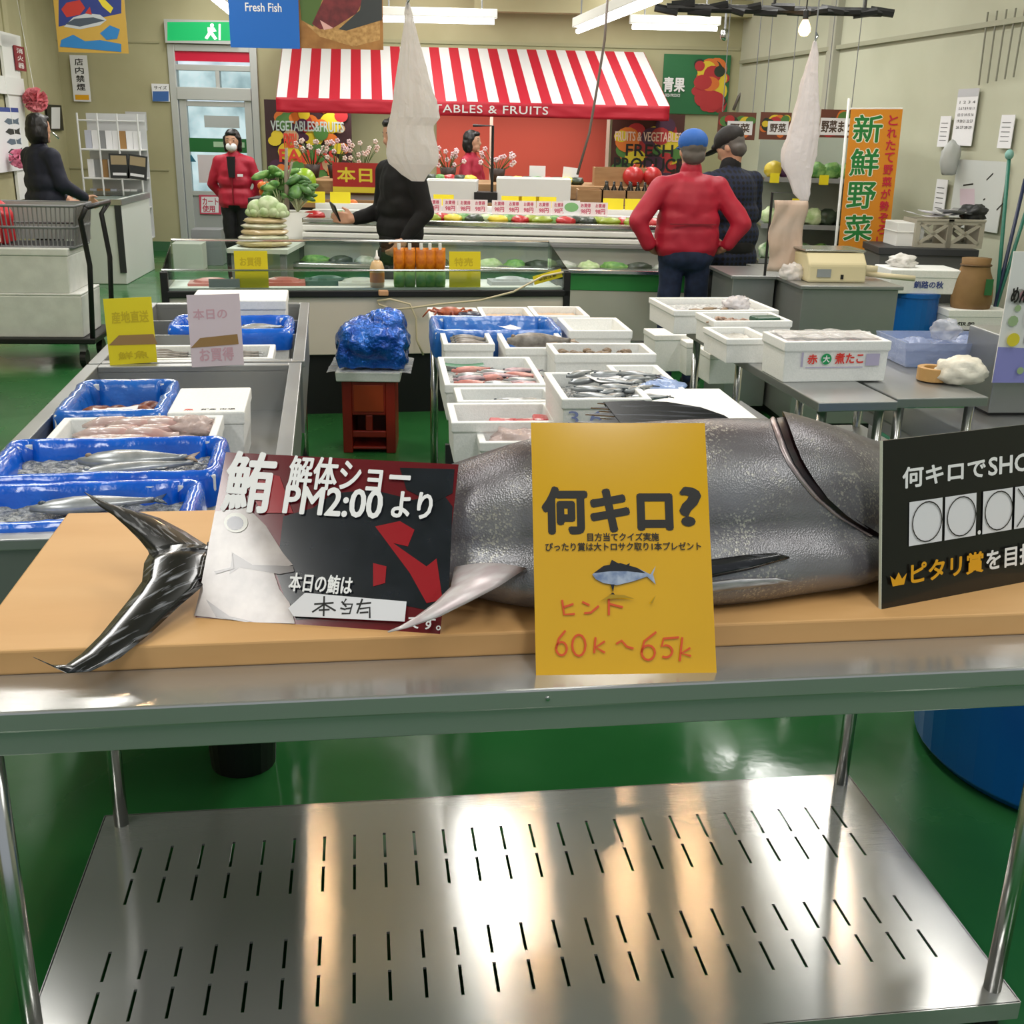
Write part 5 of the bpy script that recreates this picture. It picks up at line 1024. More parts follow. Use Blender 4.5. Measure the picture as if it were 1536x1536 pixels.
for i, (px, lab) in enumerate(((470, 'white blossoms in a pot behind the green apple'), (505, 'pinkish blossoms in a pot above the red and yellow sign'), (545, 'pale blossoms in a pot nearest the man in black'), (672, 'pink blossoms in a pot beside the staff in red vest'), (745, 'pale pink blossoms in a pot past the black post'))):
    blossoms(lab, at_shelf(px, GY+1.25, SH3), .34 if i < 3 else .30, .16, [PWh, PK, PWh, PK, PK][i], 50+i)
# ---------------------------------------------------------------- awning and shop back
AY = 13.7; al = at(414, 145, y=AY); ar = at(1004, 160, y=AY); alt = at(424, 66, y=14.9); art = at(965, 78, y=14.9)
vz0 = at(414, 167, y=AY).z; zb_ = (al.z+ar.z)/2; ztp = (alt.z+art.z)/2; vz0 = zb_ - (al.z-vz0)
aw = thing('awning', 'red and white striped shop awning with lettered red valance', 'awning', ((al.x+ar.x)/2, AY, 0)); ox = (al.x+ar.x)/2; NSt = 37
AR = mat('awning_red', 'b3102a', .6); AWH = mat('awning_white', 'd6d6d6', .6); f = MB()
for i in range(NSt):
    a, b = i/NSt, (i+1)/NSt; X = lambda t, top: ((alt.x+(art.x-alt.x)*t) if top else (al.x+(ar.x-al.x)*t)) - ox; dy = 14.9-AY
    v = [(X(a, 0), 0, zb_), (X(b, 0), 0, zb_), (X(b, 1), dy, ztp), (X(a, 1), dy, ztp)]; f.add(v + [(p[0], p[1]+.004, p[2]-.012) for p in v], [(0, 1, 2, 3), (7, 6, 5, 4), (0, 4, 5, 1), (2, 6, 7, 3)], 0 if i % 2 else 1)
part('canopy', f, [AR, AWH], aw)
f = MB()
def vg(i, j): return ((al.x+(ar.x-al.x)*i)-ox, .02*nz((i*9, j, 0), 3) - .012, zb_ + (vz0-zb_)*j)
f.grid(vg, 60, 6); va = part('valance', f, AR, aw, smooth=True, solid=.006)
V, Fc = text2d('VEGETABLES & FRUITS', .008, 0, 1.1); ta = at(598, 172, y=AY).x-ox; tb_ = at(822, 172, y=AY).x-ox; hh = zb_-vz0
part('lettering', MB().add([(ta+(tb_-ta)*a, -.045, vz0+hh*(.22+.55*b)) for a, b in V], Fc), AWH, aw)
f = MB()
for s_, (p, q) in ((-1, (al, alt)), (1, (ar, art))): f.add([(p.x-ox, 0, zb_), (q.x-ox, 14.9-AY, ztp), (p.x-ox, 14.9-AY, vz0), (p.x-ox, 0, vz0), (p.x-ox+.006, 0, zb_), (q.x-ox+.006, 14.9-AY, ztp), (p.x-ox+.006, 14.9-AY, vz0), (p.x-ox+.006, 0, vz0)], [(0, 1, 2, 3), (7, 6, 5, 4), (0, 4, 5, 1), (1, 5, 6, 2), (2, 6, 7, 3), (3, 7, 4, 0)])
part('side_flap', f, AR, aw); part('frame', MB().tube([(al.x-ox, .03, zb_-.02), (ar.x-ox, .03, zb_-.02)], .018, 8), CHR, aw)
W0 = (0, 14.96, 0); EX = (1, 0, 0)
bp_ = flatp('back_panel', 'plain orange red panel on the wall under the awning', 'panel', (655, 158, 914, 330), W0, EX, mat('salmon_panel', 'cf5240', .6), .03)
for px in (606, 737, 912): p = at(px, 200, y=14.6); solo('shop_post', 'thin pale post under the awning %s' % {606: 'behind the man in black', 737: 'beside the staff member', 912: 'next to the fresh produce poster'}[px], 'post', MB().box(-.02, .02, -.02, .02, 0, vz0+.1), mat('post_pale', 'd5b5a5', .5), (p.x, 14.6, 0))
VEGC = [mat('print_orange', 'd9702a', .5), mat('print_red', 'b32a2e', .5), mat('print_green', '4f7d3a', .5), mat('print_yellow', 'dcc02e', .5), mat('print_purple', '4a2440', .5), mat('print_dark', '22301f', .5), mat('print_tan', 'c9a27a', .5)]
def veg_print(pn, x0, y0, x1, y1, n, seed, pal, r0=.05, r1=.13):
    rr = random.Random(seed); L = []
    for i in range(n):
        r = r0+(r1-r0)*rr.random(); cx = x0+r+(x1-x0-2*r)*rr.random(); cy = y0+r+(y1-y0-2*r)*rr.random(); L.append((circ(cx, cy, r, r*(.7+.3*rr.random()), 14), rr.choice(pal)))
    pn.polys(L, VEGC, 'printed_picture', px=False)
fp = flatp('farm_poster', 'vegetable photo poster lettered FARMS beside the entrance door', 'poster', (403, 152, 526, 300), (0, 14.5, 0), EX, mat('poster_dark', '3a1f24', .5), .02)
veg_print(fp, 0, .0, fp.w, fp.h, 70, 5, [0, 0, 1, 2, 3, 4, 6], .05, .14)
GRL = mat('pale_grey_letter', 'b9c4c0', .5)
fp.text('VEGETABLES&FRUITS', (407, 183, 516, 196), GRL, .02); fp.text('FRESH', (427, 200, 445, 222), REDINK, .02); fp.text('FARMS', (420, 225, 506, 243), mat('farm_red', 'd23a2e', .5), .03)
sp_ = flatp('produce_poster', 'fruit photo poster lettered FRESH PRODUCE past the orange panel', 'poster', (913, 172, 1028, 300), (0, 14.6, 0), EX, mat('poster_dark2', '4a2018', .5), .02)
veg_print(sp_, 0, 0, sp_.w, sp_.h, 60, 8, [0, 1, 1, 2, 3, 3, 4], .07, .16)
sp_.text('FRUITS & VEGETABLES', (922, 199, 1022, 211), mat('pale_pink_letter', 'e8c0b0', .5), .02); sp_.text('FRESH', (938, 217, 1010, 234), INK, .02); sp_.text('PRODUCE', (920, 238, 1025, 256), INK, .02)
gp = flatp('produce_sign', 'green sign with fruit photo and white characters high on the wall', 'sign', (991, 83, 1097, 170), W0, EX, mat('sign_deep_green', '1d6a3a', .5), .02)
veg_print(gp, gp.w*.43, 0, gp.w, gp.h, 45, 4, [0, 1, 1, 1, 5, 3], .06, .14); gp.text('青果', (994, 116, 1028, 138), WINK, .03); gp.text('FRESH PRODUCE', (997, 141, 1020, 145), WINK, .01)
# right produce shelf with signs
RY = 10.0; rs = thing('open_produce_shelf', 'open refrigerated shelf of vegetables along the side wall', 'shelf', (at(1146, 300, y=RY).x, RY, 0), -.1); rw = at(1290, 300, y=RY).x-at(1146, 300, y=RY).x
zz2 = [zz(p, RY, 1200) for p in (395, 338, 282, 258)]; part('base', MB().box(0, rw, 0, .8, 0, zz2[0]), DGREY, rs); part('back', MB().box(0, rw, .78, .8, zz2[0], zz(185, RY, 1200)), mat('shelf_back', 'a9b0a4', .5), rs)
shz = []
for i, p in enumerate((390, 338, 268)):
    z = zz(p, RY, 1200); part('shelf_board', MB().box(0, rw, .06*i, .78, z-.02, z), CHR, rs); part('price_strip', MB().box(0, rw, .06*i-.012, .06*i, z-.035, z+.005), GREY, rs); shz.append(z)
part('end_panel', MB().box(rw-.02, rw, 0, .8, zz2[0], zz(185, RY, 1200)), OFFW, rs); part('header', MB().box(0, rw, .1, .3, zz(185, RY, 1200)-.03, zz(185, RY, 1200)), CHR, rs)
BG = [veg_bag('vegetable_bunch', .16, .2, .15, mm) for mm in (LF, LFP, PUR, mat('leek_green', '5f8a52', .4, col2='d5dcc4', vs=12), DKV, YEV)]
bn = ['green leafy', 'pale green', 'purple', 'striped green', 'dark green', 'yellow']
for r_, row in enumerate(((3, 1, 3, 0, 4), (1, 3, 1, 1, 4, 4), (5, 2, 1, 0, 0, 0))):
    for i, k in enumerate(row):
        R = Matrix.Rotation(-.1, 3, 'Z'); q = R @ Vector((.09+(rw-.2)*i/(len(row)-1), .2+.06*r_, shz[r_])) + rs.location
        tag(put(BG[k], 'vegetable_bunch', None, q, i*1.3), '%s vegetables on the %s shelf of the side wall unit' % (bn[k], ('lowest', 'middle', 'upper')[r_]), 'vegetables', '%s vegetables, %s shelf' % (bn[k], ('lowest', 'middle', 'upper')[r_]))
for i, (x0_, x1_, t_) in enumerate(((1075, 1135, '野菜'), (1138, 1188, '野菜'), (1228, 1282, '野菜まと'))):
    s_ = flatp('shelf_sign', ['vegetable print shelf sign furthest from the orange banner', 'vegetable print shelf sign partly behind the hanging bag', 'shelf sign with large dark characters next to the orange banner'][i], 'sign', (x0_, 169 if i < 2 else 165, x1_, 209 if i < 2 else 206), (0, RY-.05, 0), EX, mat('sign_veg', '6a3a2a', .5), .01)
    veg_print(s_, 0, 0, s_.w, s_.h, 16, 20+i, [0, 1, 2, 5, 3], .03, .06); s_.poly([(s_.w*.25, .04), (s_.w*.92, .04), (s_.w*.92, s_.h*.68), (s_.w*.25, s_.h*.68)] if i < 2 else [(0, .02), (s_.w, .02), (s_.w, s_.h*.7), (0, s_.h*.7)], PAPER, 'white_field', px=False)
    s_.text(t_, (s_.w*.32, .06, s_.w*.85, s_.h*.6) if i < 2 else (.01, .04, s_.w-.01, s_.h*.62), mat('sign_brown_ink', '4a3a30', .5), .03, px=False)
    part('hanger', MB().tube([(s_.w*.1, .005, s_.h), (s_.w*.1, .005, 3.7-s_.O.z)], .004, 5), GREY, s_.root); part('hanger', MB().tube([(s_.w*.9, .005, s_.h), (s_.w*.9, .005, 3.7-s_.O.z)], .004, 5), GREY, s_.root)
for i, (px, py) in enumerate(((1162, 267), (1236, 270), (1195, 305))): q = at(px, py, y=RY-.06); f = MB().box(-.04, .04, 0, .004, -.04, .04); solo('price_tag', ['yellow price tag on the upper vegetable shelf edge, behind the dark plaid man', 'yellow price tag on the upper shelf edge next to the orange banner', 'yellow price tag on the middle vegetable shelf'][i], 'price tag', f, CY, q, 0)
# orange upright banner
NY = 9.0; bl = at(1257, 375, y=NY); tl = at(1276, 164, y=NY); br = at(1326, 375, y=NY)
nb = Panel('upright_banner', 'orange cloth banner with large green characters on a pole', 'banner', bl, br-bl, tl-bl, (br-bl).length*1.08, (tl-bl).length, .004, mat('banner_orange', 'd98a1c', .6))
BGn = mat('banner_green', '1d7a35', .5); BWh = mat('banner_outline', 'efe9d2', .5); BRd = mat('banner_red', 'c4203a', .5)
for i, ch in enumerate('新鮮野菜'):
    y1_ = nb.h*(.97-.235*i); y0_ = y1_-nb.h*.205
    nb.text(ch, (nb.w*.06, y0_, nb.w*.66, y1_), BWh, .055, px=False); nb.text(ch, (nb.w*.075, y0_+.006, nb.w*.645, y1_-.006), BGn, .02, px=False)
for i, ch in enumerate('とれたて野菜が勢ぞろい'): y1_ = nb.h*(.96-.086*i); nb.text(ch, (nb.w*.74, y1_-nb.h*.07, nb.w*.93, y1_), BRd, .025, px=False)
part('pole', MB().tube([(-.02, .01, -bl.z/nb.uz.z), (-.02, .01, nb.h+.08)], .011, 8), WHT, nb.root, smooth=True); part('cross_bar', MB().tube([(-.02, .01, nb.h+.005), (nb.w, .01, nb.h+.005)], .007, 6), WHT, nb.root); part('foot', MB().box(-.2, .2, -.2, .2, -bl.z/nb.uz.z-.0, -bl.z/nb.uz.z+.03), BLK, nb.root)
# ---------------------------------------------------------------- steel cabinet with the scale, barrel and wall counter on the viewer's right
A = at(1205, 428, z=.85); B = at(1346, 428, z=.85); kc = thing('steel_cabinet', 'steel cabinet carrying the cream scale behind the printed foam box', 'cabinet', (A.x, A.y, 0), .1); kw = B.x-A.x
part('body', MB().box(0, kw, 0, 1.0, .06, .83), STEELD, kc, bev=.004); part('worktop', MB().box(-.02, kw+.02, -.02, 1.02, .83, .85), STEELD, kc, bev=.003); part('plinth', MB().box(.03, kw-.03, .03, .97, 0, .06), BLK, kc)
kl = thing('steel_cabinet', 'wider steel work counter joined beside the scale cabinet, under the wrapped papers', 'counter', (at(1094, 400, y=6.75).x, A.y+.4, 0), .1); part('body', MB().box(0, A.x-at(1094, 400, y=6.75).x-.06, 0, .45, .06, .83), STEELD, kl, bev=.004); part('worktop', MB().box(-.02, A.x-at(1094, 400, y=6.75).x-.06, -.03, .47, .83, .85), STEELD, kl, bev=.003)
P = at(1248, 420, z=.86); sc2 = thing('weighing_scale', 'cream coloured weighing scale on the steel cabinet', 'scale', (P.x, P.y+.12, .85), .1)
f = MB(); f.prism([(-.16, .0), (.16, .0), (.16, .05), (.10, .15), (-.10, .16), (-.16, .10)], 'x', -.17, .17); part('housing', f, CREAM, sc2, bev=.012)
part('screen', MB().box(-.12, -.04, -.166, -.158, .03, .075), mat('lcd_grey', '8f979a', .3), sc2); part('printer_slot', MB().box(.02, .035, -.166, -.158, .02, .045), BLK, sc2); part('pan', MB().box(-.18, .18, -.1, .16, .165, .175), STEELT, sc2, bev=.004)
f = MB(); f.tube([(0, 0, .03), (.14, -.05, .02), (.3, -.1, .014)], .016, 8); f.tube([(-.02, 0, .055), (.10, -.02, .05)], .022, 8); solo('paper_roll', 'cream paper roll lying across the scale cabinet corner', 'paper roll', f, mat('roll_cream', 'd9cfae', .6), (P.x+.2, P.y+.18, .855), smooth=True)
# papers and bag hung beside the scale
q = at(1180, 418, z=.85); pk = thing('wrapping_paper_stand', 'pinkish sheet bundle hanging on a stand by the scale', 'paper stand', (q.x, q.y+.1, .85), .1)
f = MB(); f.grid(lambda i, j: (-.10+.20*i+.01*math.sin(j*9), .03*nz((i, j, 0), 4, 2), .03+.40*j), 12, 14); part('sheet', f, mat('pinkish_sheet', 'cdbcb0', .6, col2='bfa896', vs=5), pk, smooth=True, solid=.008); f = MB(); f.tube([(-.1, .03, 0), (-.1, .03, .47), (.09, .03, .47), (.09, .03, 0)], .008, 6); part('wire_frame', f, BLK, pk)
solo('plastic_bag', 'small clear bag lying before the pinkish sheets', 'bag', crumple(.14, .1, .1, 31), film('white_film', 'f1eff0', .55), (q.x+.02, q.y-.04, .85), smooth=True)
# blue barrel with a foam box on top
bp2 = at(1369, 470, y=7.95); bw = .165; bz = at(1370, 437, y=bp2.y).z
f = MB(); f.lathe([(0, 0), (bw*.95, 0), (bw, .03), (bw, bz*.45), (bw*1.03, bz*.47), (bw, bz*.5), (bw*1.0, bz-.03), (bw*1.04, bz-.03), (bw*1.04, bz), (0, bz)], 28); solo('blue_barrel', 'blue plastic barrel standing behind the steel side table', 'barrel', f, BLUEB, (bp2.x, bp2.y, 0), smooth=False)
fb_ = thing('lidded_foam_box', 'white foam box with blue print on top of the blue barrel', 'foam box', (bp2.x-.24, bp2.y-.15, bz), .05); part('box_body', MB().box(0, .50, 0, .32, 0, .11, tap=.006), FOAM, fb_, bev=.005); part('lid', MB().box(-.004, .504, -.004, .324, .11, .165), FOAM, fb_, bev=.006); on_front(fb_, '釧路の秋', .17, .04, .38, .09, mat('blue_print', '3a4a8a', .5), -.0015)
solo('plastic_bag', 'white crumpled bag on the printed foam box of the barrel', 'bag', crumple(.2, .14, .1, 33), BAGF, (bp2.x-.12, bp2.y+.02, bz+.165), smooth=True)
# wall counter
CYy = 8.3; cx0 = at(1318, 380, y=CYy).x; cz = at(1400, 373, y=CYy).z; wc = thing('side_counter', 'dark grey counter against the side wall under the lattice crates', 'counter', (cx0, CYy, 0), -.05)
part('worktop', MB().box(0, .72, 0, .5, cz-.05, cz), DGREY, wc, bev=.004); part('body', MB().box(.02, .70, .03, .5, .05, cz-.05), mat('counter_grey', '5b5d5c', .5), wc); part('plinth', MB().box(.04, .68, .05, .48, 0, .05), BLK, wc)
q = at_shelf(1352, CYy+.12, cz); wbx = thing('white_carton', 'white carton at the end of the wall counter beside the lattice crates', 'carton', q, 0); part('carton_body', MB().box(0, .2, 0, .3, 0, .17), WHT, wbx, bev=.004); part('flap', MB().box(-.005, .205, -.005, .305, .10, .105), OFFW, wbx)
lat = mat('beige_lattice', 'a9a596', .55)
lc0 = None
for i in range(2):
    q = at_shelf(1380+48*i, CYy+.08, cz); lab = ['beige lattice crate beside the white carton', 'beige lattice crate with papers piled in it, next to the mops'][i]
    if lc0: copy_tree(lc0, None, q, label=lab); continue
    lc0 = thing('lattice_crate', lab, 'crate', q); W_, D_, H__ = .27, .3, .20; f = MB()
    for y in (0, D_-.012):
        f.box(0, W_, y, y+.012, 0, .03); f.box(0, W_, y, y+.012, H__-.035, H__); f.box(0, .035, y, y+.012, .03, H__-.035); f.box(W_-.035, W_, y, y+.012, .03, H__-.035)
        for s in (-1, 1):
            R_ = Matrix.Translation((W_/2, y+.006, H__/2)) @ Matrix.Rotation(s*.6, 4, 'Y'); f.box(-.13, .13, -.006, .006, -.012, .012, R=R_)
    f.box(0, .012, .012, D_-.012, 0, H__); f.box(W_-.012, W_, .012, D_-.012, 0, H__); f.box(.012, W_-.012, .012, D_-.012, 0, .01); part('crate_body', f, lat, lc0); part('rim', MB().box(-.004, W_+.004, -.006, .008, H__-.012, H__+.006), lat, lc0, bev=.003)
for i in range(3):
    q = at_shelf(1395+22*i, CYy+.2, cz+.215); solo('paper_sheet', ['loose white paper draped over the lattice crates', 'curled white paper on top of the lattice crates', 'grey printed paper sticking up from the lattice crates'][i], 'paper', slip(.3, .2, .03), [PAPER, PAPER, GREY][i], q + Vector((0, 0, .012*i)), .4*i, smooth=True, solid=.002)
solo('dark_cloth', 'dark crumpled cloth stuffed in the lattice crate', 'cloth', crumple(.2, .16, .12, 35), DGREY, at_shelf(1462, CYy+.22, cz+.2), smooth=True)
# sack on a foam box
SYy = 7.7; q = at(1466, 466, y=SYy); bx0 = at(1420, 495, y=SYy); st = thing('black_stand', 'black stand under the white foam box and the sack', 'stand', (bx0.x, SYy, 0)); part('stand_body', MB().box(.02, .42, 0, .35, 0, bx0.z-.02), BLK, st); part('top', MB().box(0, .45, -.02, .37, bx0.z-.02, bx0.z), DGREY, st)
sf = thing('lidded_foam_box', 'white foam box with black print under the paper sack', 'foam box', (bx0.x, SYy, bx0.z), .08); hb_ = q.z-bx0.z; part('box_body', MB().box(0, .43, 0, .3, 0, hb_*.65, tap=.005), FOAM, sf, bev=.004); part('lid', MB().box(-.004, .434, -.004, .304, hb_*.65, hb_), FOAM, sf, bev=.004); on_front(sf, '根室', .07, .03, .2, .075, INK, .002)
sk = thing('paper_sack', 'brown paper sack tied at the neck on a foam box', 'sack', (q.x, SYy+.14, q.z)); hs = at(1466, 390, y=SYy).z-q.z
f = MB()
def sg(i, j): a = 2*math.pi*i; r = [1, 1.05, 1.06, 1.02, .97, .9, .78, .7, .74][min(8, int(j*8.01))]; z = hs*j; k = 1+.06*nz((math.cos(a)*2, math.sin(a)*2, j*4), 1.2, 3); return (.135*r*k*math.cos(a), .10*r*k*math.sin(a), z)
f.grid(sg, 28, 9, close_u=True); f.f += [tuple(range(27, -1, -1)), tuple(8*28+k for k in range(28))]; f.m += [0, 0]; part('sack_body', f, mat('sack_brown', '8f6f45', .7, col2='7d5f39', vs=5, bump=.3, bs=12), sk, smooth=True); part('tie', MB().lathe([(.104, hs*.84), (.11, hs*.86), (.104, hs*.88)], 18, sy=.75), mat('tie_brown', '5f4526', .7), sk); part('green_label', MB().box(.04, .09, -.118, -.11, hs*.3, hs*.62), mat('label_green', '2a6a3a', .5), sk, label='green printed label')
# mops leaning on the wall
for i, (b, t_, cl, lab, tip) in enumerate((((1500, 395), (1514, 232), '1c6a58', 'green mop pole with a pale green top, leaning on the side wall', 1), ((1508, 395), (1538, 268), '1d2a4a', 'dark blue broom pole leaning beside the green mop', 0), ((1514, 398), (1552, 275), '1c6a58', 'green broom pole leaning next to the dark blue one', 0))):
    pb = at(*b, y=7.95); pt_ = at(*t_, y=8.0); d_ = (pt_-pb); base = pb - d_*(pb.z/d_.z); r = thing('mop', lab, 'mop', base); f = MB(); f.tube([(0, 0, .02), tuple(pt_-base)], .013, 10); part('handle', f, mat('pole_%d' % i, cl, .4), r, smooth=True); part('head', MB().box(-.05, .05, -.03, .03, 0, .06), mat('mop_head', 'b9b6ac', .8), r)
    if tip: part('cap', MB().ell(tuple(pt_-base), (.03, .03, .035), 12, 8), mat('cap_teal', '7fb0a8', .5), r, smooth=True)
# things on the side wall
def wallp(name, label, cat, box, m, off=.02, th=.006):
    p0 = Vector((XR - .02, 15, 0)); return flatp(name, label, cat, box, p0, WRR, m, th)
cal = wallp('calendar', 'white wall calendar with rows of dates', 'calendar', (1426, 132, 1469, 218), PAPER)
GI = mat('grey_ink', '55555a', .6)
cal.poly([(0, cal.h*.86), (cal.w, cal.h*.86), (cal.w, cal.h), (0, cal.h)], mat('cal_head', 'b9bac0', .6), 'header_band', px=False)
for i, t_ in enumerate(('1 2 3 4', '5 6 7 8 9 10 11', '12 13 14 15 16', '19 20 21 22 23', '26 27 28 29')): cal.text(t_, (cal.w*.15, cal.h*(.74-.11*i), cal.w*.92, cal.h*(.79-.11*i)), GI, .02, px=False)
for i, (bx_, lab) in enumerate((((1405, 174, 1427, 220), 'small pale notice beside the calendar'), ((1495, 172, 1523, 222), 'narrow lined notice past the calendar'), ((1398, 270, 1422, 322), 'small notice with dark dots beside the whiteboard'), ((22, 70, 36, 104), None))):
    if lab:
        n_ = wallp('wall_notice', lab, 'notice', bx_, PAPER)
        for k in range(5): n_.poly([(n_.w*.15, n_.h*(.2+.14*k)), (n_.w*.8, n_.h*(.2+.14*k)), (n_.w*.8, n_.h*(.22+.14*k)), (n_.w*.15, n_.h*(.22+.14*k))], GI, 'printed_line', px=False)
wbd = wallp('whiteboard', 'whiteboard with a pinned sheet above the lattice crates', 'whiteboard', (1422, 243, 1512, 338), mat('board_white', 'c9cdcb', .35)); wbd.poly([(1440, 283), (1462, 283), (1462, 308), (1440, 308)], mat('sheet_lilac', 'cbb9c4', .5), 'pinned_sheet'); wbd.strokes([[(1480, 270), (1490, 260)], [(1475, 300), (1478, 298)], [(1445, 278), (1460, 276)], [(1495, 315), (1510, 300)]], .012, INK)
q = hit(1434, 240, (XR-.06, 15, 0), Vector((0, 0, 1)).cross(WRR)); f = crumple(.16, .10, .30, 41, .2, 12); solo('plastic_bag', 'grey white plastic bag hung under the calendar', 'bag', f, mat('bag_grey', 'b4b8b6', .4), q + Vector((-.05, 0, -.12)), smooth=True)
f = MB(); 
for k in range(5):
    a = hit(1482+14*k, 18-2*k, (XR-.02, 15, 0), Vector((0, 0, 1)).cross(WRR)); b = hit(1468+13*k, 128-3*k, (XR-.02, 15, 0), Vector((0, 0, 1)).cross(WRR)); f.tube([a, b], .007, 6)
solo('wall_conduits', 'thin pipes running down the side wall above the calendar', 'pipes', f, mat('conduit', '7f7f70', .5))
# ---------------------------------------------------------------- ceiling things
EM = mat('lit_tube', 'ffffff', .4, emit=9)
def tube_light(label, a, b, ya, yb, group=None):
    P = at(*a, y=ya); Q = at(*b, y=yb); P = Vector((P.x, P.y, (P.z+Q.z)/2)); Q = Vector((Q.x, Q.y, P.z)); d_ = Q-P; L = d_.length; r = thing('fluorescent_light', label, 'light', P, math.atan2(d_.y, d_.x))
    part('housing', MB().box(0, L, -.05, .05, .02, .10), OFFW, r, bev=.006); part('tube', MB().tube([(.03, 0, -.012), (L-.03, 0, -.012)], .022, 12), EM, r, smooth=True)
    for x in (.15, L-.15): part('hanger', MB().tube([(x, 0, .1), (x, 0, 3.7-P.z)], .008, 6), GREY, r)
tube_light('fluorescent light hanging behind the white hanging bag', (560, 27), (746, 31), 11.6, 11.6); tube_light('fluorescent light near the round camera, over the awning end', (944, 38), (1080, 42), 12.2, 12.2)
tube_light('fluorescent light running lengthwise above the awning', (866, 44), (992, -4), 11.0, 8.2); tube_light('fluorescent light partly hidden by the blue banner', (349, 20), (318, -6), 11.5, 10.0)
p = at(1087, 52, y=12.2); cmr = thing('security_camera', 'small round white camera beside the fluorescent light', 'camera', p); part('dome', MB().ell((0, 0, 0), (.05, .05, .06), 14, 9), CHR, cmr, smooth=True); part('stem', MB().tube([(0, 0, .05), (0, 0, 3.7-p.z)], .012, 8), GREY, cmr)
f = MB(); a = at(1000, 6, y=8.6); b = at(1322, 24, y=8.6); z_ = (a.z+b.z)/2; a.z = b.z = z_; f.tube([a, b], .03, 10)
for k in range(14):
    s = k/13; q = a.lerp(b, s); f.tube([q + Vector((-.08, .01, .02*math.sin(k*2))), q + Vector((.08, -.02, -.03*math.cos(k*3)))], .028, 6)
for k in (.1, .5, .92): q = a.lerp(b, k); f.tube([q, (q.x, q.y, 3.7)], .01, 6)
solo('cable_rail', 'black cable rail hanging across under the ceiling', 'rail', f, BLK)
p = at(1207, 42, y=8.4); lb_ = thing('light_bulb', 'lit bare bulb hanging from the black rail', 'bulb', p); part('glass_bulb', MB().lathe([(0, -.055), (.025, -.05), (.042, -.025), (.042, 0), (.03, .03), (.017, .055), (0, .055)], 16), mat('bulb_glow', 'ffc98a', .2, emit=5), lb_, smooth=True); part('socket', MB().lathe([(.017, .05), (.02, .06), (.02, .11), (.008, .12), (0, .12)], 12), BLK, lb_); part('cord', MB().tube([(0, 0, .12), (0, 0, 3.7-p.z)], .005, 6), BLK, lb_)
def hung_bag(name, label, rows, Y, seed, m):
    f = MB(); rings = []; n = 40
    for y, l, r_ in rows: P = at(l, y, y=Y); Q = at(r_, y, y=Y); rings.append(((P.x+Q.x)/2, (P.z+Q.z)/2, (Q.x-P.x)/2))
    c0 = rings[0]; rs_ = []
    for (a, b) in zip(rings, rings[1:]):
        for k in range(4): s = k/4; rs_.append(tuple(a[i]+(b[i]-a[i])*s for i in range(3)))
    rs_.append(rings[-1])
    for x, z, w_ in rs_:
        for j in range(n):
            a = 2*math.pi*j/n; g_ = Vector((math.cos(a), math.sin(a), z*3.5)); k = 1 - (0 if w_ < .012 else .20*abs(math.sin(4.5*a+seed+2.5*nz(g_, 1.1, seed)))) + .16*abs(nz(g_, 2.4, seed+2)) - .05 + .10*abs(nz(g_, 5.5, seed+3)); k = min(k, 1.05)
            f.v.append(Vector((x-c0[0]+w_*k*math.cos(a), w_*.42*k*math.sin(a), z-c0[1])))
    for i in range(len(rs_)-1):
        for j in range(n): f.f.append((i*n+j, i*n+(j+1) % n, (i+1)*n+(j+1) % n, (i+1)*n+j)); f.m.append(0)
    f.f.append(tuple((len(rs_)-1)*n+j for j in range(n))); f.m.append(0)
    r = thing(name, label, 'bag', (c0[0], Y, c0[1])); part('bag_body', f, m, r, smooth=seed == 5); part('hanging_cord', MB().tube([(0, 0, -.02), (0, 0, 3.7-c0[1])], .003, 6), GREY, r); part('hook', MB().tube([(0, 0, .0), (.01, 0, .02), (0, 0, .035)], .004, 6), CHR, r)
HB = film('hung_bag_film', 'f4efea', .9, .3, .45); HB2 = film('hung_bag_film_pale', 'f4eeee', .9, .35, .35)
hung_bag('hanging_plastic_bag', 'large creased white plastic bag hanging in front of the awning', [(3, 609, 614), (15, 607, 617), (26, 606, 621), (60, 602, 629), (100, 595, 641), (150, 586, 656), (176, 582, 660), (188, 580, 651), (200, 578, 652), (232, 576, 658), (246, 583, 659), (262, 601, 644), (272, 617, 637)], 3.4, 1, HB)
hung_bag('hanging_plastic_bag', 'long pleated white plastic bag hanging before the side wall shelf', [(62, 1220, 1225), (80, 1214, 1228), (120, 1202, 1228), (160, 1192, 1230), (200, 1181, 1231), (232, 1171, 1227), (250, 1171, 1222), (270, 1182, 1219), (290, 1189, 1218), (301, 1200, 1214)], 5.0, 5, HB2)
f = MB(); f.tube([at(x, y, y=7.2) for x, y in ((912, -10), (907, 60), (896, 130), (884, 200), (866, 262))], .008, 7); solo('hanging_cable', 'dark twisted cable hanging across the awning', 'cable', f, mat('cable_grey', '6a625c', .5), smooth=True)
f = MB(); f.tube([at(x, y, y=14.9) for x, y in ((1100, 165), (1108, 145), (1122, 128), (1140, 122), (1165, 124), (1200, 109))], .02, 7); solo('wall_cable', 'grey cable arching along the wall over the produce shelf', 'cable', f, mat('cable_grey', '6a625c', .5), smooth=True)
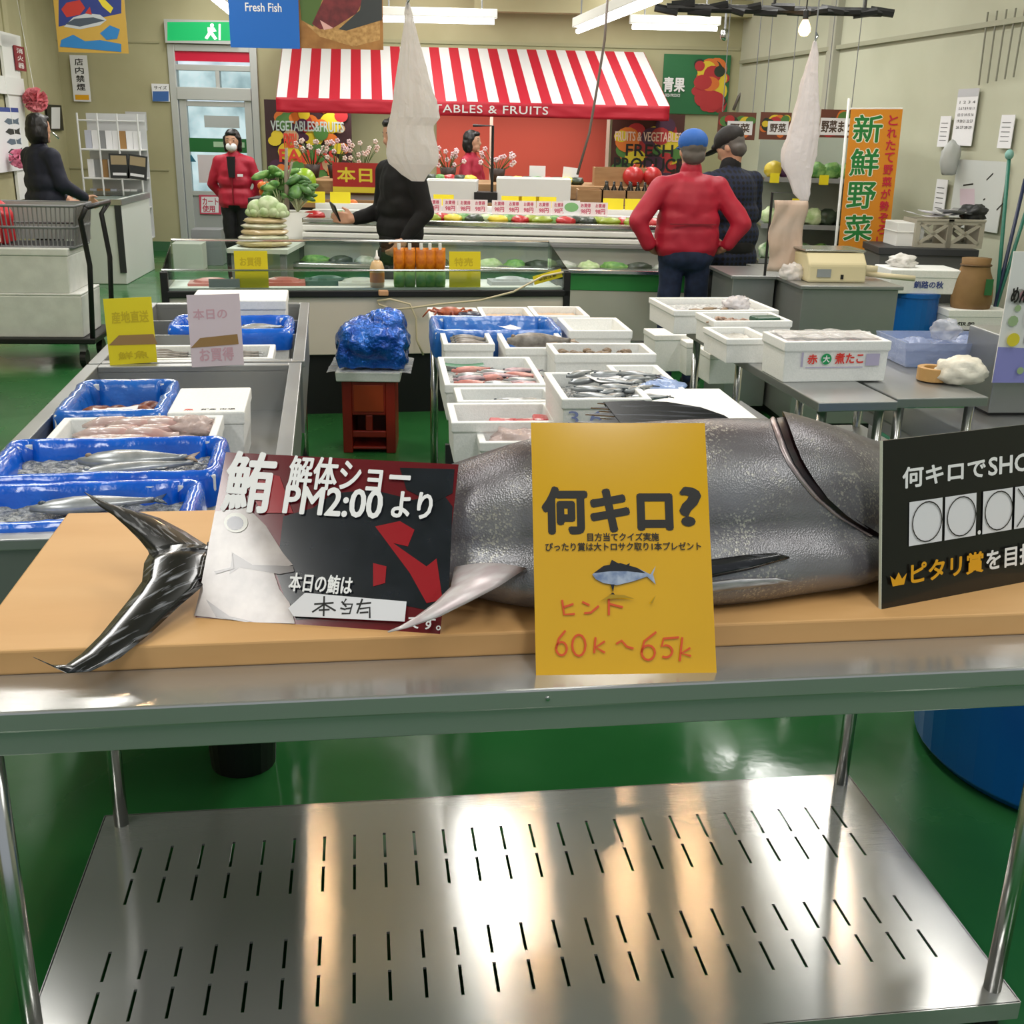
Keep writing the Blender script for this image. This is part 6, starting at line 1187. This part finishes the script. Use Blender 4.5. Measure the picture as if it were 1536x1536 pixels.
# banners hung from the ceiling
def hang(pn, th=.004):
    for x in (.08, .92): part('hanger', MB().tube([(pn.w*x, .003, pn.h), (pn.w*x, .003, 3.7-pn.O.z)], .004, 5), GREY, pn.root)
fbn = flatp('hanging_banner', 'blue hanging banner reading Fresh Fish', 'banner', (346, -60, 445, 71), (0, 9, 0), EX, mat('banner_blue', '1268c4', .5), .006); fbn.text('Fresh Fish', (368, 5, 422, 17), WINK, .015); hang(fbn)
fph = flatp('hanging_banner', 'hanging banner with a photo of a red fish in a basket', 'banner', (445, -60, 573, 72), (0, 9.02, 0), EX, mat('basket_print', 'a87840', .5, col2='8f6030', vs=9), .006)
fph.polys([([(448, -20), (570, -20), (570, 60), (530, 70), (480, 55), (452, 30)], 0), ([(448, -20), (490, -20), (470, 40), (452, 30)], 1), ([(500, -30), (560, -30), (535, 20), (500, 42), (480, 44), (468, 36), (480, 10)], 2), ([(545, -20), (573, -20), (573, 30), (520, 46), (508, 44), (540, 15)], 3), ([(480, 30), (500, 42), (486, 45)], 4)], [mat('print_wicker', 'c29a60', .5, col2='9c7440', vs=30), mat('print_leafy', '4f6a34', .5), mat('print_fish_red', '7a2f34', .5, col2='5a2228', vs=14), mat('print_fish_dark', '353a3c', .5), mat('print_pale', 'd8a8a0', .5)]); hang(fph)
fl = flatp('hanging_banner', 'hanging banner painted with colourful fish over blue waves', 'banner', (88, -50, 182, 78), (0, 9.5, 0), EX, mat('wave_gold', 'c9a24a', .5), .006)
fl.polys([([(88, -50), (182, -50), (182, 20), (88, 40)], 0), ([(96, 40), (110, 26), (130, 20), (150, 22), (160, 30), (150, 38), (120, 44)], 1), ([(98, 36), (112, 28), (140, 26), (158, 31), (145, 34), (120, 40)], 2), ([(92, 14), (100, 4), (120, 0), (128, 12), (120, 22), (100, 26)], 3), ([(140, -12), (154, 10), (166, 20), (170, 12), (154, -4)], 4), ([(92, 60), (110, 52), (128, 62), (150, 60), (182, 66), (182, 78), (90, 70)], 5), ([(150, 50), (165, 38), (180, 44), (176, 58), (160, 60)], 5), ([(128, 20), (135, 10), (138, 22)], 3)], [mat('banner_navy', '2f3f86', .5), mat('print_silver', 'c4cad0', .5), mat('print_slate', '4a5564', .5), mat('print_crab', 'c03a34', .5), mat('print_squash', 'e2cf3a', .5), mat('print_wave', '2f80c4', .5)]); hang(fl)
# signs on the back wall
ex = flatp('exit_sign', 'green lit exit sign box over the entrance door', 'sign', (248, 31, 352, 64), (0, 14.9, 0), EX, ALU, .1)
ex.poly([(251, 33), (350, 33), (350, 61), (251, 61)], mat('exit_green', '12a35c', .4, emit=.55), 'lit_face'); EWh = mat('exit_white', 'f2f7f2', .4, emit=.8)
ex.polys([(circ(318, 38, 3, 3, 10), 0), ([(311, 41), (321, 41), (325, 47), (319, 48), (326, 58), (322, 60), (316, 52), (311, 59), (307, 57), (312, 49)], 0), ([(328, 36), (331, 36), (331, 60), (328, 60)], 0)], [EWh], 'running_figure')
n1 = flatp('vertical_sign', 'narrow white vertical sign with black characters on the back wall', 'sign', (111, 83, 130, 152), W0, EX, PAPER)
for i, ch in enumerate('店内禁煙'): n1.text(ch, (n1.w*.25, n1.h*(.78-.18*i), n1.w*.75, n1.h*(.93-.18*i)), INK, .02, px=False)
n1.poly([(n1.w*.1, .02), (n1.w*.9, .02), (n1.w*.9, .08), (n1.w*.1, .08)], GOLD, 'gold_mark', px=False)
n2 = flatp('wall_notice', 'blue and white notice beside the door frame', 'notice', (229, 126, 253, 152), W0, EX, PAPER); n2.poly([(229, 137), (253, 137), (253, 152), (229, 152)], mat('notice_blue', '3a66a8', .5), 'blue_field'); n2.text('サイズ', (231, 129, 250, 134), INK, .02)
n3 = flatp('wall_notice', 'grey paper notice above the card rack', 'notice', (190, 168, 219, 195), W0, EX, mat('notice_grey', 'c6c7cb', .6)); n3.text('お知らせ', (193, 176, 214, 181), GI, .01)
# left wall things
LN = Vector((0, 0, 1)).cross(Vector((.139, -.99, 0)))
def lw(px, py, off=.03): return hit(px, py, (XL+off, 15, 0), LN)
def lpanel(name, label, cat, box, m, off=.03):
    UX = Vector((-.139, .99, 0)); n = Vector((0, 0, 1)).cross(UX); o = hit(box[0], box[3], (XL+off, 15, 0), n); t = hit(box[2], box[1], (XL+off, 15, 0), n); return Panel(name, label, cat, o, UX, (0, 0, 1), (t-o).dot(UX), (t-o).z, .008, m)
r_ = lpanel('vertical_sign', 'small dark red vertical sign on the side wall', 'sign', (25, 71, 36, 105), mat('sign_maroon', '8a2030', .5), .08)
for i, ch in enumerate('消火器'): r_.text(ch, (r_.w*.2, r_.h*(.70-.3*i), r_.w*.8, r_.h*(.92-.3*i)), WINK, .02, px=False)
fpz = lpanel('fish_chart', 'white fish species chart on the side wall', 'poster', (-20, 162, 27, 262), PAPER, .08); fpz.poly([(0, fpz.h*.93), (fpz.w, fpz.h*.93), (fpz.w, fpz.h), (0, fpz.h)], mat('chart_blue', '3b4f9a', .5), px=False)
for i in range(5): y = fpz.h*(.78-.16*i); x = fpz.w*.78; a = fpz.w*.2; fpz.poly([(x-a, y), (x-a*.5, y+.035), (x+a*.5, y+.02), (x+a, y+.04), (x+a*.9, y), (x+a, y-.03), (x+a*.4, y-.02), (x-a*.4, y-.03)], [mat('chart_fish', '5f6f80', .5), DGREY][i % 2], 'printed_fish', px=False)
wf = MB(); UX = Vector((-.139, .99, 0))
def lwb(mb, a, b, th):                           # upright bar on the side wall between two pixels
    P = lw(*a); Q = lw(*b); n = Vector((.99, .139, 0))*th; x0_, x1_, z0_, z1_ = P, Q, min(P.z, Q.z), max(P.z, Q.z)
    mb.prism([(x0_.x, x0_.y), (x1_.x, x1_.y), (x1_.x+n.x, x1_.y+n.y), (x0_.x+n.x, x0_.y+n.y)], 'z', z0_, z1_)
lwb(wf, (-40, 60), (26, 54), .03); lwb(wf, (20, 56), (26, 300), .03); lwb(wf, (-40, 137), (28, 118), .05); struct('window_1', wf, WHT)
pf = lpanel('framed_notice', 'small black framed notice on the side wall behind the staff head', 'frame', (74, 158, 92, 196), BLK, .05); pf.poly([(77, 161), (90, 161), (90, 193), (77, 193)], PAPER, 'paper')
def pompom(label, px, py, r, m):
    P = lw(px, py, .2); s = r*mpp(P); f = MB(); rr = random.Random(px)
    for i in range(90):
        v = Vector((rr.gauss(0, 1), rr.gauss(0, 1), rr.gauss(0, 1))).normalized(); u = v.orthogonal().normalized(); k = s*.35; f.add([v*s*.35, v*s + u*k*.6, v*s*1.02 - u*k*.6, v*s*.8 + v.cross(u)*k*.5], [(0, 1, 2), (0, 2, 3), (0, 3, 1)])
    f.ell((0, 0, 0), s*.6, 12, 8); r_ = thing('paper_pompom', label, 'decoration', P); part('tissue_ball', f, m, r_); part('string', MB().tube([(0, 0, s*.8), (-.15, 0, 3.7-P.z)], .003, 5), WHT, r_)
pompom('larger pink tissue pompom above the staff head', 53, 150, 18, mat('pink_tissue', 'e08a92', .8, col2='d2656f', vs=9)); pompom('smaller bright pink pompom beside the staff shoulder', 28, 238, 14, mat('bright_pink_tissue', 'e58aa8', .8))
# freezer, card rack
fz = thing('chest_freezer', 'white open chest freezer beside the entrance', 'freezer', (-4.95, 11.65, 0), .09); FH = .86
f = MB(); open_box(f, .86, 1.3, FH, .06, .0, False); part('cabinet', f, mat('freezer_white', 'cfd3cf', .4), fz, bev=.01); f = MB(); f.box(-.01, .87, -.012, .02, FH-.06, FH); f.box(.85, .872, 0, 1.3, FH-.06, FH); part('rim', f, CHR, fz, bev=.004); part('corner_strip', MB().box(.80, .865, -.015, .0, .12, FH-.06), DGREY, fz); part('vent', MB().box(.1, .45, -.012, 0, .1, .32), DGREY, fz); part('plinth', MB().box(.02, .84, .02, 1.28, .0, .03), BLK, fz); part('glass_lid', MB().box(.03, .83, .5, 1.27, FH, FH+.012), GLASS, fz)
f = MB(); f.tube([(.02, .06, FH), (.02, .06, FH+.5), (.1, .06, FH+.62), (.22, .06, FH+.66), (.3, .06, FH+.58)], .012, 8); part('light_arm', f, CHR, fz, smooth=True)
rk = thing('wire_rack', 'white wire rack of cards and packets behind the freezer', 'rack', (at(128, 300, y=13.4).x, 13.4, 0)); RWd = at(216, 300, y=13.4).x-at(128, 300, y=13.4).x; f = MB()
for x in (0, RWd*.33, RWd*.66, RWd): f.tube([(x, 0, 0), (x, 0, 1.7)], .012, 6)
for z in (.3, .65, .98, 1.3, 1.62): f.tube([(0, 0, z), (RWd, 0, z)], .009, 6); f.tube([(0, .25, z), (RWd, .25, z)], .009, 6)
part('wire_frame', f, mat('rack_white', 'cfd0d0', .4), rk); part('backing', MB().box(0, RWd, .28, .30, .3, 1.7), mat('rack_back', 'c4c6c8', .5), rk)
for z in (.3, .65, .98, 1.3): part('tray', MB().box(0, RWd, 0, .27, z, z+.012), WHT, rk)
rr = random.Random(5)
for i in range(24):
    x = .03+(RWd-.13)*(i % 8)/7; z = (.662, .992, 1.312)[i//8]; cl = [GREY, PAPER, mat('rack_tan', 'a07a4a', .5), PAPER, mat('rack_lilac', 'b9bccb', .5)][rr.randint(0, 4)]
    solo('card_packet', 'packet standing on the wire rack behind the freezer', 'packet', MB().box(0, .075, 0, .05, 0, .2), cl, rk.location + Vector((x, .1, z)), 0, 'packets on the wire rack')
for i in range(2): q = at(128+27*i, 268, y=12.6); pn = Panel('picture_card', ['dark photo card hung on the rack above the freezer', 'second dark photo card tilted on the rack above the freezer'][i], 'card', Vector((q.x, 13.385, at(128+27*i, 266, y=13.38).z)), (1, 0, -.12*i), (0, 0, 1), .22, .27, .005, DGREY); pn.poly([(.02, .15), (.2, .15), (.2, .25), (.02, .25)], mat('photo_tan', 'a08f70', .5), 'photo', px=False); pn.poly([(.03, .03), (.19, .03), (.19, .06), (.03, .06)], PAPER, 'caption_band', px=False)
for i in range(2): solo('cardboard_box', ['pale carton on the floor beside the freezer', 'grey carton behind the pale one near the wall'][i], 'box', MB().box(0, .35, 0, .3, 0, .3+.12*i), [mat('carton_pale', 'c9c6be', .6), GREY][i], (-4.0+.1*i, 13.0+.5*i, 0), .1, bev=.005)
# cart with basket
ctl = at(130, 510, z=.22); ct = thing('shopping_cart', 'black flat cart with white foam boxes and a wire basket', 'cart', (ctl.x-1.0, ctl.y, 0), .1)
part('deck', MB().box(0, 1.02, 0, .6, .17, .21), BLK, ct, bev=.008)
for x in (.1, .92):
    for y in (.08, .52): g_ = part('caster_fork', MB().box(x-.02, x+.02, y-.03, y+.03, .09, .17), GREY, ct); part('wheel', MB().tube([(x-.02, y, .06), (x+.02, y, .06)], .06, 18), BLK, g_)
f = MB(); f.tube([(1.0, .03, .2), (1.03, .03, .7), (1.0, .03, 1.0), (1.05, .0, 1.08)], .018, 8); f.tube([(1.0, .57, .2), (1.03, .57, .7), (1.0, .57, 1.0), (1.05, .6, 1.08)], .018, 8); f.tube([(1.05, 0, 1.08), (1.05, .6, 1.08)], .018, 8); part('handle', f, BLK, ct, smooth=True)
def rel(o, x, y, z): return Matrix.Rotation(o.rotation_euler.z, 3, 'Z') @ Vector((x, y, z)) + o.location
f1 = thing('foam_box', 'lower white foam box on the black cart', 'foam box', rel(ct, -.05, .03, .21), .1); part('box_body', MB().box(0, 1.0, 0, .5, 0, .285, tap=.012), FOAMG, f1, bev=.008); part('lid', MB().box(-.0, 1.0, 0, .5, .285, .30), FOAMG, f1, bev=.006)
f2 = thing('foam_box', 'upper white foam box on the black cart with a corner notch', 'foam box', rel(ct, -.1, .03, .51), .1); part('box_body', MB().box(0, .99, 0, .48, 0, .25, tap=.01), FOAMG, f2, bev=.008); part('lid', MB().box(-.006, .996, -.006, .486, .25, .30), FOAMG, f2, bev=.008)
bk_ = thing('shopping_basket', 'grey wire shopping basket on the foam boxes of the cart', 'basket', rel(ct, .12, .05, .812), .1); f = MB(); bw_, bd_, bh_ = .84, .42, .27
for k in range(29): x = bw_*k/28; t = .03; f.tube([(t+x*.93, 0+t, 0), (x, 0, bh_)], .005, 5); f.tube([(t+x*.93, bd_-t, 0), (x, bd_, bh_)], .005, 5)
for k in range(12): y = bd_*k/11; f.tube([(.03, .03+y*.87, 0), (0, y, bh_)], .005, 5); f.tube([(bw_-.03, .03+y*.87, 0), (bw_, y, bh_)], .005, 5)
part('wires', f, GREY, bk_); f = MB(); 
for z, t in ((0, .03), (.13, .015), (bh_, 0)): f.tube([(t, t, z), (bw_-t, t, z), (bw_-t, bd_-t, z), (t, bd_-t, z), (t, t, z)], .010, 6)
part('rim', f, GREY, bk_, smooth=True); part('floor_mesh', MB().box(.03, bw_-.03, .03, bd_-.03, 0, .008), DGREY, bk_); part('back_panel', MB().box(.02, bw_*.98, bd_-.02, bd_-.012, .02, bh_), mat('basket_panel', 'a5aaa6', .5), bk_)
a = at(8, 391, y=(bk_.location.y)); cdp = Panel('cart_card', 'white red-edged card reading customer cart on the wire basket', 'card', rel(bk_, .1, -.02, .03), (math.cos(.1), math.sin(.1), 0), (0, 0, 1), .26, .12, .003, mat('card_red_edge', 'b5484a', .5))
cdp.poly([(.008, .008), (.252, .008), (.252, .112), (.008, .112)], PAPER, 'white_field', px=False); cdp.text('お客様用カート', (.02, .035, .24, .085), INK, .02, px=False)
f = MB(); f.ell((0, 0, .16), (.2, .14, .15), 20, 12); f.box(-.17, .17, -.1, .1, 0, .2); f.tube([(-.08, 0, .28), (-.06, 0, .36), (.04, 0, .36), (.08, 0, .28)], .012, 6)
rb = fuse(f, 'red_bag', mat('red_bag', 'c4202a', .45, bump=.2, bs=9), None, .014, 3, lambda co, n_: co + n_*.012*nz(co, 7, 2), rel(bk_, .18, .2, .012), .1); tag(rb, 'bright red bag sitting in the wire basket', 'bag')
# ---------------------------------------------------------------- people
SKIN = mat('skin', 'c99a80', .5, col2='bd8c72', vs=5); SKIN2 = mat('skin_warm', 'c08f78', .5); HAIR = mat('black_hair', '131012', .45, bump=.4, bs=60, bstretch=(1, 1, .15))
def vv(*a): return Vector(a)
def hand(f, wr, d, side, curl=.5, s=1):
    """palm, four unequal bent fingers and a thumb leaving the side of the palm"""
    d = Vector(d).normalized(); x = Vector(side).normalized(); x = (x - d*x.dot(d)).normalized(); n = d.cross(x)
    k = wr + d*.075*s; f.cap(wr - d*.01, wr + d*.02*s, .026*s, .028*s)
    for t in (-.028, -.010, .010, .028): f.cap(wr + d*.015*s + x*t*.7*s, k + x*t*s, .015*s, .013*s, 8)
    for t, L in ((-.030, .062), (-.010, .074), (.010, .078), (.030, .068)):
        p = k + x*t*s; q = p + (d*(1-.4*curl) + n*.8*curl).normalized()*L*.5*s; r = q + (d*(1-1.1*curl) + n*1.2*curl).normalized()*L*.5*s; f.cap(p, q, .0105*s, .0095*s, 8); f.cap(q, r, .0095*s, .008*s, 8)
    b = wr + d*.022*s + x*.024*s; q = b + (x*.8 + d*.7 + n*.2).normalized()*.04*s; f.cap(b, q, .015*s, .011*s, 8); f.cap(q, q + (d*.9 + x*.25 + n*.3).normalized()*.032*s, .011*s, .009*s, 8)
def person(name, label, loc, rz, H, J, top, bottom, shoes=BLK, hair='short', jacket_len=.86, cap_m=None, lean=0, turn=0, nod=0, mask=False, collar=None, skirt=0, bulk=1.0, stance=.10, hands={}, zip_=False):
    s = H/1.7; r = thing(name, label, 'person', loc, rz)
    Rl = Matrix.Translation((0, 0, .95)) @ Matrix.Rotation(lean, 4, 'X') @ Matrix.Translation((0, 0, -.95))
    U = lambda *p: (Rl @ Vector(p))*s
    nk = U(0, .0, 1.44); hc = U(0, -.015, 1.585); Rh = Matrix.Rotation(turn, 3, 'Z') @ Matrix.Rotation(lean*.6+nod, 3, 'X')
    hp = lambda x, y, z: hc + (Rh @ Vector((x, y, z)))*s
    legs = {a: (vv(sg*.088, 0, .92)*s, vv(sg*stance, -.015, .49)*s, vv(sg*stance, .01, .085)*s) for a, sg in (('a', -1), ('b', 1))}
    arms = {}
    for a, sg in (('a', -1), ('b', 1)):
        sh = U(sg*.17*bulk, .0, 1.36); e, w_ = J.get(a, (vv(sg*.24, .02, 1.12), vv(sg*.25, -.06, .88))); arms[a] = (sh, U(*e), U(*w_))
    # body: one continuous surface
    f = MB()
    f.ell(hp(0, 0, .012), (.077*s, .095*s, .105*s), 20, 14, R=Rh); f.ell(hp(0, -.022, -.055), (.060*s, .070*s, .062*s), 16, 10, R=Rh); f.ell(hp(0, -.096, -.018), (.013*s, .017*s, .022*s), 8, 6, R=Rh); f.cap(hp(0, -.086, .012), hp(0, -.1, -.018), .008*s, .011*s, 8)
    f.ell(hp(0, -.082, -.062), (.022*s, .012*s, .007*s), 8, 6, R=Rh); f.ell(hp(0, -.076, -.098), (.026*s, .02*s, .02*s), 8, 6, R=Rh)
    for sg in (-1, 1): f.ell(hp(sg*.078, .012, -.005), (.010*s, .020*s, .030*s), 8, 6, R=Rh)
    f.cap(nk - vv(0, 0, .04)*s, hp(0, .015, -.05), .056*s, .052*s); f.ell(U(0, .0, 1.25), (.155*s*bulk, .10*s*bulk, .2*s)); f.ell(U(0, 0, 1.02), (.14*s*bulk, .10*s*bulk, .18*s)); f.ell(vv(0, 0, .93)*s, (.15*s*bulk, .105*s*bulk, .12*s))
    for a in 'ab':
        sh, e, w_ = arms[a]; f.cap(U(0, 0, 1.38), sh, .06*s, .05*s); f.cap(sh, e, .045*s, .036*s); f.cap(e, w_, .036*s, .025*s); h, k, an = legs[a]; f.cap(h, k, .075*s, .052*s); f.cap(k, an, .05*s, .036*s); f.cap(an, an + vv(0, -.12, -.05)*s, .035*s, .03*s)
        hd = hands.get(a, ((w_-e), (0, -1, 0), .5)); hand(f, w_, hd[0], hd[1], hd[2], s)
    fuse(f, 'body', SKIN, r, .0075*s, 2)
    # clothing
    f = MB(); jl = jacket_len
    f.ell(U(0, .0, 1.26), (.185*s*bulk, .125*s*bulk, .2*s)); f.cap(U(-.13*bulk, 0, 1.36), U(.13*bulk, 0, 1.36), .075*s, .075*s); f.cap(U(0, 0, 1.40), U(0, 0, 1.43), .085*s, .072*s)
    f.cap(U(-.07*bulk, 0, 1.15), U(.07*bulk, 0, 1.15), .118*s*bulk, .118*s*bulk); f.cap(U(-.075*bulk, 0, 1.0), U(.075*bulk, 0, 1.0), .122*s*bulk, .122*s*bulk); f.cap(vv(-.075*bulk, 0, jl+.1)*s, vv(.075*bulk, 0, jl+.1)*s, .122*s*bulk, .122*s*bulk)
    for a in 'ab':
        sh, e, w_ = arms[a]; f.cap(U(0, 0, 1.39), sh, .078*s, .066*s); f.cap(sh, e, .066*s*bulk, .056*s*bulk); f.cap(e, w_ - (w_-e).normalized()*.02*s, .056*s*bulk, .042*s*bulk)
    fold = lambda co, n_: co + n_*(.010*nz(co, 6, 3) + .006*nz(co, 15, 4))
    fuse(f, 'jacket', top, r, .012*s, 3, fold)
    f = MB(); f.cap(vv(-.06, 0, .93)*s, vv(.06, 0, .93)*s, .118*s*bulk, .118*s*bulk)
    for a in 'ab': h, k, an = legs[a]; f.cap(h, k, .092*s, .07*s); f.cap(k, an + vv(0, 0, .0), .07*s, .062*s)
    fuse(f, 'trousers', bottom, r, .012*s, 3, fold)
    for a in 'ab': an = legs[a][2]; f = MB(); f.cap(an + vv(0, .03, -.045)*s, an + vv(0, -.15, -.05)*s, .042*s, .038*s); f.box(an.x-.038*s, an.x+.038*s, an.y-.18*s, an.y+.07*s, 0, .02*s); fuse(f, 'shoe', shoes, r, .01*s, 2)
    # face and hair
    for sg in (-1, 1):
        f = MB(); f.ell(hp(sg*.030, -.079, .012), (.013*s, .008*s, .007*s), 10, 6, R=Rh); part('eye', f, mat('eye_dark', '1a1412', .2), r, smooth=True)
        f = MB(); f.cap(hp(sg*.016, -.087, .034), hp(sg*.044, -.077, .036), .004*s, .003*s, 6); part('eyebrow', f, HAIR, r)
    f = MB(); f.ell(hp(0, .018, .035), (.088*s, .098*s, .098*s), 18, 12, R=Rh)
    if hair == 'bob':
        f.ell(hp(0, .035, -.03), (.096*s, .085*s, .11*s), 16, 10, R=Rh)
        for sg in (-1, 1): f.cap(hp(sg*.078, .002, .03), hp(sg*.080, .006, -.10), .026*s, .022*s)
        f.ell(hp(0, -.055, .085), (.062*s, .035*s, .028*s), 12, 8, R=Rh)
    elif hair == 'short': f.ell(hp(0, .045, -.02), (.080*s, .062*s, .085*s), 14, 10, R=Rh); f.ell(hp(0, -.045, .085), (.066*s, .04*s, .03*s), 12, 8, R=Rh)
    else: f.ell(hp(0, .05, -.03), (.078*s, .055*s, .06*s), 14, 10, R=Rh)
    # keep the face free
    fuse(f, 'hair', mat('grey_hair', '5b5653', .6) if hair == 'grey' else HAIR, r, .008*s, 2, lambda co, n_: co + n_*.004*nz(co, 30, 5))
    if cap_m:
        f = MB(); f.ell(hp(0, .015, .062), (.098*s, .110*s, .085*s), 20, 12, R=Rh); f.cap(hp(-.05, -.09, .05), hp(.05, -.09, .05), .018*s, .018*s); cp = fuse(f, 'cap', cap_m, r, .008*s, 2)
        f = MB(); f.ell(hp(0, -.125, .04), (.075*s, .075*s, .010*s), 16, 6, R=Rh); part('peak', f, cap_m, cp, smooth=True)
    if mask: f = MB(); f.ell(hp(0, -.068, -.055), (.062*s, .044*s, .050*s), 16, 10, R=Rh); part('face_mask', f, mat('mask_white', 'e3e6ea', .6), r, smooth=True)
    if collar: f = MB(); f.cap(U(0, -.02, 1.42), U(0, -.005, 1.475), .080*s, .072*s); fuse(f, 'collar', collar, r, .01*s, 2)
    if zip_: f = MB(); f.box(-.006*s, .006*s, -.137*s, -.12*s, .9*s, 1.38*s); part('zip', f, mat('zip_red', '7a0d1e', .4), r)
    return r, U, s
def feet(px, Y): return Vector((at(px, 300, y=Y).x, Y, 0))
REDJ = mat('red_jacket', 'a51430', .55, col2='b21a36', vs=4, bump=.15, bs=16); BLKC = mat('black_cloth', '0f0f12', .8); NAVC = mat('navy_cloth', '171a2c', .75); JEAN = mat('dark_jeans', '14203c', .8, col2='1b2a4a', vs=30)
def plaid():
    m = mat('dark_plaid', '0d0f16', .85); nt = m.node_tree; N = nt.nodes; L = nt.links; tc = N.new('ShaderNodeTexCoord'); ws = []
    for d in ('X', 'Z'):
        wv = N.new('ShaderNodeTexWave'); wv.bands_direction = d; wv.inputs['Scale'].default_value = 9; L.new(tc.outputs['Object'], wv.inputs[0]); ws.append(wv)
    ml = N.new('ShaderNodeMath'); ml.operation = 'ADD'; L.new(ws[0].outputs['Fac'], ml.inputs[0]); L.new(ws[1].outputs['Fac'], ml.inputs[1])
    r = N.new('ShaderNodeValToRGB'); r.color_ramp.elements[0].position = .6; r.color_ramp.elements[0].color = (*lin('0c0d12'), 1); r.color_ramp.elements[1].position = 1.0; r.color_ramp.elements[1].color = (*lin('16203a'), 1); L.new(ml.outputs[0], r.inputs[0]); L.new(r.outputs[0], N['Principled BSDF'].inputs['Base Color']); return m
# woman in red by the door, hands behind her back, facing the viewer
wp, U, s = person('person', 'person with dark bob and white face mask in red zip jacket by the door', feet(354, 11.9), 0, 1.56, {'a': (vv(-.27, .03, 1.12), vv(-.16, .11, .95)), 'b': (vv(.27, .03, 1.12), vv(.16, .11, .95))}, REDJ, BLKC, hair='bob', mask=True, nod=.12, jacket_len=.84, zip_=True, stance=.075,
                  hands={'a': ((.8, .3, -.2), (0, 0, 1), .6), 'b': ((-.8, .3, -.2), (0, 0, 1), .6)})
f = MB(); f.prism([(-.03, 1.1), (.03, 1.1), (.042, 1.305), (-.042, 1.305)], 'y', -.128, -.10); part('shirt_front', f, BLKC, wp); f = MB(); f.box(.06, .115, -.128, -.118, 1.11, 1.135); part('name_badge', f, PAPER, wp)
# man in black seen from the side, holding a phone towards the viewer's left
mb_, U, s = person('person', 'person in black coat holding a phone, head behind the hanging bag', feet(600, 7.45), -.9, 1.69, {'a': (vv(-.23, .0, 1.10), vv(-.16, -.26, 1.06)), 'b': (vv(.24, .04, 1.12), vv(.2, -.1, .95))}, mat('black_coat', '0b0b0d', .9), BLKC, hair='short', jacket_len=.72, nod=.2, bulk=1.0, hands={'a': ((-.05, -1, .15), (0, 0, 1), .45)})
w_ = U(-.16, -.26, 1.06); ph = MB().box(-.036, .036, -.006, .006, -.07, .07); phq = Matrix.Rotation(-.9, 3, 'Z') @ (w_ + Vector((-.02, -.12, .045))) + mb_.location
pz = solo('smartphone', 'dark phone held up by the person in black coat', 'phone', ph, BLK, phq, (0, 0, 0), bev=.006); pz.rotation_euler = (.5, .35, -.9)
# man in blue cap and red jacket from behind, hands on hips
PI = math.pi
mr_, U, s = person('person', 'person in blue cap and red jacket from behind, hands on hips', feet(1034, 7.32), PI+.12, 1.63, {'a': (vv(-.355, .06, 1.14), vv(-.262, .05, .985)), 'b': (vv(.355, .06, 1.14), vv(.262, .05, .985))}, REDJ, JEAN, hair='grey', jacket_len=.95, cap_m=mat('blue_cap', '2a63b8', .7), nod=.15, bulk=1.12, collar=REDJ, hands={'a': ((.55, -.75, -.25), (0, .2, 1), .4), 'b': ((-.55, -.75, -.25), (0, .2, 1), .4)})
f = MB(); f.box(-.15, .15, .133, .14, 1.085, 1.092); part('back_seam', f, mat('seam_dark', '7d0f22', .6), mr_)
# man in dark plaid, black cap, bending over the shelf
mp_, U, s = person('person', 'person in dark plaid coat and black cap looking down beside the red jacket', feet(1100, 8.1 if False else 7.75), PI+.5, 1.66, {'a': (vv(-.25, -.06, 1.14), vv(-.16, -.26, 1.0)), 'b': (vv(.26, -.02, 1.12), vv(.2, -.2, .95))}, plaid(), BLKC, hair='grey', jacket_len=.74, cap_m=mat('black_cap', '1a1615', .7), lean=.10, nod=.45, turn=.45, bulk=1.12, collar=BLKC)
# staff in navy by the freezer, turned away
ms_, U, s = person('person', 'person with dark hair in navy top standing beside the freezer', feet(68, 9.7), 2.45, 1.66, {'a': (vv(-.24, -.04, 1.14), vv(-.17, -.28, 1.02)), 'b': (vv(.24, -.04, 1.14), vv(.15, -.26, 1.0))}, NAVC, BLKC, hair='bob', jacket_len=.84, turn=.15, bulk=1.1)
# staff behind the produce stand
mh_, U, s = person('person', 'person with dark hair and red vest behind the produce stand', feet(706, 12.6), 1.25, 1.6, {'a': (vv(-.23, -.05, 1.12), vv(-.15, -.25, 1.05)), 'b': (vv(.23, -.05, 1.12), vv(.15, -.25, 1.05))}, mat('red_vest', 'a81c38', .6), BLKC, hair='bob')
